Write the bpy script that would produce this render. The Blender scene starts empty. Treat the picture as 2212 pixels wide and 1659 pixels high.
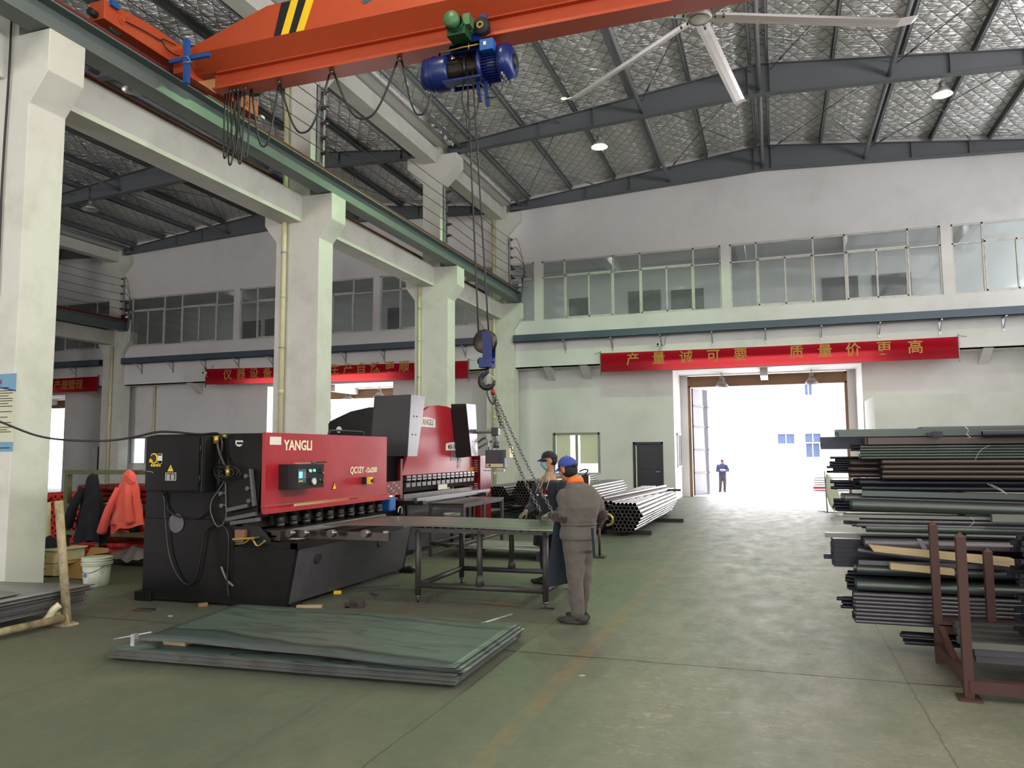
import bpy, math, random
from mathutils import Vector, Matrix
random.seed(7)
PI = math.pi
S = bpy.context.scene
C = bpy.context.collection

# ---------------------------------------------------------------- camera
EYE = Vector((0, 0, 1.70))
CAM_R = Vector((0.94603021, 0.32401666, -0.0063282))
CAM_D = Vector((-0.03506291, 0.08292189, -0.99593903))
CAM_F = Vector((-0.32217609, 0.94241029, 0.08980758))
FPX = 1661.0
cam = bpy.data.cameras.new('camera')
cam.sensor_width = 36; cam.lens = FPX / 2212 * 36; cam.clip_end = 500
cam_o = bpy.data.objects.new('camera', cam); C.objects.link(cam_o)
m = Matrix.Identity(4)
for i in range(3):
    m[i][0] = CAM_R[i]; m[i][1] = -CAM_D[i]; m[i][2] = -CAM_F[i]; m[i][3] = EYE[i]
cam_o.matrix_world = m
S.camera = cam_o

# ---------------------------------------------------------------- sky, exposure, lights
S.view_settings.view_transform = 'Standard'
S.view_settings.look = 'None'
S.view_settings.gamma = 1.0
S.view_settings.use_curve_mapping = False
S.view_settings.exposure = 0.0
w = bpy.data.worlds.new('sky'); S.world = w; w.use_nodes = True
bg = w.node_tree.nodes['Background']
bg.inputs[0].default_value = (0.93, 0.96, 1.0, 1); bg.inputs[1].default_value = 5.0

def area(name, loc, size, energy, col, direction):
    l = bpy.data.lights.new(name, 'AREA'); l.shape = 'RECTANGLE'
    l.size, l.size_y = size; l.energy = energy; l.color = col
    o = bpy.data.objects.new(name, l); C.objects.link(o); o.location = loc
    o.rotation_euler = Vector(direction).to_track_quat('-Z', 'Y').to_euler()
    return o
def lamp_light(name, loc, energy, col, r=0.07):
    l = bpy.data.lights.new(name, 'POINT'); l.energy = energy; l.color = col; l.shadow_soft_size = r
    o = bpy.data.objects.new(name, l); C.objects.link(o); o.location = loc
    return o
GREEN = (0.50, 1.0, 0.42); WARM = (1.0, 0.93, 0.62)
# added fill lights standing for daylight, in assumed openings of the unseen walls
area('gate_daylight_main', (-0.3, -13.9, 2.4), (7.0, 4.6), 120, (1.0, 0.95, 0.95), (0, 1, 0.12))
area('window_daylight_main', (-0.3, -13.9, 7.6), (17.0, 2.2), 520, (1.0, 0.96, 0.95), (0, 1, 0.22))
area('gate_daylight_side', (-19, -13.9, 2.4), (6.0, 4.6), 1600, (1.0, 0.92, 0.92), (0, 1, 0.1))
area('window_daylight_right', (9.5, 5.0, 7.6), (24.0, 2.2), 1750, (1.0, 0.95, 0.95), (-1, 0, 0.55))  # added fill from a strip assumed in the unseen right wall
# daylight through the three gates of the far wall
area('gate_daylight_far', (-0.25, 31.5, 2.2), (5.2, 4.2), 420, (1.0, 0.94, 0.97), (0, -1, -0.05))
area('gate_daylight_far_side', (-17.3, 31.5, 2.2), (5.2, 4.2), 800, (1.0, 0.94, 0.97), (0, -1, -0.05))
# ---------------------------------------------------------------- pixel of the 2212x1659 photograph -> point on a world plane
def at(px, py, X=None, Y=None, Z=None):
    d = CAM_R * (px - 1106) + CAM_D * (py - 829.5) + CAM_F * FPX
    t = X / d[0] if X is not None else Y / d[1] if Y is not None else (Z - EYE[2]) / d[2]
    return d * t + EYE

# ---------------------------------------------------------------- mesh builder
class G:
    def __init__(s): s.v = []; s.f = []; s.sm = []
    def add(s, vs, fs, smooth=False):
        n = len(s.v); s.v += [tuple(p) for p in vs]
        s.f += [tuple(i + n for i in f) for f in fs]; s.sm += [smooth] * len(fs)
        return s
    def box(s, x0, y0, z0, x1, y1, z1, M=None):
        x0, x1 = sorted((x0, x1)); y0, y1 = sorted((y0, y1)); z0, z1 = sorted((z0, z1))
        vs = [Vector(p) for p in ((x0,y0,z0),(x1,y0,z0),(x1,y1,z0),(x0,y1,z0),(x0,y0,z1),(x1,y0,z1),(x1,y1,z1),(x0,y1,z1))]
        if M: vs = [M @ p for p in vs]
        return s.add(vs, [(0,3,2,1),(4,5,6,7),(0,1,5,4),(1,2,6,5),(2,3,7,6),(3,0,4,7)])
    def bar(s, a, b, w, h, up=(0, 0, 1)):
        """a rectangular bar from a to b, w wide and h high"""
        a = Vector(a); b = Vector(b); d = (b - a); L = d.length; d.normalize()
        u = Vector(up)
        if abs(d.dot(u)) > 0.98: u = Vector((0, 1, 0))
        r = d.cross(u).normalized(); u = r.cross(d)
        M = Matrix((( r[0], d[0], u[0], a[0]), (r[1], d[1], u[1], a[1]), (r[2], d[2], u[2], a[2]), (0, 0, 0, 1)))
        return s.box(-w/2, 0, -h/2, w/2, L, h/2, M)
    def cyl(s, a, b, r, n=12, r1=None, cap=True, smooth=True):
        a = Vector(a); b = Vector(b); r1 = r if r1 is None else r1
        d = (b - a).normalized(); u = Vector((0, 0, 1)) if abs(d[2]) < 0.9 else Vector((1, 0, 0))
        p = d.cross(u).normalized(); q = d.cross(p)
        vs = [a + (p * math.cos(t) + q * math.sin(t)) * r for t in [2*PI*i/n for i in range(n)]]
        vs += [b + (p * math.cos(t) + q * math.sin(t)) * r1 for t in [2*PI*i/n for i in range(n)]]
        s.add(vs, [(i, i + n, (i + 1) % n + n, (i + 1) % n) for i in range(n)], smooth)
        if cap:
            k = len(s.v) - 2*n
            s.f += [tuple(k + i for i in range(n)), tuple(k + n + i for i in reversed(range(n)))]; s.sm += [False, False]
        return s
    def tube(s, a, b, ro, ri, n=12):
        """a hollow tube"""
        s.cyl(a, b, ro, n, cap=False)
        a = Vector(a); b = Vector(b)
        s.cyl(b, a, ri, n, cap=False)
        k = len(s.v) - 4*n
        # end rings: outer a = k.., outer b = k+n.., inner starts at b
        d = (b - a).normalized(); u = Vector((0, 0, 1)) if abs(d[2]) < 0.9 else Vector((1, 0, 0))
        p = d.cross(u).normalized(); q = d.cross(p)
        for e in (a, b):
            vs = [e + (p * math.cos(t) + q * math.sin(t)) * R for R in (ro, ri) for t in [2*PI*i/n for i in range(n)]]
            s.add(vs, [(i, (i + 1) % n, (i + 1) % n + n, i + n) for i in range(n)])
        return s
    def rtube(s, a, b, w, h, t, up=(0, 0, 1)):
        """a hollow rectangular tube"""
        a = Vector(a); b = Vector(b); d = (b - a).normalized(); r = d.cross(Vector(up)).normalized(); u = r.cross(d)
        def ring(e, k): return [e + r * x + u * z for x, z in ((-w/2+k, -h/2+k), (w/2-k, -h/2+k), (w/2-k, h/2-k), (-w/2+k, h/2-k))]
        vs = ring(a, 0) + ring(b, 0) + ring(a, t) + ring(b, t)
        fs = [(i, i+4, (i+1) % 4+4, (i+1) % 4) for i in range(4)]
        fs += [(8+i, (i+1) % 4+8, (i+1) % 4+12, 12+i) for i in range(4)]
        fs += [(i, (i+1) % 4, (i+1) % 4+8, i+8) for i in range(4)] + [(4+i, 12+i, (i+1) % 4+12, (i+1) % 4+4) for i in range(4)]
        return s.add(vs, fs)
    def path(s, pts, r, n=8, closed=False, cap=True):
        pts = [Vector(p) for p in pts]; m_ = len(pts); rings = []
        rr = r if isinstance(r, (list, tuple)) else [r] * m_
        prev = None
        for i, p in enumerate(pts):
            a = pts[i-1] if (i or closed) else p; b = pts[(i+1) % m_] if (i < m_-1 or closed) else p
            d = (b - a).normalized()
            if prev is None:
                u = Vector((0, 0, 1)) if abs(d[2]) < 0.9 else Vector((1, 0, 0)); x = d.cross(u).normalized()
            else:
                x = (prev - d * prev.dot(d)).normalized()
            prev = x; y = d.cross(x)
            rings.append([p + (x * math.cos(t) + y * math.sin(t)) * rr[i] for t in [2*PI*k/n for k in range(n)]])
        vs = [q for g in rings for q in g]; fs = []
        for i in range(m_ if closed else m_-1):
            j = (i+1) % m_
            fs += [(i*n+k, i*n+(k+1) % n, j*n+(k+1) % n, j*n+k) for k in range(n)]
        s.add(vs, fs, True)
        if cap and not closed:
            k = len(s.v) - m_*n
            s.f += [tuple(k+i for i in reversed(range(n))), tuple(k+(m_-1)*n+i for i in range(n))]; s.sm += [False]*2
        return s
    def prism(s, poly, axis, a0, a1):
        """extrude a 2-D polygon along an axis ('x': poly is (y,z), 'y': (x,z), 'z': (x,y))"""
        def P(p, a): return {'x': (a, p[0], p[1]), 'y': (p[0], a, p[1]), 'z': (p[0], p[1], a)}[axis]
        n = len(poly); area2 = sum(poly[i][0]*poly[(i+1) % n][1]-poly[(i+1) % n][0]*poly[i][1] for i in range(n))
        if area2 < 0: poly = poly[::-1]
        if (axis == 'y'): poly = poly[::-1]
        if a0 > a1: a0, a1 = a1, a0
        vs = [P(p, a0) for p in poly] + [P(p, a1) for p in poly]
        return s.add(vs, [tuple(reversed(range(n))), tuple(range(n, 2*n))] + [(i, (i+1) % n, (i+1) % n+n, i+n) for i in range(n)])
    def lathe(s, prof, c, axis='z', n=24, M=None):
        vs = []; c = Vector(c)
        for r, h in prof:
            for k in range(n):
                t = 2*PI*k/n; x, y = r*math.cos(t), r*math.sin(t)
                p = {'z': Vector((x, y, h)), 'x': Vector((h, x, y)), 'y': Vector((y, h, x))}[axis]
                if M: p = M @ p
                vs.append(c + p)
        fs = [(i*n+k, i*n+(k+1) % n, (i+1)*n+(k+1) % n, (i+1)*n+k) for i in range(len(prof)-1) for k in range(n)]
        return s.add(vs, fs, True)
    def ball(s, c, r, n=16, m_=10, M=None):
        if not isinstance(r, (tuple, list)): r = (r, r, r)
        vs = []; c = Vector(c)
        for i in range(m_+1):
            ph = PI*i/m_
            for k in range(n):
                t = 2*PI*k/n; p = Vector((r[0]*math.sin(ph)*math.cos(t), r[1]*math.sin(ph)*math.sin(t), -r[2]*math.cos(ph)))
                if M: p = M @ p
                vs.append(c + p)
        return s.add(vs, [(i*n+k, i*n+(k+1) % n, (i+1)*n+(k+1) % n, (i+1)*n+k) for i in range(m_) for k in range(n)], True)
    def grid(s, fn, nu, nv, smooth=True):
        vs = [fn(i/nu, j/nv) for i in range(nu+1) for j in range(nv+1)]
        return s.add(vs, [(i*(nv+1)+j, (i+1)*(nv+1)+j, (i+1)*(nv+1)+j+1, i*(nv+1)+j+1) for i in range(nu) for j in range(nv)], smooth)
    def slab(s, pts, t):
        """a plate: quad or polygon pts (in order), thickened by vector t"""
        n = len(pts); t = Vector(t); vs = [Vector(p) for p in pts] + [Vector(p) + t for p in pts]
        return s.add(vs, [tuple(reversed(range(n))), tuple(range(n, 2*n))] + [(i, (i+1) % n, (i+1) % n+n, i+n) for i in range(n)])

ROOT = {}
def mesh_of(g, mt, name, origin=Vector((0, 0, 0))):
    me = bpy.data.meshes.new(name)
    me.from_pydata([tuple(Vector(p) - origin) for p in g.v], [], g.f)
    me.polygons.foreach_set('use_smooth', g.sm)
    if mt: me.materials.append(mt)
    me.update()
    return me
def origin_of(o):
    p = Vector((0, 0, 0))
    while o: p = p + o.location; o = o.parent
    return p
def props(o, label=None, cat=None, group=None, kind=None):
    if label: o['label'] = label
    if cat: o['category'] = cat
    if group: o['group'] = group
    if kind: o['kind'] = kind
    return o
def part(name, g, mt, parent=None, label=None, bev=0, kind=None, at0=None):
    """one mesh object; vertices are given in world coordinates; parents are never rotated while building"""
    org = origin_of(parent) if parent else (Vector(at0) if at0 else Vector((0, 0, 0)))
    o = bpy.data.objects.new(name, mesh_of(g, mt, name, org)); C.objects.link(o)
    if parent: o.parent = parent
    elif at0: o.location = at0
    if bev:
        b = o.modifiers.new('bevel', 'BEVEL'); b.width = bev; b.segments = 2; b.limit_method = 'ANGLE'; b.angle_limit = 0.6
    if label: o['label'] = label
    if kind: o['kind'] = kind
    return o
def thing(name, label, cat, loc=(0, 0, 0), group=None):
    o = bpy.data.objects.new(name, None); C.objects.link(o); o.location = loc; o.empty_display_size = 0.1
    return props(o, label, cat, group)
def single(name, g, mt, label, cat, group=None, bev=0, kind=None, loc=None):
    """a thing that is one mesh"""
    if loc is None:
        xs = [p[0] for p in g.v]; ys = [p[1] for p in g.v]; zs = [p[2] for p in g.v]
        loc = ((min(xs)+max(xs))/2, (min(ys)+max(ys))/2, min(zs))
    return props(part(name, g, mt, None, bev=bev, at0=loc), label, cat, group, kind)
def struct(name, g, mt, parent=None, label=None, bev=0):
    o = part(name, g, mt, parent, bev=bev)
    if not parent: o['kind'] = 'structure'; o['label'] = label or name.replace('_', ' '); o['category'] = name.split('_')[0]
    elif label: o['label'] = label
    return o
def copy_tree(o, parent=None):
    c = o.copy(); C.objects.link(c)
    if parent: c.parent = parent
    for ch in list(o.children): copy_tree(ch, c)
    return c
def text_geo(body, size, M, ext=0.002, align='CENTER', bold=0.0, sx=1.0, shear=0.0):
    """lettering as geometry; M places it (text lies in local x,y; faces +z)"""
    cu = bpy.data.curves.new('t', 'FONT'); cu.body = body; cu.size = size; cu.extrude = ext; cu.align_x = align; cu.align_y = 'CENTER'
    cu.offset = bold; cu.shear = shear; cu.resolution_u = 3
    o = bpy.data.objects.new('t', cu); C.objects.link(o)
    me = o.to_mesh(); g = G()
    sc = Matrix.Diagonal((sx, 1, 1, 1))
    ok = [abs(v.co.y) < 1.3*size and abs(v.co.x) < 1.3*size*len(body) for v in me.vertices]   # drop stray spikes of the outline
    g.add([M @ (sc @ (v.co if ok[i] else Vector((0, 0, 0)))) for i, v in enumerate(me.vertices)], [tuple(p.vertices) for p in me.polygons if all(ok[i] for i in p.vertices)])
    o.to_mesh_clear(); bpy.data.objects.remove(o); bpy.data.curves.remove(cu)
    return g
def face_M(origin, xdir, zdir=None, up=(0, 0, 1)):
    """text plane: local x along xdir, local y up"""
    x = Vector(xdir).normalized(); y = Vector(up); y = (y - x * y.dot(x)).normalized(); z = x.cross(y)
    return Matrix(((x[0], y[0], z[0], origin[0]), (x[1], y[1], z[1], origin[1]), (x[2], y[2], z[2], origin[2]), (0, 0, 0, 1)))
def sag(a, b, drop, n=16):
    a = Vector(a); b = Vector(b)
    return [a.lerp(b, i/n) - Vector((0, 0, drop*4*(i/n)*(1-i/n))) for i in range(n+1)]
def spline(pts, n=8):
    P = [Vector(p) for p in pts]; P = [P[0]*2-P[1]] + P + [P[-1]*2-P[-2]]; out = []
    for i in range(1, len(P)-2):
        for k in range(n):
            t = k/n; a, b, c, d = P[i-1], P[i], P[i+1], P[i+2]
            out.append(0.5*((2*b)+(c-a)*t+(2*a-5*b+4*c-d)*t*t+(3*b-a-3*c+d)*t**3))
    out.append(P[-2]); return out

# ---------------------------------------------------------------- materials
def nn(t, kind, **kw):
    n = t.nodes.new(kind)
    for k, v in kw.items(): setattr(n, k, v)
    return n
def lin(c): return tuple((x/12.92 if x <= 0.04045 else ((x+0.055)/1.055)**2.4) for x in c)
def mat(name, rgb, rough=0.6, metal=0.0, var=0.12, vs=3.0, bump=0.0, bs=40.0, dirt=None, dirt_amt=0.5, dirt_scale=1.5, spec=0.5, emit=None, stretch=None, rvar=0.1, trans=0.0, sheen=0.0):
    """rgb in sRGB 0..1; a fine noise varies the colour, a larger one adds dirt of its own colour"""
    m = bpy.data.materials.new(name); m.use_nodes = True; t = m.node_tree; b = t.nodes['Principled BSDF']
    c = lin(rgb)
    b.inputs['Metallic'].default_value = metal; b.inputs['Specular IOR Level'].default_value = spec
    b.inputs['Roughness'].default_value = rough
    tc = nn(t, 'ShaderNodeTexCoord'); mp = nn(t, 'ShaderNodeMapping'); t.links.new(tc.outputs['Object'], mp.inputs[0])
    if stretch: mp.inputs['Scale'].default_value = stretch
    n1 = nn(t, 'ShaderNodeTexNoise'); n1.inputs['Scale'].default_value = vs; n1.inputs['Detail'].default_value = 5; t.links.new(mp.outputs[0], n1.inputs[0])
    mx = nn(t, 'ShaderNodeMix', data_type='RGBA'); mx.inputs[6].default_value = tuple(x*(1-var) for x in c) + (1,); mx.inputs[7].default_value = tuple(min(1, x*(1+var)) for x in c) + (1,)
    t.links.new(n1.outputs[0], mx.inputs[0]); out = mx.outputs[2]
    if dirt:
        n2 = nn(t, 'ShaderNodeTexNoise'); n2.inputs['Scale'].default_value = dirt_scale; n2.inputs['Detail'].default_value = 8; n2.inputs['Roughness'].default_value = 0.65
        t.links.new(mp.outputs[0], n2.inputs[0])
        r = nn(t, 'ShaderNodeMapRange'); r.inputs[1].default_value = 0.48; r.inputs[2].default_value = 0.72; r.inputs[4].default_value = dirt_amt
        t.links.new(n2.outputs[0], r.inputs[0])
        m2 = nn(t, 'ShaderNodeMix', data_type='RGBA'); m2.inputs[7].default_value = lin(dirt) + (1,)
        t.links.new(r.outputs[0], m2.inputs[0]); t.links.new(out, m2.inputs[6]); out = m2.outputs[2]
    t.links.new(out, b.inputs['Base Color'])
    if rvar:
        rr = nn(t, 'ShaderNodeMapRange'); rr.inputs[3].default_value = max(0.02, rough-rvar); rr.inputs[4].default_value = min(1, rough+rvar)
        t.links.new(n1.outputs[0], rr.inputs[0]); t.links.new(rr.outputs[0], b.inputs['Roughness'])
    if bump:
        n3 = nn(t, 'ShaderNodeTexNoise'); n3.inputs['Scale'].default_value = bs; n3.inputs['Detail'].default_value = 4; t.links.new(mp.outputs[0], n3.inputs[0])
        bp = nn(t, 'ShaderNodeBump'); bp.inputs['Strength'].default_value = bump; bp.inputs['Distance'].default_value = 0.02
        t.links.new(n3.outputs[0], bp.inputs['Height']); t.links.new(bp.outputs[0], b.inputs['Normal'])
    if emit:
        b.inputs['Emission Color'].default_value = tuple(emit[:3]) + (1,); b.inputs['Emission Strength'].default_value = emit[3]
    if trans: b.inputs['Transmission Weight'].default_value = trans
    if sheen: b.inputs['Sheen Weight'].default_value = sheen
    return m
def glass_mat(name, tint, rough=0.05, alpha=0.25):
    m = bpy.data.materials.new(name); m.use_nodes = True; t = m.node_tree; t.nodes.remove(t.nodes['Principled BSDF'])
    tr = nn(t, 'ShaderNodeBsdfTransparent'); tr.inputs[0].default_value = tint + (1,)
    gl = nn(t, 'ShaderNodeBsdfGlossy'); gl.inputs['Roughness'].default_value = rough
    df = nn(t, 'ShaderNodeBsdfDiffuse'); df.inputs[0].default_value = (0.42, 0.42, 0.42, 1)
    lw = nn(t, 'ShaderNodeLayerWeight'); pw = nn(t, 'ShaderNodeMath', operation='POWER'); pw.inputs[1].default_value = 5.0; t.links.new(lw.outputs['Facing'], pw.inputs[0])
    fr = nn(t, 'ShaderNodeMath', operation='MULTIPLY_ADD'); fr.inputs[1].default_value = 0.9; fr.inputs[2].default_value = 0.035; t.links.new(pw.outputs[0], fr.inputs[0])
    a = nn(t, 'ShaderNodeMixShader'); b = nn(t, 'ShaderNodeMixShader'); b.inputs[0].default_value = alpha
    # rain streaks and dust on the pane
    t.links.new(tr.outputs[0], b.inputs[1]); t.links.new(df.outputs[0], b.inputs[2])
    t.links.new(fr.outputs[0], a.inputs[0]); t.links.new(b.outputs[0], a.inputs[1]); t.links.new(gl.outputs[0], a.inputs[2])
    t.links.new(a.outputs[0], t.nodes['Material Output'].inputs[0])
    return m
def emis(name, rgb, s, base=(0.9, 0.9, 0.9)):
    return mat(name, base, 0.4, emit=rgb + (s,), var=0)

M = {}
M['wall'] = mat('white_plaster', (0.84, 0.83, 0.825), 0.85, var=0.05, vs=1.2, bump=0.25, bs=3, dirt=(0.66, 0.66, 0.64), dirt_amt=0.35, dirt_scale=0.5)
M['col'] = mat('painted_column', (0.80, 0.795, 0.755), 0.85, var=0.06, vs=2.0, bump=0.5, bs=5, dirt=(0.62, 0.63, 0.55), dirt_amt=0.45, dirt_scale=1.1)
M['outwall'] = mat('outdoor_white_wall', (0.9, 0.9, 0.9), 0.8, var=0.04)
M['steel'] = mat('grey_roof_steel', (0.37, 0.385, 0.40), 0.6, 0.0, var=0.08, vs=1.5)
M['purlin'] = mat('galvanised_purlin', (0.52, 0.53, 0.54), 0.45, 0.5, var=0.15, vs=4)
M['pipe_roof'] = mat('grey_tube', (0.5, 0.51, 0.52), 0.4, 0.3)
M['gird'] = mat('crane_beam_grey', (0.38, 0.42, 0.41), 0.45, 0.0, var=0.1)
M['redoxide'] = mat('red_oxide_rail', (0.42, 0.12, 0.08), 0.6, var=0.2)
M['frame'] = mat('window_frame_white', (0.77, 0.76, 0.74), 0.5, var=0.06, dirt=(0.5, 0.48, 0.42), dirt_amt=0.5, dirt_scale=6)
M['glass'] = glass_mat('dusty_glass', (0.80, 0.84, 0.84), 0.03, 0.16)
M['glass2'] = glass_mat('clear_glass', (0.9, 0.93, 0.95), 0.02, 0.05)
M['darkdoor'] = mat('dark_door', (0.17, 0.16, 0.2), 0.4, var=0.15)
M['tray'] = mat('cable_tray', (0.28, 0.33, 0.38), 0.45, 0.2, var=0.08)
M['galv'] = mat('galvanised', (0.66, 0.67, 0.68), 0.35, 0.6, var=0.1)
M['cream'] = mat('cream_pipe', (0.80, 0.77, 0.62), 0.45, var=0.06, dirt=(0.55, 0.5, 0.35), dirt_amt=0.35, dirt_scale=3)
M['orange'] = mat('crane_orange', (0.70, 0.275, 0.13), 0.5, var=0.07, vs=2, dirt=(0.5, 0.2, 0.1), dirt_amt=0.2, dirt_scale=2)
M['yellow'] = mat('hazard_yellow', (0.93, 0.76, 0.08), 0.5, var=0.05)
M['black'] = mat('black_paint', (0.08, 0.08, 0.08), 0.5, var=0.2)
M['blue'] = mat('hoist_blue', (0.07, 0.14, 0.38), 0.3, var=0.15, vs=6, dirt=(0.05, 0.06, 0.12), dirt_amt=0.4, dirt_scale=5)
M['blue2'] = mat('blue_box', (0.09, 0.33, 0.60), 0.4)
M['green'] = mat('motor_green', (0.12, 0.30, 0.18), 0.35, var=0.2, dirt=(0.05, 0.12, 0.07), dirt_amt=0.5, dirt_scale=5)
M['lgreen'] = mat('motor_green_light', (0.28, 0.44, 0.28), 0.4, var=0.1)
M['drum'] = mat('oily_drum', (0.16, 0.13, 0.10), 0.3, 0.5, var=0.3, vs=20)
M['cable'] = mat('black_cable', (0.10, 0.095, 0.09), 0.4, var=0.2)
M['rope'] = mat('steel_rope', (0.22, 0.21, 0.20), 0.5, 0.6)
M['chain'] = mat('chain_steel', (0.42, 0.41, 0.40), 0.3, 0.9, var=0.2)
M['fan'] = mat('fan_blade', (0.86, 0.84, 0.84), 0.3, 0.35, var=0.04)
M['tablesteel'] = mat('table_steel', (0.26, 0.245, 0.24), 0.5, 0.35, var=0.2, vs=8, dirt=(0.33, 0.24, 0.18), dirt_amt=0.3, dirt_scale=6)
M['machine'] = mat('machine_black', (0.080, 0.077, 0.079), 0.5, 0.0, spec=.22, var=0.2, vs=2.5, dirt=(0.19, 0.175, 0.155), dirt_amt=0.4, dirt_scale=1.6)
M['machine2'] = mat('machine_dark_grey', (0.30, 0.29, 0.305), 0.32, 0.0, var=0.12, vs=2.0, dirt=(0.16, 0.15, 0.14), dirt_amt=0.5, dirt_scale=2.2)
M['red'] = mat('machine_red', (0.63, 0.105, 0.15), 0.33, var=0.10, vs=1.5, dirt=(0.72, 0.36, 0.38), dirt_amt=0.25, dirt_scale=1.8)
M['dred'] = mat('machine_dark_red', (0.45, 0.06, 0.08), 0.35, var=0.1)
M['white'] = mat('white_paint', (0.86, 0.85, 0.82), 0.5, var=0.03)
M['brushed'] = mat('brushed_steel', (0.58, 0.57, 0.58), 0.33, 0.85, var=0.15, vs=3, stretch=(1, 1, 12))
M['bar'] = mat('bright_steel', (0.48, 0.46, 0.45), 0.3, 0.9, var=0.2, vs=10)
M['tool'] = mat('tool_steel', (0.42, 0.40, 0.39), 0.35, 0.85, var=0.25, vs=15)
M['oil'] = mat('oily_steel', (0.25, 0.23, 0.21), 0.35, 0.7, var=0.3, vs=10)
M['paper'] = mat('paper', (0.86, 0.85, 0.80), 0.8, var=0.03)
M['brass'] = mat('brass', (0.68, 0.58, 0.30), 0.35, 0.8, var=0.15)
M['screen'] = emis('lcd_screen', (0.25, 0.8, 0.85), 1.2, (0.2, 0.7, 0.75))
M['led'] = emis('green_led', (0.05, 0.9, 0.45), 1.5, (0.1, 0.8, 0.5))
M['rubber'] = mat('rubber', (0.08, 0.08, 0.08), 0.7)
M['brown'] = mat('brown_paint', (0.50, 0.36, 0.24), 0.5, var=0.1)
M['wood'] = mat('pale_timber', (0.68, 0.60, 0.46), 0.75, var=0.18, vs=6, stretch=(0.3, 6, 6), bump=0.3, bs=30)
M['concrete'] = mat('outdoor_concrete', (0.72, 0.72, 0.72), 0.8, var=0.06)
M['sheet'] = None
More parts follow.
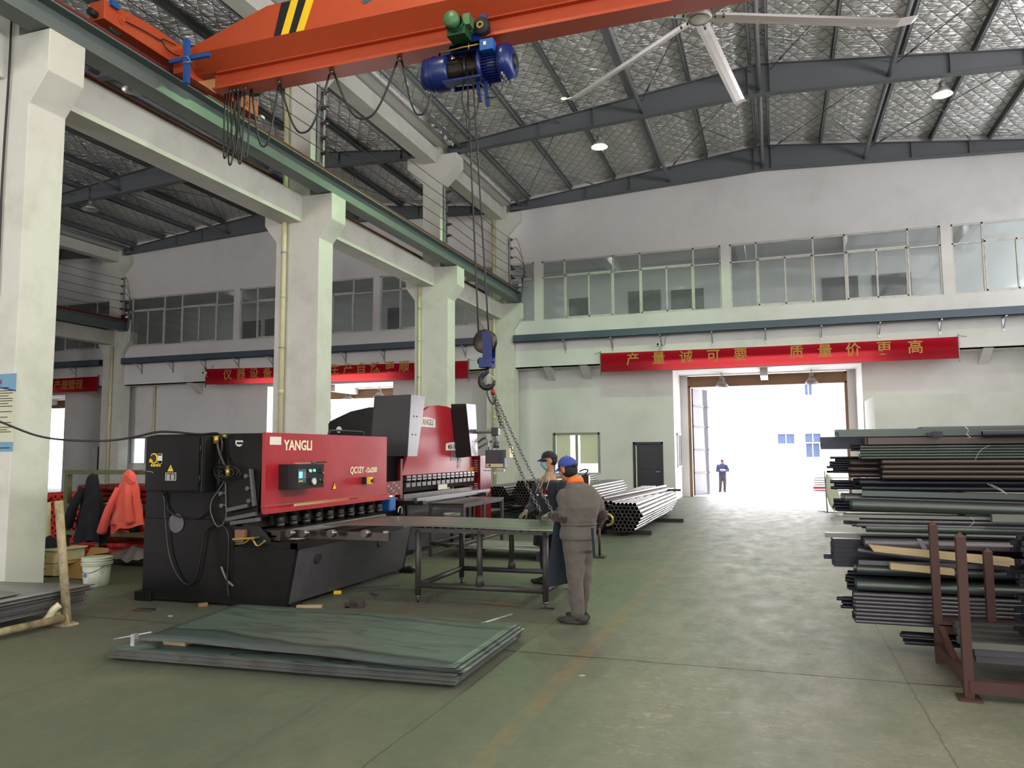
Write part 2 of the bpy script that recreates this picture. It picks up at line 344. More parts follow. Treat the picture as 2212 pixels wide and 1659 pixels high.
# ================================================================ special materials
def floor_material():
    m = bpy.data.materials.new('worn_green_floor'); m.use_nodes = True; t = m.node_tree; b = t.nodes['Principled BSDF']; L = t.links.new
    tc = nn(t, 'ShaderNodeTexCoord'); sp = nn(t, 'ShaderNodeSeparateXYZ'); L(tc.outputs['Object'], sp.inputs[0])
    def noise(scale, det=6, rough=0.6, stretch=None, w=0):
        n = nn(t, 'ShaderNodeTexNoise'); n.inputs['Scale'].default_value = scale; n.inputs['Detail'].default_value = det; n.inputs['Roughness'].default_value = rough
        if stretch:
            mp = nn(t, 'ShaderNodeMapping'); mp.inputs['Scale'].default_value = stretch; L(tc.outputs['Object'], mp.inputs[0]); L(mp.outputs[0], n.inputs[0])
        else: L(tc.outputs['Object'], n.inputs[0])
        return n.outputs[0]
    def rng(src, a, b_, c=0.0, d=1.0):
        r = nn(t, 'ShaderNodeMapRange'); r.inputs[1].default_value = a; r.inputs[2].default_value = b_; r.inputs[3].default_value = c; r.inputs[4].default_value = d
        L(src, r.inputs[0]); return r.outputs[0]
    def mix(f, a, c):
        x = nn(t, 'ShaderNodeMix', data_type='RGBA'); L(f, x.inputs[0])
        if isinstance(a, tuple): x.inputs[6].default_value = a
        else: L(a, x.inputs[6])
        if isinstance(c, tuple): x.inputs[7].default_value = c
        else: L(c, x.inputs[7])
        return x.outputs[2]
    def mth(op, a, c=None):
        x = nn(t, 'ShaderNodeMath', operation=op)
        if isinstance(a, (int, float)): x.inputs[0].default_value = a
        else: L(a, x.inputs[0])
        if c is not None:
            if isinstance(c, (int, float)): x.inputs[1].default_value = c
            else: L(c, x.inputs[1])
        return x.outputs[0]
    rgb = lambda *c: lin(c) + (1,)
    big = noise(0.35, 5); fine = noise(9, 8, 0.7); wornn = noise(1.3, 8, 0.7, (1.0, 0.35, 1.0))
    col = mix(rng(big, 0.35, 0.65), rgb(0.33, 0.365, 0.305), rgb(0.39, 0.39, 0.32))
    # worn lane where the trolleys run (x between -1.3 and 1.2)
    lane = mth('MULTIPLY', rng(sp.outputs[0], -1.9, -0.9), rng(sp.outputs[0], 2.2, 1.0))
    worn = mth('MULTIPLY', lane, rng(wornn, 0.38, 0.62, 0.25, 1.0))
    col = mix(mth('MULTIPLY', worn, 0.75), col, rgb(0.50, 0.48, 0.43))
    col = mix(rng(fine, 0.5, 0.75, 0, 0.35), col, rgb(0.29, 0.30, 0.27))
    # pale scuffs and drag marks in the lane, small dark spots everywhere
    sc1 = noise(7, 7, 0.8, (0.45, 1.5, 1)); sc2 = noise(34, 4, 0.8, (0.6, 1.3, 1))
    col = mix(mth('MULTIPLY', mth('MULTIPLY', lane, rng(wornn, 0.42, 0.60, 0.15, 1)), rng(mth('MULTIPLY', sc1, sc2), 0.285, 0.36, 0, 0.75)), col, rgb(0.68, 0.65, 0.60))
    col = mix(rng(sc2, 0.64, 0.72, 0, 0.5), col, rgb(0.25, 0.25, 0.22)); col = mix(rng(noise(0.9, 7, 0.75, (1, .5, 1)), 0.5, 0.68, 0, 0.4), col, rgb(0.47, 0.45, 0.38))
    # darker mottled ground around the machines
    dk = noise(0.7, 6, 0.6)
    mach = mth('MULTIPLY', rng(sp.outputs[0], -2.2, -3.4), rng(sp.outputs[1], 4.4, 6.2))
    col = mix(mth('MULTIPLY', rng(dk, 0.35, 0.65), mth('MULTIPLY', mach, 0.55)), col, rgb(0.25, 0.255, 0.24))
    st = noise(2.2, 5, 0.55); col = mix(rng(st, 0.66, 0.74, 0, 0.55), col, rgb(0.24, 0.25, 0.29))
    # faint orange lane line
    ln = mth('LESS_THAN', mth('ABSOLUTE', mth('ADD', sp.outputs[0], 1.60)), 0.07)
    col = mix(mth('MULTIPLY', ln, rng(noise(3.0, 5, 0.7), 0.34, 0.66, 0, 0.7)), col, rgb(0.50, 0.41, 0.29))
    # expansion joints across and along
    wob = mth('MULTIPLY', mth('SUBTRACT', noise(2.0, 6, 0.7), 0.5), 0.07)
    yy = mth('ADD', sp.outputs[1], wob); xx = mth('ADD', sp.outputs[0], wob)
    jy = mth('LESS_THAN', mth('ABSOLUTE', mth('SUBTRACT', mth('MODULO', mth('ADD', yy, 60 - 6.42), 6.0), 0.03)), 0.011)
    jx = mth('LESS_THAN', mth('ABSOLUTE', mth('SUBTRACT', mth('MODULO', mth('ADD', xx, 60 + 0.16), 3.05), 0.02)), 0.006)
    jy = mth('MULTIPLY', jy, rng(noise(1.5, 4), 0.3, 0.5, 0.5, 1)); joint = mth('MAXIMUM', jy, mth('MULTIPLY', jx, 0.45))
    col = mix(joint, col, rgb(0.13, 0.13, 0.11))
    L(col, b.inputs['Base Color'])
    ro = rng(noise(3.5, 7, 0.75, (1.0, 0.6, 1.0)), 0.3, 0.7, 0.42, 0.64); L(ro, b.inputs['Roughness'])
    # fine scratches and skid marks
    scr = noise(26, 5, 0.85, (0.5, 1.0, 1)); hh = mth('ADD', mth('MULTIPLY', scr, 0.8), mth('MULTIPLY', noise(1.6, 3), 0.8)); hh = mth('SUBTRACT', hh, joint)
    bp = nn(t, 'ShaderNodeBump'); bp.inputs['Strength'].default_value = 0.5; bp.inputs['Distance'].default_value = 0.02
    L(hh, bp.inputs['Height']); L(bp.outputs[0], b.inputs['Normal'])
    return m
def foil_material():
    """quilted silver foil held up by a diamond net of thin wires"""
    m = bpy.data.materials.new('silver_foil_quilt'); m.use_nodes = True; t = m.node_tree; b = t.nodes['Principled BSDF']; L = t.links.new
    tc = nn(t, 'ShaderNodeTexCoord'); sp = nn(t, 'ShaderNodeSeparateXYZ'); L(tc.outputs['Object'], sp.inputs[0])
    def mth(op, a, c=None):
        x = nn(t, 'ShaderNodeMath', operation=op)
        if isinstance(a, (int, float)): x.inputs[0].default_value = a
        else: L(a, x.inputs[0])
        if c is not None:
            if isinstance(c, (int, float)): x.inputs[1].default_value = c
            else: L(c, x.inputs[1])
        return x.outputs[0]
    def band(sign):
        a = mth('ADD', mth('MULTIPLY', sp.outputs[0], 1.0*sign), mth('MULTIPLY', sp.outputs[1], 0.66))
        return mth('PINGPONG', mth('ADD', a, 100.0), 0.19)            # 0 on a wire, 0.15 mid-cell
    p, q = band(1), band(-1); mn = mth('MINIMUM', p, q)
    n = nn(t, 'ShaderNodeTexNoise'); n.inputs['Scale'].default_value = 5.0; n.inputs['Detail'].default_value = 6; n.inputs['Distortion'].default_value = 1.2
    mp = nn(t, 'ShaderNodeMapping'); mp.inputs['Scale'].default_value = (0.40, 1.9, 1.0); L(tc.outputs['Object'], mp.inputs[0]); L(mp.outputs[0], n.inputs[0])
    h = mth('ADD', mth('MULTIPLY', mth('POWER', mth('MULTIPLY', mn, 5.2), 0.5), 0.25), n.outputs[0])
    bp = nn(t, 'ShaderNodeBump'); bp.inputs['Strength'].default_value = 1.0; bp.inputs['Distance'].default_value = 0.19
    L(h, bp.inputs['Height']); L(bp.outputs[0], b.inputs['Normal'])
    wire = mth('LESS_THAN', mn, 0.007)
    mx = nn(t, 'ShaderNodeMix', data_type='RGBA'); L(wire, mx.inputs[0]); mx.inputs[6].default_value = (0.88, 0.87, 0.85, 1); mx.inputs[7].default_value = (0.06, 0.06, 0.06, 1)
    L(mx.outputs[2], b.inputs['Base Color'])
    L(mth('SUBTRACT', 0.80, mth('MULTIPLY', wire, 0.7)), b.inputs['Metallic']); b.inputs['Roughness'].default_value = 0.34
    return m
def blind_material():
    m = bpy.data.materials.new('beige_blind'); m.use_nodes = True; t = m.node_tree; t.nodes.remove(t.nodes['Principled BSDF'])
    d = nn(t, 'ShaderNodeBsdfDiffuse'); d.inputs[0].default_value = lin((0.86, 0.85, 0.76)) + (1,); r = nn(t, 'ShaderNodeBsdfTranslucent'); r.inputs[0].default_value = lin((0.86, 0.85, 0.76)) + (1,)
    x = nn(t, 'ShaderNodeMixShader'); x.inputs[0].default_value = .5; t.links.new(d.outputs[0], x.inputs[1]); t.links.new(r.outputs[0], x.inputs[2]); t.links.new(x.outputs[0], t.nodes['Material Output'].inputs[0])
    return m
M['floor'] = floor_material(); M['foil'] = foil_material()

# ================================================================ the hall
X1 = -9.77; X2 = -28.65; XR = 9.57              # column rows
CY = [0.3, 7.23, 14.10, 21.03, 27.18]           # front faces of the columns in a row
YU, YL = 27.4, 28.2                             # gallery wall above, recessed wall below
g = G(); g.box(-47, -14.2, -0.2, 10, 30.6, 0); struct('floor', g, M['floor'], label='worn grey green painted workshop floor')

def wall_holes(x0, x1, z0, z1, y0, y1, holes):
    g = G(); xs = sorted({x0, x1} | {h[0] for h in holes} | {h[1] for h in holes}); xs = [x for x in xs if x0 <= x <= x1]
    for a, b in zip(xs, xs[1:]):
        z = z0
        for h in sorted([h for h in holes if h[0] <= a+1e-6 and h[1] >= b-1e-6], key=lambda h: h[2]):
            if h[2] > z: g.box(a, y0, z, b, y1, h[2])
            z = max(z, h[3])
        if z < z1: g.box(a, y0, z, b, y1, z1)
    return g
# --- gallery wall with its long windows
WZ0, WZ1 = 6.66, 8.93; WW = 6.55; WP = 6.85
wins = [(-8.16 + WP*k, -8.16 + WP*k + WW) for k in range(-5, 3)]
wins = [(a, min(b, 9.5)) for a, b in wins]
holes = [(a, b, WZ0, WZ1) for a, b in wins]
struct('wall_back', wall_holes(-47, 10, 4.9, 12.6, YU, YU+0.24, holes), M['wall'], label='white gallery wall above the gates, with long windows')
for k, (a, b) in enumerate(wins):
    w_ = struct('window_%d' % (k+1), G().box(a, YU+0.02, WZ0, b, YU+0.1, WZ0+0.05), M['frame'], label='long white framed gallery window, number %d from the left wall' % (k+1))
    fr = G(); y0, y1 = YU+0.04, YU+0.11; f = 0.055
    fx = [a + (WW)*q for q in (0, 0.135, 0.415, 0.565, 0.855, 1)]; fx = [min(x, b) for x in fx]
    fr.box(a, y0, WZ0, a+f, y1, WZ1); fr.box(b-f, y0, WZ0, b, y1, WZ1); fr.box(a, y0, WZ1-f, b, y1, WZ1)
    part('window_frame', fr, M['frame'], w_)
    for x in fx[1:-1]: part('mullion', G().box(x-f/2, y0, WZ0, x+f/2, y1, WZ1), M['frame'], w_)
    for i in range(5):
        xa, xb = fx[i], fx[i+1]
        if xb - xa < 0.1: continue
        zt = 8.33 if i in (1, 3) else 8.27
        part('transom', G().box(xa, y0, zt, xb, y1, zt+f*0.8), M['frame'], w_)
        part('pane', G().box(xa+.02, YU+0.07, zt+.02, xb-.02, YU+0.076, WZ1-.03), M['glass'], w_)
        if i in (1, 3):                       # sliding sashes
            xm = (xa+xb)/2
            for sa, sb, yy in ((xa+.03, xm+.03, YU+0.03), (xm-.03, xb-.03, YU+0.06)):
                s_ = G(); h_ = 0.05
                s_.box(sa, yy, WZ0+.05, sa+h_, yy+.03, zt); s_.box(sb-h_, yy, WZ0+.05, sb, yy+.03, zt)
                s_.box(sa, yy, WZ0+.05, sb, yy+.03, WZ0+.05+h_); s_.box(sa, yy, zt-h_, sb, yy+.03, zt)
                so = part('sash', s_, M['frame'], w_)
                part('pane', G().box(sa+h_, yy+.01, WZ0+.1, sb-h_, yy+.016, zt-h_), M['glass'], so)
        else:
            part('pane', G().box(xa+.02, YU+0.07, WZ0+.05, xb-.02, YU+0.076, zt+.02), M['glass'], w_)
# --- gallery room behind the windows
g = G(); g.box(-47, YL+.25, 4.70, 10, 32.2, 4.9); g.box(-47, YU, 4.9, 10, YL+.2, 4.93); g.box(-47, YU+.2, 9.6, 10, 32.2, 9.8)
struct('trim_1', g, M['wall'], label='gallery floor slab and ceiling slab')
g = G(); g.box(-47, 31.9, 4.9, 10, 32.2, 9.6); struct('wall_gallery', g, M['wall'], label='inner white wall of the gallery, seen through its windows')
g = G()
for x in [-24.0, -15.2, -10.5, -6.1, -1.0, 2.8, 6.6]: g.box(x-.15, YU+.3, 9.15, x+.15, 31.9, 9.6)
struct('trim_2', g, M['wall'], label='white beams under the gallery ceiling')
for n_, (pa, pb, pt) in enumerate(((1232, 1270, 648), (1360, 1424, 633), (1452, 1517, 630), (1778, 1850, 604), (1886, 1965, 597), (840, 862, 668), (524, 560, 697), (575, 594, 692))):
    a = at(pa, pt, Y=31.85); b = at(pb, pt, Y=31.85)
    g = G(); g.box(a.x, 31.84, 5.4, b.x, 31.93, a.z)
    d_ = struct('door_%d' % (n_+10), g, M['darkdoor'], label='dark gallery door seen through the window, %s' % ('behind the first sash left of the pier', 'left one of a pair', 'right one of a pair', 'behind the streaked pane', 'behind the sliding sash at the wide window', 'in the bay behind the third column', 'in the side bay', 'beside the second column')[n_])
    g = G(); g.box(a.x-.05, 31.82, 5.4, a.x, 31.9, a.z+.05); g.box(b.x, 31.82, 5.4, b.x+.05, 31.9, a.z+.05); g.box(a.x-.05, 31.82, a.z, b.x+.05, 31.9, a.z+.05)
    part('door_frame', g, M['darkdoor'], d_)
area('gallery_ceiling_tubes', (-2, 29.6, 9.5), (20, 0.8), 170, (1, 0.97, 0.96), (0, 0, -1))  # added fill that brightens the gallery, no lamp fitting behind it
area('gallery_side_tubes', (-20, 29.6, 9.5), (14, 0.8), 45, (1, 0.97, 0.96), (0, 0, -1))  # same kind of added fill for the side bay gallery

# --- recessed lower wall, its gates, door and windows
pz = at(1457, 800, Y=YL).z
P_MAIN = (at(1458, 1000, Y=YL).x, at(1866, 900, Y=YL).x)
P_SIDE = (at(578, 835, Y=YL).x, at(849, 835, Y=YL).x)
P_THIRD = (-39.0, at(141, 860, Y=YL).x)
D = (at(1367, 955, Y=YL), at(1432, 955, Y=YL))
W = (at(1196, 937, Y=YL), at(1296, 1021, Y=YL))
W2 = (at(283, 945, Y=YL), at(345, 1000, Y=YL))
holes = [(p[0], p[1], -1, pz) for p in (P_MAIN, P_SIDE, P_THIRD)] + [(D[0].x, D[1].x, -1, D[0].z), (W[0].x, W[1].x, W[1].z, W[0].z), (W2[0].x, W2[1].x, W2[1].z, W2[0].z)]
struct('wall_front_low', wall_holes(-47, 10, 0, 4.9, YL, YL+0.24, holes), M['wall'], label='recessed white wall under the gallery, with gates and a dark door')
# haunches that carry the gallery edge
for k, x in enumerate((-8.0, -6.6, 6.4, 8.0, -24.5, -13.0, -30.5)):
    g = G(); g.prism([(YU, 4.9), (YL, 4.9), (YL, 4.45)], 'x', x-.14, x+.14); struct('trim_%d' % (k+3), g, M['wall'], label='small white haunch under the gallery edge, number %d' % (k+1))
# side walls of the passages, soffit and outer frames
M['leaf'] = mat('grey_gate_leaf', (0.40, 0.39, 0.43), .5)
def passage(n_, P, leaf=True):
    g = G(); yo = 30.45
    g.box(P[0]-.24, YL+.24, 0, P[0], yo, pz); g.box(P[1], YL+.24, 0, P[1]+.24, yo, pz)
    g.box(P[0]-.24, YL+.2, pz, P[1]+.24, yo+.3, 4.9)
    st = struct('wall_passage_%d' % n_, g, M['wall'], label='white side walls of gate passage %d' % n_)
    xm = (P[0]+P[1])/2
    part('soffit_beam', G().box(xm-.13, YL+.3, pz-.28, xm+.13, yo, pz), M['wall'], st)
    # plastered jamb returns
    g = G(); g.box(P[0], yo-.02, 0, P[0]+.28, yo+.28, pz); g.box(P[1]-.28, yo-.02, 0, P[1], yo+.28, pz); part('jamb', g, M['wall'], st)
    gt = thing('sliding_gate', ('brown steel framed main gate with its grey leaf folded open outside', 'brown steel framed gate of the side bay behind the second column', 'brown steel framed gate of the far side bay')[n_-1], 'gate', (xm, yo+.1, 0))
    a, b = P[0]+.28, P[1]-.28
    part('gate_frame', G().box(a, yo, 0, a+.1, yo+.12, pz-.05).box(b-.1, yo, 0, b, yo+.12, pz-.05).box(a, yo, pz-.10, b, yo+.12, pz-.04).box(a, yo, pz-.46, b, yo+.12, pz-.42), M['brown'], gt)
    part('header_panel', G().box(a+.1, yo+.03, pz-.42, b-.1, yo+.07, pz-.10), M['brown'], gt)
    if leaf:
        lf = part('gate_leaf', G().prism([(a+.12, yo+.14), (a+.18, yo+.12), (a+.62, yo+1.4), (a+.56, yo+1.42)], 'z', .03, pz-.48), M['leaf'], gt)
        for z in (.9, 1.8, 2.7, 3.5): part('rail', G().bar((a+.18, yo+.10, z), (a+.64, yo+1.4, z), .03, .06), M['steel'], lf)
        part('handle', G().cyl((a+.23, yo+.3, 1.3), (a+.23, yo+.3, 2.5), .015, 8).box(a+.16, yo+.28, 1.3, a+.24, yo+.32, 1.33).box(a+.16, yo+.28, 2.47, a+.24, yo+.32, 2.5), M['galv'], gt, label='vertical bright pull bar')
passage(1, P_MAIN); passage(2, P_SIDE); passage(3, P_THIRD, False)
# side window inside the main passage
x0 = P_MAIN[0]
w_ = struct('window_12', G().box(x0, 28.9, 1.15, x0+.05, 30.2, 1.2), M['frame'], label='small internal window in the left side wall of the main passage')
part('window_frame', G().box(x0, 28.9, 1.2, x0+.04, 28.96, 2.4).box(x0, 30.14, 1.2, x0+.04, 30.2, 2.4).box(x0, 28.9, 2.34, x0+.04, 30.2, 2.4).box(x0, 29.52, 1.2, x0+.04, 29.58, 2.4), M['frame'], w_)
part('pane', G().box(x0, 28.96, 1.2, x0+.015, 29.52, 2.34), M['tray'], w_); part('pane', G().box(x0, 29.58, 1.2, x0+.015, 30.14, 2.34), M['tray'], w_)
# dark door in the green-lit wall
d_ = struct('door_1', G().box(D[0].x+.06, YL+.06, 0.02, D[1].x-.06, YL+.12, D[0].z-.06), M['darkdoor'], label='dark flush door in the white wall, left of the main gate')
g = G(); a, b, z = D[0].x, D[1].x, D[0].z; g.box(a, YL-.02, 0, a+.07, YL+.2, z); g.box(b-.07, YL-.02, 0, b, YL+.2, z); g.box(a, YL-.02, z-.07, b, YL+.2, z)
part('door_frame', g, M['darkdoor'], d_)
part('edge_strip', G().box(a+.09, YL+.03, .05, a+.125, YL+.07, z-.12), M['white'], d_, label='bright white strip of light edge at the latch side')
part('handle', G().cyl((b-.15, YL+.06, 1.0), (b-.15, YL-.02, 1.0), .012, 8).bar((b-.15, YL-.02, 1.0), (b-.27, YL-.02, 1.0), .02, .02), M['galv'], d_)
for z0_, z1_ in ((.25, .95), (1.1, 1.9)): part('panel', G().box(a+.22, YL+.045, z0_, b-.2, YL+.065, z1_), M['darkdoor'], d_, bev=.008)
# sliding window with half drawn blind
M['galv2'] = mat('grey_window_frame', (0.52, 0.54, 0.50), .5)
def low_window(n_, A, B, label):
    a, b, z0, z1 = A.x, B.x, B.z, A.z
    w_ = struct('window_%d' % n_, G().box(a-.05, YL-.03, z0-.05, b+.05, YL+.2, z0), M['frame'], label=label)
    g = G(); g.box(a-.03, YL-.02, z0, a+.06, YL+.1, z1+.03); g.box(b-.06, YL-.02, z0, b+.03, YL+.1, z1+.03); g.box(a, YL-.02, z1-.06, b, YL+.1, z1+.03); part('window_frame', g, M['galv2'], w_)
    m_ = (a+b)/2; part('mullion', G().box(m_-.035, YL-.01, z0, m_+.035, YL+.09, z1), M['galv2'], w_)
    part('pane', G().box(a+.06, YL+.05, z0+.02, m_-.03, YL+.056, z1-.06), M['glass2'], w_); part('pane', G().box(m_+.03, YL+.05, z0+.02, b-.06, YL+.056, z1-.06), M['glass2'], w_)
    return w_, a, b, z0, z1
w_, a, b, z0, z1 = low_window(9, W[0], W[1], 'sliding window with a beige roller blind, behind the workers')
part('blind', G().box(a+.06, YL+.14, z0+.34, b-.06, YL+.145, z1-.05), blind_material(), w_)
low_window(10, W2[0], W2[1], 'small window beside the far column row, left of the shearing machine')
# room behind those windows, its outer opening added to brighten pane and blind
g = wall_holes(-12, P_MAIN[0]-.3, 0, 4.7, 32.0, 32.2, [(-9.6, -6.0, .7, 2.6)]); g.box(-12.1, YL+.24, 0, -12, 32.2, 4.7)
struct('wall_office', g, M['wall'], label='inner wall of the office behind the sliding window')
area('office_window_daylight', ((W[0].x+W[1].x)/2, 31.9, 1.7), (2.4, 1.6), 260, (0.95, 0.97, 1), (0, -1, 0))  # added fill that lights the blind from behind
#area('side_office_daylight', ((W2[0].x+W2[1].x)/2, 31.9, 1.9), (2.4, 1.6), 260, (0.95, 0.97, 1), (0, -1, 0))
# narrow ajar door in the side bay
x = at(212, 1000, Y=YL).x
d_ = struct('door_2', G().box(x, YL-.06, 0, x+.22, YL-.01, at(212, 965, Y=YL).z), M['darkdoor'], label='narrow dark door in the far side bay')
part('edge_strip', G().box(x-.30, YL-.05, 0, x-.02, YL-.02, at(212, 967, Y=YL).z), M['white'], d_, label='white door edge')  # bright gap beside the leaf, put in as white colour
# other ends
g = wall_holes(-47, 10, 0, 12.8, -14.4, -14.15, [(-3.8, 3.2, -1, 4.8), (-8.9, 8.4, 6.5, 8.7), (-22, -16, -1, 4.8)])
struct('wall_behind', g, M['wall'], label='end wall behind the camera with open gates and a window band')
g = G(); g.box(9.75, -14.3, 0, 9.95, 28.4, 6.4); g.box(9.75, -14.3, 8.8, 9.95, 28.4, 11.6); struct('wall_right', g, M['wall'], label='right side wall of the hall')  # gap along this unseen wall is added to let light in
g = G(); g.box(-47.2, -14.3, 0, -47, 32, 11.6); struct('wall_left', g, M['wall'], label='far left wall of the third bay')

# ---------------------------------------------------------------- roof
def zt(x, c): return 12.25 - 0.115*abs(x-c)          # rafter top
def zb(x, c): return 11.40 - 0.048*abs(x-c)          # rafter underside
BAYS = [(-9.35, 9.15, -0.1), (-28.2, -10.2, -19.2), (-47.0, -29.1, -38.0)]
for bi, (xa, xb, c) in enumerate(BAYS):
    def fn(u, v, xa=xa, xb=xb, c=c):
        x = xa-.35 + (xb-xa+.7)*u; y = -14.2 + 41.7*v
        k = ((x-c) / 1.65) % 1.0
        return (x, y, zt(x, c) + 0.24 - 0.06*math.sin(PI*k) + 0.02*math.sin(y*2.1+x*3)*math.sin(y*0.9))
    g = G().grid(fn, 90, 80); g.f = [tuple(reversed(f)) for f in g.f]
    struct('ceiling' if bi == 0 else ('ceiling_side', 'ceiling_far')[bi-1], g, M['foil'], label=('quilted silver foil roof lining of the main bay', 'quilted silver foil roof lining of the side bay', 'foil roof lining of the third bay')[bi])
    # purlins: galvanised channel sections along the bay
    k = 0; xs = []
    d = 0.25
    while d < (xb-xa)/2 - .1: xs += [c-d, c+d]; d += 1.65
    for x in sorted(xs):
        z = zt(x, c); y0_ = -1.0 if bi == 0 else 5.0
        g = G(); g.box(x-.008, y0_, z+.01, x+.008, YU, z+.21); s_ = 1 if x < c else -1
        g.box(x, y0_, z+.01, x+.07*s_, YU, z+.022); g.box(x, y0_, z+.198, x+.07*s_, YU, z+.21); g.box(x+.062*s_, y0_, z+.01, x+.07*s_, YU, z+.04)
        struct('ceiling_beam_purlin', g, M['purlin'] if bi == 0 else M['steel'], label='galvanised roof purlin of bay %d, %.1f m %s its ridge' % (bi+1, abs(x-c), 'left of' if x < c else 'right of'))
    for cy in CY[1:]:
        y = cy + .28
        if cy > 27: y = YU - .16
        if bi == 2 and cy < 14: continue
        n = 10; L_ = [xa + (xb-xa)*i/n for i in range(n+1)]
        web = [(x, zb(x, c)) for x in L_] + [(x, zt(x, c)) for x in reversed(L_)]
        web = sorted(set(L_ + [c])); poly = [(x, zb(x, c)) for x in web] + [(x, zt(x, c)) for x in reversed(web)]
        g = G().prism(poly, 'y', y-.006, y+.006)
        r_ = struct('ceiling_beam_rafter', g, M['steel'], label='grey tapered steel roof rafter of bay %d, %s' % (bi+1, ('over the first column', 'over the second column', 'over the third column', 'against the gallery wall')[CY.index(cy)-1]))
        for x0_, x1_ in ((web[0], c), (c, web[-1])):
            for fz, nm in ((zb, 'lower_flange'), (zt, 'upper_flange')):
                a = Vector((x0_, y, fz(x0_, c))); b = Vector((x1_, y, fz(x1_, c)))
                part(nm, G().bar(a, b, .22, .016), M['steel'], r_)
        for x in (xa+.02, xa+.75, xa+3.0, c-4.6, c-.28, c-.02, c+.02, c+.28, c+4.6, xb-3, xb-.75, xb-.02):
            part('stiffener', G().box(x-.008, y-.11, zb(x, c), x+.008, y+.11, zt(x, c)), M['steel'], r_)
    # round struts and tension rods between rafters
    if bi < 2:
        for x in (c-3.2, c, c+3.2, xa+.45, xb-.45):
            for y0_, y1_ in ((7.5, 14.4), (14.4, 21.3), (21.3, YU-.16)):
                z = zb(x, c) + .16
                struct('ceiling_beam_strut', G().cyl((x, y0_, z), (x, y1_, z), .06, 12), M['pipe_roof'], label='round grey roof strut of bay %d at %.1f m, span from %.0f m' % (bi+1, x, y0_))
        for xq in (xa+.6, c-3.2, c+.3, c+3.4):
            xr = xq+3.0
            for y0_, y1_ in ((14.4, 21.3), (21.3, YU-.3)):
                for p, q in ((xq, xr), (xr, xq)):
                    a = Vector((p, y0_, zt(p, c)-.15)); b = Vector((q, y1_, zt(q, c)-.15)); e = a.lerp(b, .88); e2 = a.lerp(b, .92)
                    g = G().cyl(a, b, .011, 6).cyl(e, e2, .028, 8)
                    struct('ceiling_beam_rod', g, M['steel'], label='thin cross bracing rod with turnbuckle, bay %d from %.1f m to %.1f m at %.0f m' % (bi+1, p, q, y0_))
# ---------------------------------------------------------------- columns
def column(cx, y, label, full=True):
    y1 = y + .56; g = G(); w_ = .55; e = .86
    g.prism([(cx-w_, 0), (cx+w_, 0), (cx+w_, 6.38), (cx+e, 6.78), (cx+e, 7.36), (cx-e, 7.36), (cx-e, 6.78), (cx-w_, 6.38)], 'y', y, y1)
    o = struct('column', g, M['col'], label=label, bev=.012)
    u = .295; h = G()
    h.prism([(cx-u, 7.36), (cx+u, 7.36), (cx+u, 10.0), (cx+.83, 10.52), (cx+.83, 10.89), (cx+u, 10.89), (cx+u, 11.7), (cx-u, 11.7), (cx-u, 10.89), (cx-.83, 10.89), (cx-.83, 10.52), (cx-u, 10.0)], 'y', y, y1)
    part('upper_shaft', h, M['col'], o, bev=.01)
    return o
names = ('nearest the camera at the frame edge', 'in the middle behind the shearing machine', 'third, behind the press brake', 'fourth, against the gallery wall')
cols = []
for k, cy in enumerate(CY[1:]): cols.append(column(X1, cy, 'white plastered concrete column with corbels, ' + names[k]))
column(X1, CY[0], 'white concrete column beside the camera, out of view')
for k, cy in enumerate(CY[1:]): column(X2, cy, 'white concrete column of the far row, number %d' % (k+1))
# concrete tie beams between the columns (lower) and gutter beams (upper)
for cx, tag_ in ((X1, 'near row'), (X2, 'far row')):
    for k in range(len(CY)-1):
        a, b = CY[k]+.56, CY[k+1]
        struct('beam_tie', G().box(cx-.42, a, 6.78, cx+.10, b, 7.39), M['col'], label='white concrete tie beam of the %s, span %d' % (tag_, k+1))
        struct('beam_gutter', G().box(cx-.27, a, 10.64, cx+.165, b, 11.10), M['col'], label='white concrete gutter beam of the %s, span %d' % (tag_, k+1))
        struct('beam_gutter_edge', G().box(cx-.52, a-.56, 11.16, cx-.46, b, 11.75).box(cx+.40, a-.56, 11.16, cx+.46, b, 11.75).box(cx-.46, a-.56, 11.16, cx+.40, b, 11.22), M['wall'], label='white roof gutter above the %s, span %d' % (tag_, k+1))
# crumpled foil ends hanging at the gutter
for px_, py_ in ((940, 262), (966, 290)):
    p = at(px_, py_, X=-9.0); g = G()
    for i in range(3):
        g.grid(lambda u, v, i=i: (p.x+.05*math.sin(9*u+i)+.03*v, p.y-.3+.6*u+.1*i, p.z+.12-.35*v+.05*math.sin(7*u+5*v+i)), 8, 6)
    single('foil_flap', g, M['foil'], 'loose crumpled foil flap beside the gutter, %s' % ('upper one' if py_ < 280 else 'lower one at the rafter end'), 'foil')
# drain pipes down the columns
def drain(x, y, z0, z1, label, r=.055):
    t_ = thing('drain_pipe', label, 'pipe', (x, y, z0))
    part('pipe_run', G().cyl((x, y, z0), (x, y, z1), r, 14), M['cream'], t_)
    z = z0 + .9
    while z < z1:
        part('coupling', G().cyl((x, y, z), (x, y, z+.10), r+.008, 14), M['cream'], t_); part('clip', G().cyl((x, y, z+1.0), (x, y, z+1.03), r+.012, 14), M['galv'], t_); z += 2.1
drain(-10.06, 14.03, 0, 11.1, 'cream plastic drain pipe down the front of the second column')
drain(at(905, 800, Y=20.97).x, 20.97, 0, 7.0, 'cream plastic drain pipe down the front of the third column', .045)
drain(at(1067, 700, Y=27.1).x, 27.1, 0, 11.1, 'cream plastic drain pipe at the fourth column in the corner', .06)
drain(at(236, 900, Y=27.1).x, 27.1, 0, 6.7, 'cream plastic drain pipe on the far row column', .07)
drain(at(332, 900, Y=28.1).x, 28.1, 0, 4.9, 'thin cream drain pipe on the wall of the side bay', .05)
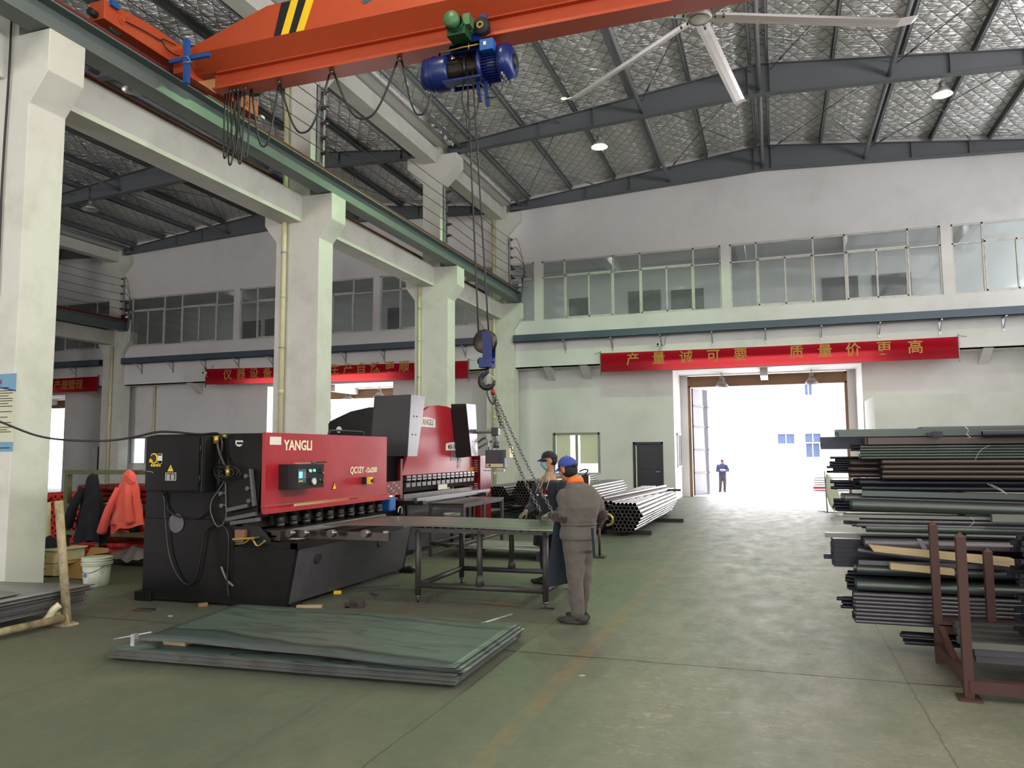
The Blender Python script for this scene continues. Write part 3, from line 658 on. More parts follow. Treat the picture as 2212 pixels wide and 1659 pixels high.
# ---------------------------------------------------------------- cable tray on brackets and banners
def tray(x0, x1, n_):
    t_ = thing('cable_tray', 'long blue grey cable tray along the gallery wall, ' + n_, 'cable tray', (x0, YU-.2, 5.85))
    part('tray_body', G().box(x0, YU-.36, 5.84, x1, YU-.34, 6.10).box(x0, YU-.36, 5.84, x1, YU-.08, 5.86).box(x0, YU-.10, 5.84, x1, YU-.08, 6.10).box(x0, YU-.36, 6.10, x1, YU-.08, 6.11), M['tray'], t_)
    return t_
for x0_, x1_, s_ in ((-9.2, 9.7, 'main bay'), (-28.0, -10.35, 'side bay'), (-46, -29.3, 'third bay')):
    tray(x0_, x1_, s_)
    x = x0_ + (1.95 if x0_ > -10 else .9); k = 1
    while x < x1_:
        b_ = thing('wall_bracket', 'pale angle bracket carrying the cable tray of the %s' % s_, 'bracket', (x, YU, 5.5), 'tray brackets, ' + s_)
        part('upright', G().box(x-.035, YU-.02, 5.38, x+.035, YU, 5.84), M['galv'], b_)
        part('arm', G().box(x-.025, YU-.42, 5.80, x+.025, YU, 5.83), M['galv'], b_)
        part('brace', G().bar((x, YU-.02, 5.48), (x, YU-.38, 5.80), .03, .012), M['galv'], b_)
        x += 1.76; k += 1
def banner_material():
    m = bpy.data.materials.new('red_banner_cloth'); m.use_nodes = True; t = m.node_tree; t.nodes.remove(t.nodes['Principled BSDF'])
    d = nn(t, 'ShaderNodeBsdfDiffuse'); d.inputs[0].default_value = lin((0.58, 0.07, 0.17)) + (1,); r = nn(t, 'ShaderNodeBsdfTranslucent'); r.inputs[0].default_value = lin((1.0, 0.36, 0.36)) + (1,)
    x = nn(t, 'ShaderNodeMixShader'); x.inputs[0].default_value = .45; t.links.new(d.outputs[0], x.inputs[1]); t.links.new(r.outputs[0], x.inputs[2]); t.links.new(x.outputs[0], t.nodes['Material Output'].inputs[0])
    return m
M['banner'] = banner_material()
M['gold'] = mat('gold_print', (0.72, 0.50, 0.24), 0.7, var=0.05)
def banner(a, b, label, chars, n_gap=None, h=.32):
    """a, b: upper corners; cloth .66 m high hung from a batten at each end"""
    y = YU-.08; x0_, x1_ = a.x, b.x; z0_, z1_ = a.z, b.z
    t_ = thing('banner', label, 'banner', (x0_, y, z0_-.7))
    H = .69
    def fn(u, v): return (x0_+(x1_-x0_)*u, y + .008*math.sin(14*v+3*u)+.006*math.sin(40*u), z0_+(z1_-z0_)*u - H*v - .03*math.sin(PI*u)*(1-v))
    g = G().grid(fn, 60, 10)
    c_ = part('banner_cloth', g, M['banner'], t_)
    for x, z in ((x0_, z0_), (x1_, z1_)):
        part('batten', G().box(x-.015, y-.015, z-H-.12, x+.015, y+.015, z+.08), M['tool'], t_)
        part('tie', G().path([(x, y, z+.05), (x+.1*(1 if x == x1_ else -1), YU-.03, z+.02), (x+.25*(1 if x == x1_ else -1), YU-.012, z+.0)], .006, 6), M['tool'], t_)
    for ch, xx, zz in chars:
        part('lettering', text_geo(ch, .47, face_M((xx, y-.028, zz), (1, 0, 0)), .002, bold=.006), M['gold'], t_)
A, B_ = at(1297, 763, Y=YU-.08), at(2070, 727, Y=YU-.08)
ch = [(c_, at(px_, 780, Y=YU-.1).x) for c_, px_ in zip('产量诚可要质量价更高', (1367, 1423, 1482, 1541, 1600, 1721, 1783, 1844, 1911, 1979))]
banner(A, B_, 'red cloth banner with gold characters above the main gate', [(c_, x, A.z + (B_.z-A.z)*(x-A.x)/(B_.x-A.x) - .30) for c_, x in ch])
A, B_ = at(445, 797, Y=YU-.08), at(905, 784, Y=YU-.08); B_.x = at(1012, 770, Y=YU-.08).x
ch = [(c_, A.x + 1.62 + .885*i + (.9 if i > 6 else 0)) for i, c_ in enumerate('仪器设备勤保养生产自然更顺')]
ch = [(c_, at(px_, 800, Y=YU-.1).x) for c_, px_ in zip('仪器设备勤保养', (492, 521, 549, 578, 607, 636, 665))] + [(c_, at(px_, 800, Y=YU-.1).x) for c_, px_ in zip('生产自然更顺畅', (723, 752, 780, 810, 842, 873, 905))]
banner(A, B_, 'red cloth banner with gold characters in the side bay behind the columns', [(c_, x, A.z - .02 - .30) for c_, x in ch])
A, B_ = at(60, 818, Y=YU-.08), at(213, 813, Y=YU-.08); A.x -= 4
ch = [(c_, at(px_, 835, Y=YU-.1).x) for c_, px_ in zip('安全第一生产是管理', (30, 50, 70, 90, 108, 124, 140, 155, 171))]
banner(A, B_, 'short visible end of a red banner in the far side bay', [(c_, x, B_.z - .36) for c_, x in ch])
# ---------------------------------------------------------------- outdoors
g = G(); g.box(-70, 30.6, -.35, 40, 75, -.16); g.box(-70, 30.55, -.2, 40, 30.75, -.0); struct('ground_outside', g, M['concrete'], label='pale concrete yard outside the gates')
g = G(); YB = 52
oh = []
for a_, b_ in (((1680, 938), (1716, 958)), ((1739, 937), (1773, 955)), ((1741, 958), (1771, 987)), ((1738, 830), (1754, 853)), ((1580, 960), (1612, 1040))):
    p = at(*a_, Y=YB); q = at(*b_, Y=YB); oh.append((p.x, q.x, q.z, p.z))
struct('wall_outside', wall_holes(-60, 30, -.3, 11, YB, YB+.3, oh), M['outwall'], label='white building across the yard')
M['bluewin'] = mat('blue_tinted_window', (0.36, 0.42, 0.56), 0.2)
for i, h_ in enumerate(oh):
    w_ = struct('window_%d' % (i+13), G().box(h_[0]-.1, YB-.1, h_[2]-.08, h_[1]+.1, YB, h_[2]), M['outwall'], label='blue tinted window of the building across the yard, %s' % ('low wide one', 'upper pane near the tubes', 'lower pane near the tubes', 'small high one', 'doorway')[i])
    part('pane', G().box(h_[0], YB+.1, h_[2], h_[1], YB+.14, h_[3]), M['bluewin'] if i < 4 else M['outwall'], w_)
    part('mullion', G().box((h_[0]+h_[1])/2-.03, YB+.05, h_[2], (h_[0]+h_[1])/2+.03, YB+.1, h_[3]), M['outwall'], w_)
# ================================================================ crane runways, conductor wires
def runway(x, y0, y1, label):
    t_ = thing('crane_runway', label, 'crane runway', (x, y0, 7.37))
    g = G(); g.box(x-.006, y0, 7.385, x+.006, y1, 7.75).box(x-.17, y0, 7.37, x+.17, y1, 7.387).box(x-.17, y0, 7.745, x+.17, y1, 7.762)
    part('girder', g, M['gird'], t_)
    part('rail', G().box(x-.035, y0, 7.762, x+.035, y1, 7.79).box(x-.012, y0, 7.79, x+.012, y1, 7.88).box(x-.03, y0, 7.88, x+.03, y1, 7.92), M['redoxide'], t_)
    part('angle_strip', G().box(x+.10*(1 if x > X1 or (x < -20 and x > X2) else -1), y0, 7.762, x+.17*(1 if x > X1 or (x < -20 and x > X2) else -1), y1, 7.775), M['gird'], t_, label='pale edge strip')
    y = math.ceil(y0) + .2
    while y < y1 and x > -12:
        for s_ in (-1, 1):
            part('rail_clip', G().box(x+s_*.035, y-.03, 7.762, x+s_*.10, y+.03, 7.80), M['redoxide'], t_)
        y += 1.15
    part('end_plate', G().box(x-.17, y1, 7.37, x+.17, y1+.012, 7.762), M['gird'], t_)
    return t_
runway(-9.10, -6.0, 27.32, 'grey green crane runway girder with red rail on the near columns')
runway(-10.44, -6.0, 27.32, 'side bay crane runway girder behind the near column row')
runway(X2+.67, 6.0, 27.32, 'dark crane runway girder of the far column row')
runway(X2-.67, 6.0, 27.32, 'crane runway girder of the third bay')
WIRE_Z = (9.78, 9.44, 9.09, 8.74, 8.39)
M['insul'] = mat('brown_insulator', (0.30, 0.10, 0.09), 0.3)
def conductor(cx, s_, tag_):
    x = cx + .295; xw = x + .24
    for k, z in enumerate(WIRE_Z):
        g = G(); pts = []
        stops = [-5.0] + [cy+.28 for cy in CY[1:]]
        for a, b in zip(stops, stops[1:]): pts += sag((xw, a, z), (xw, b - (.45 if b > 27 else 0), z), .05, 6)[:-1]
        pts.append(Vector((xw, 27.0, z)))
        single('conductor_wire', G().path(pts, .0085, 6), M['cable'], 'bare crane conductor wire of the %s, %s from the top' % (tag_, ('first', 'second', 'third', 'fourth', 'fifth')[k]), 'wire')
    for cy in CY[1:]:
        t_ = thing('insulator_bracket', 'upright channel with five insulators on the %s, %s' % (tag_, ('column nearest the camera', 'column behind the shear', 'column behind the press brake', 'column against the gallery wall')[CY.index(cy)-1]), 'bracket', (x, cy+.28, 8.2))
        part('channel', G().box(x, cy+.20, 8.15, x+.09, cy+.36, 8.17).box(x, cy+.20, 8.15, x+.02, cy+.36, 9.98).box(x, cy+.20, 8.15, x+.09, cy+.215, 9.98).box(x, cy+.345, 8.15, x+.09, cy+.36, 9.98), M['galv'], t_)
        for z in WIRE_Z:
            i_ = part('insulator', G().lathe([(0, .0), (.035, .0), (.05, .03), (.035, .06), (.05, .09), (.03, .12), (0, .12)], (x+.09, cy+.28, z), 'x', 10), M['insul'], t_)
            part('clamp', G().box(xw-.03, cy+.25, z-.025, xw+.02, cy+.31, z+.03), M['tool'], i_)
    # anchor insulators, coloured loops and the switch at the end wall
    t_ = thing('conductor_anchor', 'anchor insulators with looping leads at the wire ends, %s' % tag_, 'insulator', (xw, 27.05, 8.3))
    cl = [mat('lead_%s_%d' % (tag_.replace(' ', '_'), i), c_, .5) for i, c_ in enumerate(((.55, .50, .15), (.35, .40, .18), (.45, .12, .1), (.10, .16, .45), (.1, .1, .1)))]
    for k, z in enumerate(WIRE_Z):
        part('insulator', G().ball((xw, 27.06, z), (.05, .07, .05), 12, 8), M['insul'], t_)
        part('turnbuckle', G().cyl((xw, 26.62, z), (xw, 26.98, z), .016, 8), M['galv'], t_)
        e = Vector((xw+.42, 27.12, 8.02))
        p0 = Vector((xw+.02, 27.1, z)); pts = spline([p0, p0+Vector((.18, .02, .0)), p0.lerp(e, .5)+Vector((.20+.04*k, 0, .12)), e+Vector((-.02*k+.04, 0, .25)), e+Vector((0, 0, 0))], 7)
        part('lead', G().path(pts, .012, 6), cl[k], t_)
    e = Vector((xw+.42, 27.12, 8.02))
    part('conduit', G().path([e+Vector((0, 0, .03)), e+Vector((-.03, 0, -.3)), e+Vector((-.12, .02, -.62))], .035, 10), M['steel'], t_)
conductor(X1, 1, 'near row'); conductor(X2, 1, 'far row')
# end stop lever on the runway end
t_ = thing('limit_stop', 'dark end stop with white switch on the runway end', 'stop', (-9.0, 27.1, 7.92))
part('block', G().box(-9.16, 27.05, 7.925, -8.98, 27.25, 8.06), M['steel'], t_); part('lever', G().bar((-9.0, 27.15, 7.96), (-8.62, 27.2, 7.90), .03, .02), M['tool'], t_); part('switch_box', G().box(-8.98, 27.12, 7.98, -8.84, 27.2, 8.06), M['white'], t_)
t_ = thing('limit_stop', 'small dark end stop with white switch on the far row runway', 'stop', (X2+.67, 27.1, 7.92))
part('block', G().box(X2+.55, 27.05, 7.925, X2+.75, 27.25, 8.1), M['black'], t_); part('switch_box', G().box(X2+.75, 27.1, 7.96, X2+.92, 27.2, 8.05), M['white'], t_)
part('post', G().box(X2+.80, 27.22, 6.85, X2+.92, 27.3, 7.9), M['white'], t_)

# ================================================================ overhead crane
CX0 = -9.10; CYM = 9.85
cr = thing('overhead_crane', 'orange single girder overhead crane with hazard stripes above the shearing machine', 'crane', (0, CYM, 7.92))
g = G(); top = 8.62; y0, y1 = 9.5, 10.2; ym = 9.85
def sec(x, zt_): return [(x, y0, 8.09), (x, y0, zt_), (x, y1, zt_), (x, y1, 8.09), (x, y1-.26, 7.885), (x, y0+.26, 7.885)]
secs = [sec(-8.78, 8.17), sec(-7.22, top), sec(8.3, top), sec(8.8, 8.2)]
vs = [p for s_ in secs for p in s_]; fs = [(i*6+k, i*6+(k+1) % 6, (i+1)*6+(k+1) % 6, (i+1)*6+k) for i in range(3) for k in range(6)]
g.add(vs, [tuple(reversed(f)) for f in fs] + [tuple(range(6)), tuple(reversed(range(18, 24)))])
part('box_girder', g, M['orange'], cr)
g = G(); g.box(-8.45, ym-.007, 7.57, 8.6, ym+.007, 7.885).box(-8.36, ym-.18, 7.545, 8.5, ym+.18, 7.572).box(-8.36, ym-.09, 7.86, 8.5, ym+.09, 7.884)
part('i_beam', g, M['orange'], cr)
for s_, nm in ((-1, ''), (1, '')):
    xc = CX0 if s_ < 0 else 8.86
    c_ = G(); c_.prism([(8.10, 7.985), (11.60, 7.985), (11.60, 8.27), (10.75, 8.36), (8.95, 8.36), (8.10, 8.27)], 'x', xc-.13, xc+.15)
    ec = part('end_carriage', c_, M['orange'], cr, bev=.006)
    for yy in (8.42, 11.28):
        part('wheel', G().cyl((xc-.06, yy, 8.05), (xc+.06, yy, 8.05), .125, 24).cyl((xc-.075, yy, 8.05), (xc-.055, yy, 8.05), .15, 24), M['tool'], ec)
        part('axle_cap', G().cyl((xc+.15, yy, 8.13), (xc+.165, yy, 8.13), .07, 16).cyl((xc+.165, yy, 8.13), (xc+.18, yy, 8.13), .035, 12), M['orange'], ec)
        part('arch_plate', G().box(xc+.15, yy-.12, 8.20, xc+.158, yy+.12, 8.235), M['orange'], ec)
    part('buffer', G().cyl((xc, 8.10, 8.06), (xc, 7.98, 8.06), .055, 12), M['rubber'], ec); part('buffer', G().cyl((xc, 11.6, 8.06), (xc, 11.72, 8.06), .055, 12), M['rubber'], ec)
    part('sensor', G().box(xc+.15, 8.18, 8.22, xc+.21, 8.32, 8.30), M['blue2'], ec); part('sensor', G().box(xc+.15, 11.62, 7.99, xc+.21, 11.72, 8.04), M['white'], ec)
    # joint plate with bolt holes
    jp = part('joint_plate', G().box(xc+.15 if s_ < 0 else xc-.3, 9.46, 7.80, xc+.34 if s_ < 0 else xc-.14, 10.24, 8.20), M['orange'], ec)
    for z in (7.9, 8.1): part('bolt', G().cyl((xc+.36*(1 if s_ < 0 else -1), 9.52, z), (xc+.33*(1 if s_ < 0 else -1), 9.52, z), .03, 8), M['black'], ec)
for k, (b0, b1, t0_, t1_) in enumerate(((591, 606.5, 608, 628.5), (606.5, 623.5, 628.5, 645), (623.5, 639, 645, 663), (639, 656, 663, 681))):
    pts = [at(px_, py_, Y=y0-.004) for px_, py_ in ((b0, 78), (b1, 75), (t1_, -3), (t0_, -1))]
    for p, z in zip(pts, (8.095, 8.095, 8.615, 8.615)): p.z = z
    part('hazard_stripe', G().slab(pts, (0, .003, 0)), M['yellow'] if k % 2 else M['black'], cr, label='yellow stripe' if k % 2 else 'black stripe')
part('lettering', text_geo('安', .46, face_M(at(809, -22, Y=y0-.004), (1, 0, 0)), .002, bold=.014), mat('print_blue', (0.22, 0.30, 0.42), 0.6), cr)
# blue bars lashed in a cross near the joint
p = at(403, 133, Y=9.25)
bc = thing('blue_bars', 'two blue square bars wired together as a cross at the crane end', 'bar', tuple(p))
a_, b_ = at(404, 86, Y=9.25), at(403, 180, Y=9.25)
part('upright_bar', G().bar(a_, b_, .075, .075, (0, 1, 0)), M['blue2'], bc); part('cross_bar', G().bar(at(368, 134, Y=9.33), at(453, 118, Y=9.33), .06, .06), M['blue2'], bc)
part('wire_tie', G().path([p+Vector((-.06, -.06, .05)), p+Vector((.06, -.06, .05)), p+Vector((.06, .12, -.05)), p+Vector((-.06, .12, -.05))], .006, 6, closed=True), M['galv'], bc)
part('wire_tie', G().path([p+Vector((-.05, -.055, -.03)), p+Vector((.08, -.055, -.05)), p+Vector((.08, .10, .05))], .006, 6), M['galv'], bc)
# travel motor on the far end of the carriage
tm = thing('travel_motor', 'green travel drive motor on the crane end carriage', 'motor', (-8.85, 11.15, 8.1))
part('gearbox', G().prism([(-.15, -.1), (.13, -.12), (.15, .12), (-.05, .18), (-.15, .1)], 'y', 0, .22), M['green'], tm)
bpy.data.objects[tm.children[0].name].location = (0.02, -.08, .18)
g = G(); g.lathe([(0, -.02), (.10, -.02), (.11, .02), (.11, .20), (.10, .24), (.055, .25), (.055, .31), (0, .31)], (-8.80, 11.15, 8.28), 'x', 20)
for k in range(14): t0_ = 2*PI*k/14; g.box(-8.78, 11.15+.11*math.cos(t0_)-.004, 8.28+.11*math.sin(t0_)-.004, -8.62, 11.15+.125*math.cos(t0_)+.004, 8.28+.125*math.sin(t0_)+.004)
part('motor_body', g, M['green'], tm)
part('motor_cable', G().path(spline([(-8.85, 11.1, 8.4), (-8.8, 10.8, 8.42), (-8.9, 10.4, 8.36), (-8.92, 10.1, 8.3)], 6), .008, 6), M['cable'], tm)
# sensor cable along the carriage
single('sensor_cable', G().path(spline([at(263, 42, X=-8.93), at(310, 66, X=-8.92), at(348, 88, X=-8.92), at(352, 84, X=-8.92), at(380, 98, X=-8.90)], 6), .009, 6), M['cable'], 'thin black cable along the orange end carriage', 'cable')
single('carriage_cable_box', G().path(spline([at(350, 88, X=-8.91), at(360, 105, X=-8.9), at(378, 118, X=-8.88), at(395, 120, X=-8.80)], 6), .011, 6), M['cable'], 'looped cable end hanging below the carriage sensor', 'cable')

# ================================================================ hoist
hz = 7.20; hy = 9.85; F = Vector((0, 0.27, 0))
ho = thing('electric_hoist', 'blue wire rope hoist with green trolley motor under the crane girder', 'hoist', (-3.95, hy, hz))
g = G(); g.lathe([(0, 0), (.20, 0), (.245, .03), (.25, .10), (.25, .36), (.235, .40), (0, .40)], (-4.66, hy, hz), 'x', 28)
gb = part('gearbox', g, M['blue'], ho)
part('gear_rim', G().lathe([(.252, 0), (.262, 0), (.262, .02), (.252, .02)], (-4.50, hy, hz), 'x', 28), M['blue'], gb)
part('gear_cover', G().lathe([(0, 0), (.13, 0), (.15, .03), (.15, .12), (0, .12)], (-4.70, hy, hz-.06), 'x', 20), M['blue'], gb)
g = G(); prof = [(.175 + (.008 if k % 2 else 0), k*.011) for k in range(42)]; g.lathe(prof, (-4.26, hy, hz), 'x', 24); part('rope_drum', g, M['drum'], ho)
part('rope_guide', G().lathe([(.19, 0), (.215, 0), (.215, .05), (.19, .05)], (-4.02, hy, hz), 'x', 24), M['drum'], ho)
for dy_, dz_, w_, h_ in ((-.15, -.235, .17, .03), (.20, -.16, .03, .06), (-.17, .2, .03, .05)): part('frame_bar', G().bar((-4.3, hy+dy_, hz+dz_), (-3.72, hy+dy_, hz+dz_), w_, h_), M['blue'], ho)
part('flange', G().lathe([(.0, 0), (.255, 0), (.27, .02), (.27, .05), (.22, .07), (.0, .07)], (-3.80, hy, hz), 'x', 28), M['blue'], ho)
g = G(); g.lathe([(.0, 0), (.20, 0), (.20, .26), (0, .26)], (-3.74, hy, hz), 'x', 28)
for k in range(36):
    t0_ = 2*PI*k/36; c_, s_ = math.cos(t0_), math.sin(t0_)
    g.box(-.0, -.003, .19, .25, .003, .235, Matrix.Translation((-3.73, hy, hz)) @ Matrix.Rotation(t0_, 4, 'X'))
part('motor', g, M['blue'], ho)
g = G(); g.lathe([(.235, 0), (.26, .01), (.265, .10), (.24, .17), (.17, .21), (.06, .215)], (-3.50, hy, hz), 'x', 28); mc = part('motor_cover', g, M['blue'], ho)
part('fan_grille', G().lathe([(0, 0), (.11, 0), (.115, .008), (0, .012)], (-3.285, hy, hz), 'x', 20), M['black'], mc)
for k in range(4):
    part('bolt', G().cyl((-3.42, hy-.20+.08*k, hz-.235), (-3.40, hy-.24+.08*k, hz-.28), .018, 8), M['galv'], mc)
jb = part('junction_box', G().box(-3.70, hy-.34, hz+.06, -3.50, hy-.20, hz+.22), M['blue2'], ho, label='light blue junction box', bev=.01)
part('nameplate', G().box(-3.64, hy-.343, hz+.13, -3.60, hy-.34, hz+.18), M['paper'], jb)
part('conduit', G().path([(-4.30, hy-.27, hz+.17), (-3.98, hy-.28, hz+.19), (-3.72, hy-.28, hz+.19)], .014, 8).path([(-3.88, hy-.28, hz+.14), (-3.88, hy-.29, hz+.23)], .01, 6), M['brass'], ho)
# trolley
g = G(); g.prism([(-4.22, 7.40), (-3.66, 7.40), (-3.70, 7.50), (-3.62, 7.83), (-3.72, 7.86), (-3.90, 7.56), (-4.16, 7.52)], 'y', hy-.235, hy-.215)
g.prism([(-4.22, 7.40), (-3.66, 7.40), (-3.70, 7.50), (-3.62, 7.83), (-3.72, 7.86), (-3.90, 7.56), (-4.16, 7.52)], 'y', hy+.215, hy+.235)
g.box(-4.2, hy-.235, 7.40, -3.68, hy+.235, 7.47)
tr = part('trolley', g, M['blue'], ho)
for x_ in (-4.06, -3.70):
    for s_ in (-1, 1): part('wheel', G().cyl((x_, hy+s_*.10, 7.655), (x_, hy+s_*.17, 7.655), .082, 20).cyl((x_, hy+s_*.17, 7.655), (x_, hy+s_*.20, 7.655), .105, 20).cyl((x_, hy+s_*.20, 7.655), (x_, hy+s_*.235, 7.655), .03, 10), M['rubber'], tr)
tg = part('trolley_motor', G().lathe([(0, 0), (.10, 0), (.115, .03), (.115, .12), (.09, .15)], (-4.02, hy-.62, 7.65), 'y', 18), M['lgreen'], ho, label='light green motor end cap')
part('motor_body', G().lathe([(.125, 0), (.13, .02), (.13, .17), (.10, .24), (.10, .30), (0, .30)], (-4.0, hy-.54, 7.62), 'y', 18).box(-4.12, hy-.5, 7.46, -3.85, hy-.26, 7.6), M['green'], tg)
part('terminal_box', G().box(-3.88, hy-.5, 7.58, -3.78, hy-.34, 7.74), M['lgreen'], tg)
part('drive_wheel', G().lathe([(.0, 0), (.12, 0), (.125, .02), (.125, .06), (.05, .07)], (-3.70, hy-.30, 7.655), 'y', 24), M['rubber'], tr, label='black drive wheel')
part('wheel_hub', G().tube((-3.70, hy-.315, 7.655), (-3.70, hy-.30, 7.655), .05, .03, 16), M['brass'], tr)
part('stop_plate', G().prism([(-3.62, 7.40), (-3.38, 7.38), (-3.44, 7.46), (-3.62, 7.56)], 'y', hy-.05, hy+.02), M['dred'], tr)
# limit lever, hanging leads
part('limit_arm', G().bar((-3.82, hy-.1, hz-.25), (-3.78, hy-.1, hz-.56), .05, .02).bar((-3.72, hy-.06, hz-.25), (-3.68, hy-.06, hz-.62), .06, .02), M['blue'], ho, label='blue limit switch arms')
part('lead', G().path(spline([(-4.02, hy-.12, hz-.25), (-4.05, hy-.12, hz-.5), (-3.95, hy-.12, hz-.78), (-3.82, hy-.12, hz-.72), (-3.80, hy-.12, hz-.45)], 8), .009, 6), M['cable'], ho)
part('lead', G().path(spline([(-3.42, hy-.1, hz-.24), (-3.45, hy-.1, hz-.4), (-3.55, hy-.1, hz-.52), (-3.68, hy-.08, hz-.50)], 8), .009, 6), M['cable'], ho)
# rope, hook block
HB = at(1048, 738, Y=9.1)
g = G()
for dx, dt in ((-.085, -.02), (.055, .02)):
    a_ = Vector((-3.90 + dt*2, hy-.20, hz-.10)); b_ = HB + Vector((dx, 0, .02)); g.path([a_.lerp(b_, k/4) for k in range(5)], .011, 6)
single('wire_rope', g, M['rope'], 'two falls of dark wire rope between the blue hoist and its hook block', 'rope')
hb = thing('hook_block', 'blue hook block with black hook hanging before the fourth column', 'hook', tuple(HB))
part('sheave', G().lathe([(0, -.05), (.03, -.05), (.14, -.035), (.155, -.03), (.13, 0), (.155, .03), (.14, .035), (.03, .05), (0, .05)], HB, 'y', 28), M['oil'], hb)
part('cheek', G().prism([(HB.x-.02, HB.z+.12), (HB.x+.09, HB.z+.10), (HB.x+.12, HB.z-.02), (HB.x+.11, HB.z-.22), (HB.x-.01, HB.z-.22), (HB.x-.0, HB.z-.08)], 'y', HB.y-.075, HB.y-.06).prism([(HB.x-.02, HB.z+.12), (HB.x+.09, HB.z+.10), (HB.x+.12, HB.z-.02), (HB.x+.11, HB.z-.22), (HB.x-.01, HB.z-.22), (HB.x-.0, HB.z-.08)], 'y', HB.y+.06, HB.y+.075), M['blue'], hb)
part('crosshead', G().box(HB.x-.06, HB.y-.08, HB.z-.34, HB.x+.11, HB.y+.08, HB.z-.21).cyl((HB.x-.1, HB.y, HB.z-.25), (HB.x+.13, HB.y, HB.z-.25), .035, 12), M['blue'], hb, bev=.008)
hc = HB + Vector((.045, 0, -.50)); pts = [HB+Vector((.03, 0, -.32)), HB+Vector((.03, 0, -.40))] + [hc + Vector((-.012 + .095*math.cos(t0_), 0, .095*math.sin(t0_))) for t0_ in [PI*(.72 + .16*k) for k in range(9)]]
part('hook', G().path(pts, [.022, .024, .030, .036, .040, .042, .040, .036, .030, .022, .012], 10), M['black'], hb)
part('latch', G().bar(hc+Vector((-.03, 0, .10)), hc+Vector((.075, 0, .03)), .02, .008), M['galv'], hb)
# sling: master link, chains to the plate on the table
def chain(name, pts, label, L=.052, wdt=.017, r=.0052):
    """a chain of links along a polyline, built as one object"""
    P = [Vector(p) for p in pts]; g = G(); seg = [(P[i], P[i+1]) for i in range(len(P)-1)]; tot = sum((b-a).length for a, b in seg); n_ = int(tot / (L*.74)); k = 0
    for i in range(n_):
        s_ = (i+.5) * tot / n_; acc = 0
        for a, b in seg:
            l = (b-a).length
            if acc + l >= s_: p = a.lerp(b, (s_-acc)/l); d = (b-a).normalized(); break
            acc += l
        u = Vector((0, 1, 0)) if i % 2 else d.cross(Vector((0, 1, 0))).normalized(); u = (u - d*u.dot(d)).normalized()
        ring = []
        for q in range(10):
            t0_ = 2*PI*q/10; ring.append(p + d*(math.cos(t0_)*L*.5) + u*(math.sin(t0_)*wdt))
        g.path(ring, r, 5, closed=True)
    return g
lk = thing('lifting_sling', 'steel lifting chains from the crane hook down to the plate on the table', 'chain', tuple(hc))
TOP = at(1065, 852, Y=9.0); h0 = hc + Vector((0, 0, -.06))
part('master_link', G().path([h0 + Vector((.02*0 + .045*math.sin(t0_)+.03*(1-math.cos(t0_)), 0, -.115 + .125*math.cos(t0_))) for t0_ in [2*PI*k/18 for k in range(18)]], .011, 8, closed=True), M['oil'], lk)
part('swivel', G().ball(TOP+Vector((0, 0, .03)), (.03, .03, .045), 12, 8), M['dred'], lk)
E1 = at(1168, 1104, Y=8.62); E2 = at(1201, 1118, Y=8.9)
K1 = at(1107, 1000, Y=8.85)
part('chain_leg', chain('c', sag(TOP, E1, .12, 10), ''), M['chain'], lk)
part('chain_leg', chain('c', sag(TOP+Vector((.01, .03, 0)), E2, .06, 10), ''), M['chain'], lk)
part('chain_loop', chain('c', [TOP, TOP+Vector((.03, .02, -.15)), TOP+Vector((.10, .02, -.42))], ''), M['oil'], lk)
# festoon cable
fe = thing('festoon_cable', 'flat black festoon cable hanging in loops below the crane girder', 'cable', (-7.5, 9.85, 7.5))
tops = [at(px_, 150, Y=9.8).x for px_ in (604, 719, 864, 952)]; zf = 7.50
def loop(xa, xb, drop, r=.016, skew=0):
    pts = []
    for k in range(25):
        t0_ = k/24; s_ = 1-(2*t0_-1)**2; e = abs(2*t0_-1)**2.4
        pts.append(Vector((xa+(xb-xa)*(.5+.5*(2*t0_-1)*(.78+.22*e)), 9.80+skew*s_, zf - drop*(1-abs(2*t0_-1)**2.6))))
    return pts
def tpx(px_): return at(px_, 150, Y=9.8).x
for a_, b_, d_ in ((606, 712, .86), (722, 858, .80), (868, 950, .88)):
    part('cable_loop', G().path(loop(tpx(a_), tpx(b_), d_), .016, 8), M['cable'], fe)
part('cable_loop', G().path(loop(tpx(545), tpx(603), .98), .016, 8), M['cable'], fe)
for q, (a_, b_, d_) in enumerate(((488, 512, 1.12), (494, 520, 1.22), (500, 522, 1.05), (508, 530, 1.18), (512, 542, 1.1))):
    part('cable_loop', G().path(loop(tpx(a_), tpx(b_), d_, skew=.05*q-.1), .014, 8), M['cable'], fe)
for px_ in (500, 508, 516, 532, 604, 717, 863):
    x_ = tpx(px_); part('cable_carrier', G().cyl((x_-.03, 9.80, zf+.03), (x_+.03, 9.80, zf+.03), .03, 10).box(x_-.012, 9.78, zf-.03, x_+.012, 9.82, zf+.045), M['tool'], fe)

# ================================================================ ceiling fan
fc = Vector((-0.93, 12.17, 8.7))
fa = thing('ceiling_fan', 'very large six bladed white ceiling fan under the ridge', 'fan', tuple(fc))
part('hub', G().lathe([(0, -.06), (.12, -.06), (.19, -.04), (.20, .0), (.20, .05), (.0, .07)], fc, 'z', 32), M['white'], fa)
part('hub_ring', G().lathe([(.165, -.066), (.175, -.066), (.175, -.055), (.165, -.055)], fc, 'z', 32), M['tray'], fa, label='blue grey ring on the hub cap')
part('motor', G().lathe([(0, .07), (.16, .07), (.16, .30), (.10, .34), (0, .34)], fc, 'z', 24), M['black'], fa)
part('down_rod', G().cyl(fc+Vector((0, 0, .34)), (fc.x, fc.y, 11.9), .045, 14), M['steel'], fa)
part('mount_beam', G().box(fc.x-1.0, fc.y-.05, 11.86, fc.x+1.0, fc.y+.05, 11.98), M['steel'], fa)
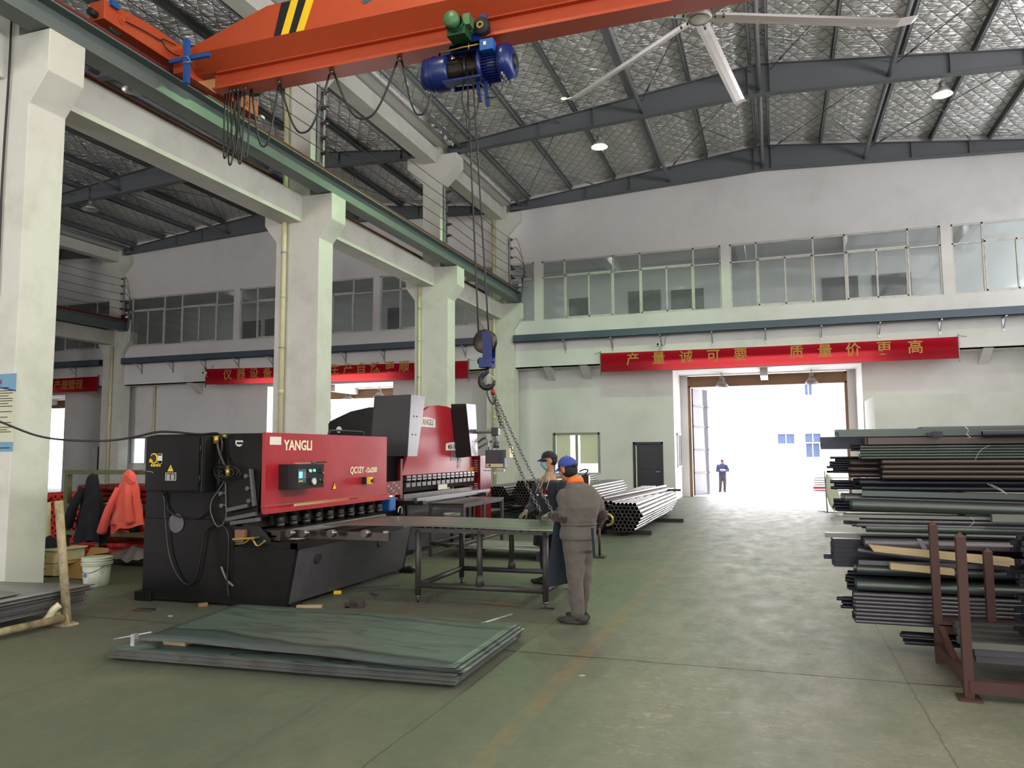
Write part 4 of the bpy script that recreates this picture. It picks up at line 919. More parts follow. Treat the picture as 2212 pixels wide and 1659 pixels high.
for k in range(6):
    a0 = math.radians(21.6 + 60*k); R = Matrix.Translation(fc) @ Matrix.Rotation(a0, 4, 'Z')
    prof = [(-.10, -.012), (-.03, .018), (.06, .012), (.115, -.02), (.06, -.006), (-.03, .0)]
    g = G(); n_ = len(prof); vs = []
    for s_, (r_, lift, tw) in enumerate(((.17, .0, 1), (.6, .0, 1), (2.0, -.02, 1), (3.3, -.03, 1), (3.56, .03, .9), (3.64, .10, .8))):
        for (u, v) in prof: vs.append(R @ Vector((r_, u*tw, v+lift+.01+u*-.18)))
    fs = [(i*n_+j, i*n_+(j+1) % n_, (i+1)*n_+(j+1) % n_, (i+1)*n_+j) for i in range(5) for j in range(n_)]
    g.add(vs, [tuple(reversed(f)) for f in fs], False); g.add(vs[-n_:], [tuple(range(n_))])
    b_ = part('blade', g, M['fan'], fa)
    for r_ in (.26, .40): part('bolt', G().cyl(R @ Vector((r_, 0, -.02)), R @ Vector((r_, 0, .005)), .016, 8), M['black'], b_)

# ================================================================ lamps
M['bulb_g'] = emis('lamp_glow_green', (0.80, 1.0, 0.82), 60.0)
M['bulb_w'] = emis('lamp_glow_warm', (1.0, 0.97, 0.70), 45.0)
M['shade'] = mat('aluminium_shade', (0.80, 0.80, 0.79), 0.35, 0.7)
M['shade_grey'] = mat('dull_shade', (0.50, 0.47, 0.46), 0.45, 0.4)
def pendant(x, y, z, zc, label, lit=None, energy=0, r=.24, group=None, sh='shade'):
    """a bell lamp: z is the rim height, zc the height it hangs from"""
    t_ = thing('bell_lamp', label, 'lamp', (x, y, z), group)
    part('stem', G().cyl((x, y, z+.34), (x, y, zc), .012, 8), M['steel'], t_)
    part('gear_box', G().lathe([(0, .20), (.06, .20), (.075, .22), (.075, .33), (.05, .36), (0, .36)], (x, y, z), 'z', 16), M['shade_grey'], t_)
    n_ = 28; g = G().lathe([(.07, .20), (.11, .17), (.18, .09), (r, 0), (r-.006, 0), (.172, .085), (.10, .165), (.0, .19)], (x, y, z), 'z', n_)
    part('shade', g, M[sh], t_)
    bm = M['bulb_g'] if lit == 'g' else M['bulb_w'] if lit == 'w' else M['white']
    part('bulb', G().ball((x, y, z+.148), (.045, .045, .045), 14, 10), bm, t_)
    if lit: lamp_light('lamp_light', (x, y, z+.085), energy, GREEN if lit == 'g' else WARM, .018)
    return t_
EG, EW = 600, 330
p = at(1295, 318, Y=21.31); pendant(p.x, 21.31, p.z, zb(p.x, -.1), 'lit bell lamp with a green glare in the middle of the roof', 'g', EG)
p = at(2036, 205, Y=21.31); pendant(p.x, 21.31, p.z, zb(p.x, -.1), 'lit bell lamp with yellowish light at the right of the roof', 'w', EW)
for yy in (14.38, 7.51, 0.3, -6.7):
    pendant(-4.5, yy, 10.3, 11.15, 'lit bell lamp of the left row above and behind the camera', 'g' if yy > 10 else 'w', EG if yy > 10 else EW*.75, group='bell lamps of the left row')
    pendant(4.3, yy, 10.3, 11.15, 'lit bell lamp of the right row above and behind the camera', 'w', EW, group='bell lamps of the right row')
p = at(195, 450, Y=21.31); pendant(p.x, 21.31, p.z-.05, zb(p.x, -19.2), 'unlit bell lamp in the dark roof of the side bay', None, 0, .32)
p = at(287, 192, Y=14.38); pendant(p.x, 14.38, p.z-.05, zb(p.x, -19.2), 'unlit bell lamp seen under the crane girder', None, 0, .26)
for k, (px_, py_, yy) in enumerate(((1558, 803, 29.6), (1752, 790, 29.6), (1562, 821, 30.2), (1753, 811, 30.2))):
    p = at(px_, py_+6, Y=yy); p.z = min(p.z, pz-.5); pendant(p.x, yy, p.z, pz, 'unlit dull bell lamp in the main gate passage, %s' % ('left inner one', 'right inner one', 'left outer one', 'right outer one')[k], None, 0, .22, sh='shade_grey')
for k, (px_, py_, yy) in enumerate(((820, 828, 29.4), (752, 842, 30.2))):
    p = at(px_, py_+3, Y=yy); p.z = min(p.z, pz-.5); pendant(p.x, yy, p.z, pz, 'unlit bell lamp in the side bay gate passage, %s' % ('inner one', 'outer one')[k], None, 0, .26, sh='shade_grey')
p = at(1657, 831, Y=33); t_ = thing('yard_lamp', 'small flat disc lamp outside the main gate', 'lamp', tuple(p))
part('disc', G().lathe([(0, .03), (.10, .03), (.20, 0), (0, 0)], p, 'z', 20), M['shade_grey'], t_); part('stem', G().cyl(p+Vector((0, 0, .03)), p+Vector((0, 0, .16)), .02, 8), M['shade_grey'], t_)
part('hanger', G().bar(p+Vector((0, 0, .16)), p+Vector((0, -2.3, .4)), .03, .03), M['shade_grey'], t_)
# cameras under the tray
for k, (px_, py_) in enumerate(((1422, 745), (442, 806))):
    p = at(px_, py_, Y=YU-.25); t_ = thing('security_camera', 'small black and white wall camera %s' % ('left of the main banner text', 'at the left end of the side bay banner')[k], 'camera', tuple(p))
    part('housing', G().box(p.x-.07, p.y-.10, p.z-.05, p.x+.07, p.y+.08, p.z+.07), M['white'], t_, bev=.015); part('lens', G().cyl((p.x, p.y-.11, p.z+.01), (p.x, p.y-.10, p.z+.01), .045, 14), M['black'], t_)
    part('arm', G().path([(p.x, p.y, p.z-.05), (p.x+.03, p.y+.1, p.z-.14), (p.x, YU-.01, p.z-.14)], .018, 8), M['white'], t_)
    part('lead', G().path(spline([(p.x+.07, p.y+.08, p.z+.02), (p.x+.2, p.y+.12, p.z+.0), (p.x+.22, p.y+.16, p.z+.22), (p.x+.3, p.y+.18, p.z+.36)], 6), .008, 6), M['cable'], t_)
# ================================================================ hydraulic shear
SY0, SY1 = 7.36, 10.22; SF = -5.46
sh = thing('shearing_machine', 'black plate shear with red front panel, near end towards the camera', 'machine', (-6.2, 8.8, 0))
side = [(-7.16, .0), (-5.09, .0), (-5.03, .60), (-5.80, .63), (-5.86, .93), (-5.52, 1.0), (-5.48, 1.95), (-7.16, 1.95)]
SV = {}
def side_plate(y0, y1):
    g = G(); g.prism([(-7.16, .02), (-5.17, .02), (-5.05, .66), (-5.80, .68), (-5.84, .70), (-5.84, .96), (-7.16, .96)], 'y', y0, y1)
    g.prism([(-7.16, .96), (-5.84, .96), (-5.56, 1.06), (-5.50, 1.94), (-6.30, 1.94), (-7.12, 1.94)], 'y', y0, y1); return g
part('side_plate', side_plate(SY0, SY0+.06), M['machine'], sh, bev=.004)
part('side_plate', side_plate(SY1-.06, SY1), M['machine'], sh, bev=.004)
part('rear_body', G().box(-7.1, SY0+.06, .1, -6.0, SY1-.06, 1.92), M['machine'], sh)
# red front apron, folded at its lower edge
g = G(); g.box(SF-.05, SY0-.01, 1.10, SF, SY1, 1.955); g.prism([(SF-.05, 1.10), (SF, 1.10), (SF+.0, 1.12), (SF+.03, 1.09), (SF+.03, 1.035), (SF-.03, 1.035)], 'y', SY0-.01, SY1+.04)
ap = part('front_panel', g, M['red'], sh, bev=.003)
part('groove', G().box(SF, SY0, 1.118, SF+.004, SY1, 1.130), M['brown'], ap, label='dark worn fold line')
part('top_cover', G().box(-7.1, SY0+.06, 1.92, SF-.02, SY1-.02, 1.95), M['machine'], sh)
a0, b0 = at(712, 938, X=-5.5), at(788, 943, X=-5.5)
part('grab_rail', G().path(spline([(SF-.06, a0.y, 1.95), (SF-.06, a0.y+.03, 2.0), (SF-.06, a0.y+.12, 2.015), (SF-.06, b0.y-.1, 2.015), (SF-.06, b0.y-.02, 2.0), (SF-.06, b0.y, 1.95)], 4), .014, 8), M['black'], sh)
FX = SF + .003
def onface(px_, py_): return at(px_, py_, X=FX)
M['cream_print'] = mat('cream_print', (0.90, 0.87, 0.74), 0.6, var=.02)
TM = lambda p: face_M((FX, p.y, p.z), (0, 1, 0))
p0 = onface(645, 963)
part('lettering', text_geo('YANGLI', .165, TM(p0), .0015, bold=.0045, sx=1.0), M['cream_print'], ap)
part('lettering', text_geo('QC12Y', .125, TM(onface(771, 1016)), .0015, bold=.003, sx=.92, shear=.15), M['cream_print'], ap)
part('lettering', text_geo('-12x2500', .10, TM(onface(801.5, 1015.5)), .0015, bold=.003, sx=.88, shear=.15), M['cream_print'], ap)
p = onface(583, 943); q = onface(607, 961)
part('notice', G().box(FX-.001, p.y, q.z, FX+.003, q.y, p.z), M['paper'], ap)
# warning triangle
def triangle(c, s_, M_, par, mt='yellow', sign='!'):
    X_ = [M_ @ Vector(v) for v in ((-s_/2, -s_*.4, .001), (s_/2, -s_*.4, .001), (0, s_*.5, .001))]
    o = part('warning_triangle', G().slab([X_[0], X_[1], X_[2]], (M_.to_3x3() @ Vector((0, 0, .002)))), M['black'], par)
    k = .80; X_ = [M_ @ Vector((v[0]*k, v[1]*k-.01*s_, .0035)) for v in ((-s_/2, -s_*.4), (s_/2, -s_*.4), (0, s_*.5))]
    part('triangle_face', G().slab(X_, (M_.to_3x3() @ Vector((0, 0, .001)))), M[mt], o)
    bolt = [(.03, .22), (-.10, -.04), (0, -.02), (-.05, -.26), (.11, .04), (.01, .03), (.10, .22)]
    P = [M_ @ Vector((x*s_*.9, y*s_*.9, .005)) for x, y in bolt]
    part('bolt_sign', G().add(P, [(0, 1, 2, 5, 6), (2, 3, 4, 5)]), M['black'], o)
triangle(None, .11, face_M(tuple(onface(722, 1050)), (0, 1, 0)), ap)
# control box
cb0, cb1 = onface(617, 1008), onface(703, 1050)
cbx = SF + .24; y0_ = at(640, 1030, X=cbx).y; y1_ = at(700, 1030, X=cbx).y; z1_ = at(641, 1003, X=cbx).z; z0_ = at(640, 1057, X=cbx).z
cb = part('control_box', G().box(SF, y0_, z0_, cbx, y1_, z1_), M['black'], sh, bev=.005)
fc_ = lambda u, v: (cbx+.002, y0_+(y1_-y0_)*u, z0_+(z1_-z0_)*v)
part('face_plate', G().box(cbx, y0_+.01, z0_+.01, cbx+.003, y1_-.01, z1_-.01), M['machine'], cb)
part('display', G().box(cbx+.003, fc_(.04, 0)[1], fc_(0, .25)[2], cbx+.008, fc_(.32, 0)[1], fc_(0, .80)[2]), M['tray'], cb)
part('screen', G().box(cbx+.008, fc_(.07, 0)[1], fc_(0, .44)[2], cbx+.010, fc_(.19, 0)[1], fc_(0, .70)[2]), M['screen'], cb, label='lit cyan screen')
part('key_strip', G().box(cbx+.008, fc_(.07, 0)[1], fc_(0, .30)[2], cbx+.010, fc_(.20, 0)[1], fc_(0, .34)[2]), M['yellow'], cb)
for r_ in range(4):
    for c_ in range(3): part('key', G().box(cbx+.008, fc_(.22+.03*c_, 0)[1], fc_(0, .44+.07*r_)[2], cbx+.011, fc_(.24+.03*c_, 0)[1], fc_(0, .48+.07*r_)[2]), M['galv'], cb)
for u, v, r_, mt in ((.45, .72, .020, 'white'), (.60, .73, .017, 'led'), (.72, .75, .012, 'black'), (.84, .76, .012, 'black'), (.92, .62, .012, 'brass'), (.73, .32, .012, 'black'), (.81, .32, .010, 'brass'), (.94, .27, .018, 'tool')):
    q = fc_(u, v); part('button', G().cyl(q, (q[0]+.022, q[1], q[2]), r_, 14), M[mt], cb)
q = fc_(.58, .28); part('gauge', G().cyl(q, (q[0]+.025, q[1], q[2]), .042, 22), M['galv'], cb); part('gauge_face', G().cyl((q[0]+.025, q[1], q[2]), (q[0]+.027, q[1], q[2]), .036, 22), M['white'], cb)
part('gauge_needle', G().bar((q[0]+.028, q[1], q[2]), (q[0]+.028, q[1]+.012, q[2]+.026), .004, .002), M['black'], cb)
zc = z1_+.004
single('folding_rule', G().box(cbx-.06, y0_+.03, zc, cbx-.03, y0_+.34, zc+.012).box(cbx-.10, y0_+.2, zc, cbx-.08, y0_+.34, zc+.01), M['wood'], 'pale folding rule lying on the shear control box', 'ruler', bev=.002)
t_ = thing('pliers', 'dark handled pliers lying on the shear control box', 'tool', (cbx-.1, y0_+.5, zc))
part('jaws', G().box(cbx-.12, y0_+.44, zc, cbx-.07, y0_+.52, zc+.02), M['tool'], t_, bev=.004); part('handle', G().bar((cbx-.1, y0_+.5, zc+.012), (cbx-.13, y0_+.7, zc+.014), .015, .014), M['black'], t_); part('handle', G().bar((cbx-.09, y0_+.5, zc+.012), (cbx-.05, y0_+.7, zc+.014), .015, .014), M['black'], t_)
# emergency stop
q = onface(786, 1038)
es = part('emergency_stop', G().box(FX-.002, q.y-.05, q.z-.05, FX+.07, q.y+.05, q.z+.05), M['black'], ap, bev=.006)
part('housing', G().box(FX+.07, q.y-.048, q.z-.048, FX+.12, q.y+.048, q.z+.048), M['yellow'], es, bev=.004); part('button', G().cyl((FX+.12, q.y, q.z), (FX+.15, q.y, q.z), .02, 14).cyl((FX+.15, q.y, q.z), (FX+.165, q.y, q.z), .034, 16), M['dred'], es)
# hold-down cylinders and blade beam
part('blade_beam', G().box(-5.95, SY0+.06, .86, -5.72, SY1-.06, 1.25).box(-5.72, SY0+.1, .985, -5.66, SY1-.1, 1.10), M['oil'], sh)
for k in range(10):
    yy = 7.86 + .268*k
    h_ = part('hold_down_cylinder', G().cyl((-5.62, yy, .97), (-5.62, yy, 1.10), .062, 18).cyl((-5.62, yy, .90), (-5.62, yy, .97), .048, 18).cyl((-5.62, yy, .84), (-5.62, yy, .90), .058, 18), M['oil'], sh)
    part('collar', G().box(-5.69, yy-.075, 1.075, -5.555, yy+.075, 1.10), M['bar'], h_)
    part('spring', G().path([(-5.62+.054*math.cos(t0_*.9), yy+.054*math.sin(t0_*.9), .90+.0018*t0_*1.0) for t0_ in range(0, 50)], .004, 4), M['bar'], h_)
    part('finger_guard', G().box(-5.70, yy+.07, .90, -5.68, yy+.19, 1.06), M['brushed'], sh) if k < 9 else None
g = G().box(-5.95, SY0+.06, .68, -5.50, SY1-.06, .80).box(-5.60, SY0+.06, .80, -5.44, SY1-.1, .835); part('table_bed', g, M['oil'], sh)
part('front_gauge', G().box(-5.44, SY0+.04, .78, -5.40, SY1-.12, .835).box(-5.40, SY0+.04, .78, -5.33, SY1-.5, .80), M['brushed'], sh, label='long bright gauge bar')
# base box
fr = G(); fr.prism([(-5.40, .05), (-5.165, .05), (-5.03, .665), (-5.40, .665)], 'y', SY0+.06, SY1-.06)
ff = part('front_beam', fr, M['machine2'], sh, bev=.003)
p = at(690, 1203, X=-5.04); q = at(825, 1170, X=-5.04)
for s_ in (p, q): part('oval_hole', G().cyl((-5.10 + (s_.z-.5)*.2, s_.y, s_.z), (-5.058 + (s_.z-.5)*.2, s_.y, s_.z), .075, 24), M['black'], ff)
g = G().box(-5.86, SY0+.0, .665, -5.02, SY0+.14, .73).box(-5.12, SY0+.0, .665, -5.005, SY1-.34, .74); part('table_edge', g, M['machine'], sh, bev=.003)
part('tray_shelf', G().box(-5.86, SY0+.06, .655, -5.04, SY1-.3, .675), M['machine'], sh)
part('foot', G().box(-7.24, SY0-.04, 0, -7.0, SY0+.14, .11), M['machine'], sh, bev=.01); part('foot', G().box(-5.3, SY0+.05, 0, -5.12, SY0+.25, .05), M['machine'], sh)
part('foot', G().box(-5.2, SY1-.1, 0, -4.98, SY1+.06, .07), M['machine'], sh, bev=.01); part('foot_bolt', G().cyl((-4.96, SY1-.02, .055), (-5.10, SY1-.02, .055), .035, 12), M['bar'], sh); part('foot', G().box(-7.2, SY1-.1, 0, -7.0, SY1+.06, .07), M['machine'], sh)
# gauge arm with ball rollers
A_, B_ = Vector((-5.44, 7.62, .80)), at(842, 1152, Z=.84); B_.z = .80
ga = part('support_arm', G().bar(A_, B_, .05, .085), M['oil'], sh)
for px_ in (628, 658, 717, 790):
    c_ = at(px_, 1150, Z=.845); part('roller', G().cyl((c_.x, c_.y-.05, .835), (c_.x+.01, c_.y+.02, .835), .042, 18), M['bar'], ga)
part('end_stop', G().box(B_.x-.06, B_.y-.04, .845, B_.x, B_.y+.03, .865), M['bar'], ga)
part('arm_bracket', G().box(-5.55, 7.40, .74, -5.28, 7.62, .86), M['oil'], ga, bev=.004)
p = at(620, 1163, Z=.745)
single('note_sheet', G().slab([(p.x-.18, p.y-.05, .742), (p.x+.18, p.y-.06, .742), (p.x+.2, p.y+.07, .742), (p.x-.16, p.y+.08, .742)], (0, 0, .002)), M['paper'], 'white folded sheet of paper on the shear table edge', 'paper')
# electrical cabinet on the near side plate
ey = SY0 - .20
e0, e1 = at(318, 943, Y=ey), at(432, 1063, Y=ey)
ec_ = part('electrical_cabinet', G().box(e0.x, ey, e1.z, e1.x+.05, SY0, e0.z), M['machine'], sh, bev=.005, label='black box cabinet with warning stickers')
part('door', G().box(e0.x+.01, ey-.02, e1.z+.015, e1.x-.015, ey, e0.z-.015), M['machine'], ec_, bev=.004)
part('hinge', G().cyl((e1.x, ey-.012, e1.z+.1), (e1.x, ey-.012, e1.z+.19), .010, 8).cyl((e1.x, ey-.012, e0.z-.2), (e1.x, ey-.012, e0.z-.11), .010, 8).box(e1.x+.02, ey-.012, e1.z+.01, e1.x+.035, ey, e0.z-.02), M['black'], ec_)
yF = ey-.0215
def sticker(px0, py0, px1, py1, mt, name='sticker', d=.0012):
    p, q = at(px0, py0, Y=yF), at(px1, py1, Y=yF); return part(name, G().box(p.x, yF-d, q.z, q.x, yF, p.z), M[mt], ec_)
sticker(324.5, 980, 341, 1001, 'black', 'rotary_label')
p = at(332.5, 990.5, Y=yF-.003)
part('rotary_arrow', G().path([p + Vector((.048*math.cos(t0_), 0, .055*math.sin(t0_))) for t0_ in [PI*(-.75+1.55*k/14) for k in range(15)]], .009, 6).prism([(p.x-.07, p.z-.045), (p.x-.01, p.z-.03), (p.x-.055, p.z+.005)], 'y', p.y-.002, p.y+.001), M['yellow'], ec_)
sticker(341.5, 980, 350, 1001, 'paper'); sticker(342, 981, 349.5, 984, 'yellow'); sticker(342, 995.5, 349.5, 1000.5, 'black')
sticker(326, 1003, 347, 1007.5, 'yellow')
for k in range(3): sticker(329+6.5*k, 1004, 331+6.5*k, 1006.6, 'black', 'print_mark', .002)
p = at(369, 1011.5, Y=yF); triangle(None, .105, face_M(tuple(p), (1, 0, 0)), ec_)
sticker(357.5, 1021, 380, 1038, 'paper', 'data_plate'); sticker(358.5, 1022, 379, 1037, 'black', 'data_plate_face', .0018)
for r_ in range(4):
    for c_ in range(2): sticker(360+9.5*c_, 1025.2+2.9*r_, 367+9.5*c_, 1026.9+2.9*r_, 'paper', 'print_mark', .0026)
# side fittings
yS = SY0
pl = [at(px_, py_, Y=yS-.03) for px_, py_ in ((497, 1010), (545, 1013), (553, 1095), (486, 1100), (470, 1062))]
bp_ = part('bearing_plate', G().prism([(v.x, v.z) for v in pl], 'y', yS-.035, yS), M['machine'], sh, bev=.004)
rb = [at(px_, py_, Y=yS-.05) for px_, py_ in ((540, 1013), (545, 1013), (553, 1092), (547, 1094))]
part('rib', G().prism([(v.x, v.z) for v in rb], 'y', yS-.07, yS-.03), M['machine2'], bp_)
for px_, py_ in ((532, 1028.5), (535, 1055), (538, 1082), (477, 1066), (479, 1092)):
    c_ = at(px_, py_, Y=yS-.06); part('bolt', G().cyl((c_.x, yS-.075, c_.z), (c_.x, yS-.03, c_.z), .026, 6).cyl((c_.x+.02, yS-.04, c_.z), (c_.x+.05, yS-.04, c_.z+.005), .018, 8), M['machine2'], bp_)
for a_, b_ in (((492, 1102), (537, 1092)), ((491, 1122), (553, 1110)), ((500, 1130), (560, 1122))):
    p, q = at(*a_, Y=yS-.05), at(*b_, Y=yS-.05); part('link_bar', G().bar(p, q, .06, .045), M['machine2'], sh, bev=.004)
c_ = at(382, 1130, Y=yS); part('round_cover', G().cyl((c_.x, yS-.015, c_.z), (c_.x, yS, c_.z), .11, 28), M['machine2'], sh)
c_ = at(517, 955, Y=yS); part('round_hole', G().cyl((c_.x, yS-.004, c_.z), (c_.x, yS, c_.z), .052, 24), M['white'], sh, label='round lifting hole showing light'); part('hole_shade', G().box(c_.x-.03, yS-.007, c_.z-.025, c_.x+.05, yS-.004, c_.z+.0).box(c_.x-.04, yS-.007, c_.z+.02, c_.x+.05, yS-.004, c_.z+.06), M['machine'], sh)  # white disc paints light seen through the hole, dark pieces mask it
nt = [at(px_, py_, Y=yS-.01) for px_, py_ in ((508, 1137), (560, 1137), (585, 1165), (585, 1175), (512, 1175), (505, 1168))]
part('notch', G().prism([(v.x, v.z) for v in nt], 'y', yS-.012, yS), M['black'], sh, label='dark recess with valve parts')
part('valve_block', G().box(nt[0].x+.05, yS-.08, nt[0].z-.17, nt[0].x+.17, yS-.012, nt[0].z-.03), M['brown'], sh, bev=.006)
part('valve_hoses', G().path(spline([nt[0]+Vector((.06, -.06, -.19)), nt[0]+Vector((.2, -.08, -.17)), nt[0]+Vector((.28, -.07, -.12)), nt[0]+Vector((.36, -.07, -.2)), nt[0]+Vector((.45, -.05, -.14))], 6), .012, 6), M['brass'], sh)
part('valve_plate', G().bar(at(508, 1164, Y=yS-.07), at(556, 1161, Y=yS-.07), .10, .018), M['brass'], sh)
# cable glands, coils and loops on the near side
def pth(pts, y, r, n=7): return G().path(spline([at(px_, py_, Y=y) for px_, py_ in pts], 7), r, n)
yC = SY0 - .055
t_ = thing('cable_gland', 'brass cable gland with bundled cables on the shear side plate', 'cable', tuple(at(470, 945, Y=yC)))
c_ = at(467, 947, Y=yC-.02); part('gland', G().cyl(c_+Vector((0, 0, -.06)), c_+Vector((0, 0, .03)), .035, 14), M['brass'], t_); part('gland', G().cyl(c_+Vector((.09, 0, .03)), c_+Vector((.14, 0, .02)), .02, 12), M['brass'], t_)
part('conduit', pth([(468, 952), (473, 975), (482, 998), (489, 1012)], yC-.02, .018), M['cable'], t_)
part('conduit', pth([(477, 943), (480, 960), (477, 985), (473, 1010), (472, 1050)], yC, .013), M['cable'], t_)
c_ = at(493, 1018, Y=yC-.03); part('connector', G().cyl(c_+Vector((-.02, 0, .06)), c_+Vector((.02, -.02, -.06)), .028, 14), M['brass'], t_)
coil = thing('coiled_cable', 'tangled coil of thin cable hanging at the middle of the shear side plate', 'cable', tuple(at(488, 1025, Y=yC)))
for k in range(7):
    cc = at(485+random.uniform(-9, 11), 1024+random.uniform(-6, 5), Y=yC-.03-.006*k); rx, rz = random.uniform(.07, .12), random.uniform(.06, .10); ph = random.uniform(0, 1)
    part('coil_turn', G().path([cc + Vector((rx*math.cos(t0_+ph), .01*math.sin(3*t0_), rz*math.sin(t0_))) for t0_ in [2*PI*i/22 for i in range(22)]], .0055, 6, closed=True), M['cable'], coil)
part('coil_turn', pth([(498, 1015), (512, 1012), (519, 1022), (514, 1032), (500, 1034)], yC-.05, .0055), M['cable'], coil)
M['greycable'] = mat('grey_cable', (0.40, 0.39, 0.38), 0.5)
single('loop_cable', pth([(484, 1040), (470, 1062), (457, 1082), (455, 1105), (463, 1128), (470, 1137), (480, 1134), (488, 1115), (488, 1085), (487, 1042)], yC, .0065), M['greycable'], 'pale grey thin cable loop hanging from the coil', 'cable')
single('loop_cable', pth([(352, 1062), (356, 1085), (372, 1110), (400, 1119), (430, 1118), (448, 1105), (453, 1096)], yC+.02, .009), M['cable'], 'shallow dark cable loop below the cabinet', 'cable')
single('loop_cable', pth([(355, 1066), (358, 1130), (366, 1200), (385, 1245), (405, 1262), (423, 1248), (435, 1190), (441, 1155), (455, 1138), (472, 1133), (488, 1142), (494, 1165), (493, 1210), (491, 1250), (494, 1292)], yC+.01, .011), M['cable'], 'long double loop of thick cable down the shear side', 'cable')
p = at(482, 1225, Y=yC); single('rubber_strap', pth([(478, 1224), (484, 1240), (492, 1255), (504, 1266)], yC+.02, .014), M['greycable'], 'short grey rubber strap stuck on the lower side plate', 'strap')
single('supply_cable', G().path(spline([at(-60, 890, Y=6.55), at(0, 911, Y=6.6), at(80, 941, Y=6.9), at(150, 951, Y=7.1), at(230, 952, Y=7.2), at(290, 944, Y=7.25), at(335, 934, Y=7.3), at(370, 933, Y=7.34), at(430, 938, Y=7.36), at(468, 936, Y=7.34), at(478, 944, Y=7.3)], 8), .013, 8), M['cable'], 'thick black supply cable sagging from the near column to the shear top', 'cable')
# ================================================================ press brake
BX = -5.98; BY0, BY1 = 11.72, 14.98
pb = thing('press_brake', 'red and black press brake standing behind the shear', 'machine', (-6.5, 13.2, 0))
# C frames
for yy, fr_ in ((11.86, True), (14.6, False)):
    pts = [at(px_, py_, Y=11.9) for px_, py_ in ((712, 960), (712, 916), (716, 910), (730, 903), (760, 889), (800, 880), (850, 878))]
    poly = [(v.x, v.z) for v in pts] + [(-6.12, 2.5), (-6.12, 1.2), (-6.5, 1.15), (-6.5, .95), (-5.95, .9), (-5.95, .05), (-7.6, .05), (-7.6, 1.7)]
    cf = part('c_frame', G().prism(poly, 'y', yy, yy+.06), M['machine'], pb)
    h_ = at(735, 928, Y=11.9)
    if fr_: part('lifting_hole', G().cyl((h_.x, yy-.004, h_.z), (h_.x, yy, h_.z), .055, 22), M['white'], cf)  # white disc painted as the brightness seen through the frame hole
arc = [(BY0, 1.34), (BY1, 1.34), (BY1-.10, 1.64), (14.50, 2.46), (14.1, 2.56), (13.6, 2.61), (13.2, 2.61), (12.8, 2.56), (12.5, 2.45), (12.1, 2.0), (11.95, 1.7)]
rm = part('ram', G().prism(arc, 'x', BX-.06, BX), M['red'], pb, bev=.004)
part('rear_ram_body', G().box(-6.5, BY0+.3, 1.4, BX-.06, BY1-.2, 2.2), M['machine'], pb)
RF = BX + .003; rM = lambda p: face_M((RF, p.y, p.z), (0, 1, 0))
def arcplate(pxa, pxb, pyt, pyb, sag_, par):
    a = at(pxa, pyb, X=RF); b = at(pxb, pyb, X=RF); t = at((pxa+pxb)/2, pyt, X=RF)
    yy0, yy1, zb_, zt_ = a.y, b.y, min(a.z, b.z), t.z; P = [(yy0, zb_), (yy1, zb_)] + [(yy1+(yy0-yy1)*k/8, zt_-sag_+sag_*math.sin(PI*k/8)) for k in range(9)]
    o = part('name_plate', G().prism(P, 'x', RF-.001, RF+.004), M['white'], par)
    return o, ((yy0+yy1)/2, (zb_+zt_-sag_)/2, yy1-yy0)
o, (cy_, cz_, w_) = arcplate(902, 940, 901, 921, .03, rm)
part('lettering', text_geo('YANGLI', .15, face_M((RF+.005, cy_, cz_+.01), (0, 1, 0)), .001, bold=.004, sx=1.05), M['dred'], o)
o, (cy_, cz_, w_) = arcplate(963, 1001, 955, 973, .035, rm)
part('lettering', text_geo('MB8-100X3200', .125, face_M((RF+.005, cy_, cz_-.0), (0, 1, 0)), .001, bold=.001, sx=.88), M['black'], o)
for a_, b_ in (((974, 975), (990, 995)), ((988, 983), (996, 1001)), ((988, 1003), (994, 1011))):
    p, q = at(*a_, X=RF), at(*b_, X=RF); part('instruction_plate', G().box(RF-.001, p.y, q.z, RF+.003, q.y, p.z), M['shade_grey'], rm)
for k in range(4):
    p = at(1011+3.1*k, 1014.5, X=RF); part('hazard_stripe', G().prism([(p.y, p.z-.04), (p.y+.035, p.z-.04), (p.y+.07, p.z+.05), (p.y+.035, p.z+.05)], 'x', RF-.001, RF+.003), M['yellow'], rm)
# cylinder covers
def cover(px, bot, side_w, yb):
    pass
fx = -5.66
f1 = [at(px_, py_, X=fx) for px_, py_ in ((888, 852), (918, 857), (900.5, 985.5), (880, 985.5))]
vs = [Vector((fx, v.y, v.z)) for v in f1] + [Vector((-6.40 if i in (0, 3) else -5.97, v.y+(.10 if i in (0, 3) else .02), v.z)) for i, v in enumerate(f1)]
g = G().add(vs, [(0, 3, 2, 1), (4, 5, 6, 7), (0, 1, 5, 4), (1, 2, 6, 5), (2, 3, 7, 6), (3, 0, 4, 7)])
cvr = part('cylinder_cover', g, mat('cover_grey', (0.21, 0.205, 0.21), .4), pb, bev=.004)
part('cover_face', G().slab([v+Vector((.002, 0, 0)) for v in vs[:4]], (.003, 0, 0)), M['brushed'], cvr, label='bright brushed front plate')
for u, w_ in ((.3, .35), (.55, .35), (.3, .65), (.6, .65)):
    t0_ = vs[0].lerp(vs[1], u); b0_ = vs[3].lerp(vs[2], u); p = t0_.lerp(b0_, w_); part('screw', G().cyl((fx, p.y, p.z), (fx+.012, p.y, p.z), .012, 8), M['black'], cvr)
f2 = [at(px_, py_, X=fx) for px_, py_ in ((1006.5, 872), (1027, 874), (1032, 985), (1018, 985))]
vs = [Vector((fx, v.y, v.z)) for v in f2] + [Vector((-5.97, v.y-.02, v.z-(.0 if i < 2 else .03))) for i, v in enumerate(f2)]
g = G().add(vs, [(0, 3, 2, 1), (4, 5, 6, 7), (0, 1, 5, 4), (1, 2, 6, 5), (2, 3, 7, 6), (3, 0, 4, 7)])
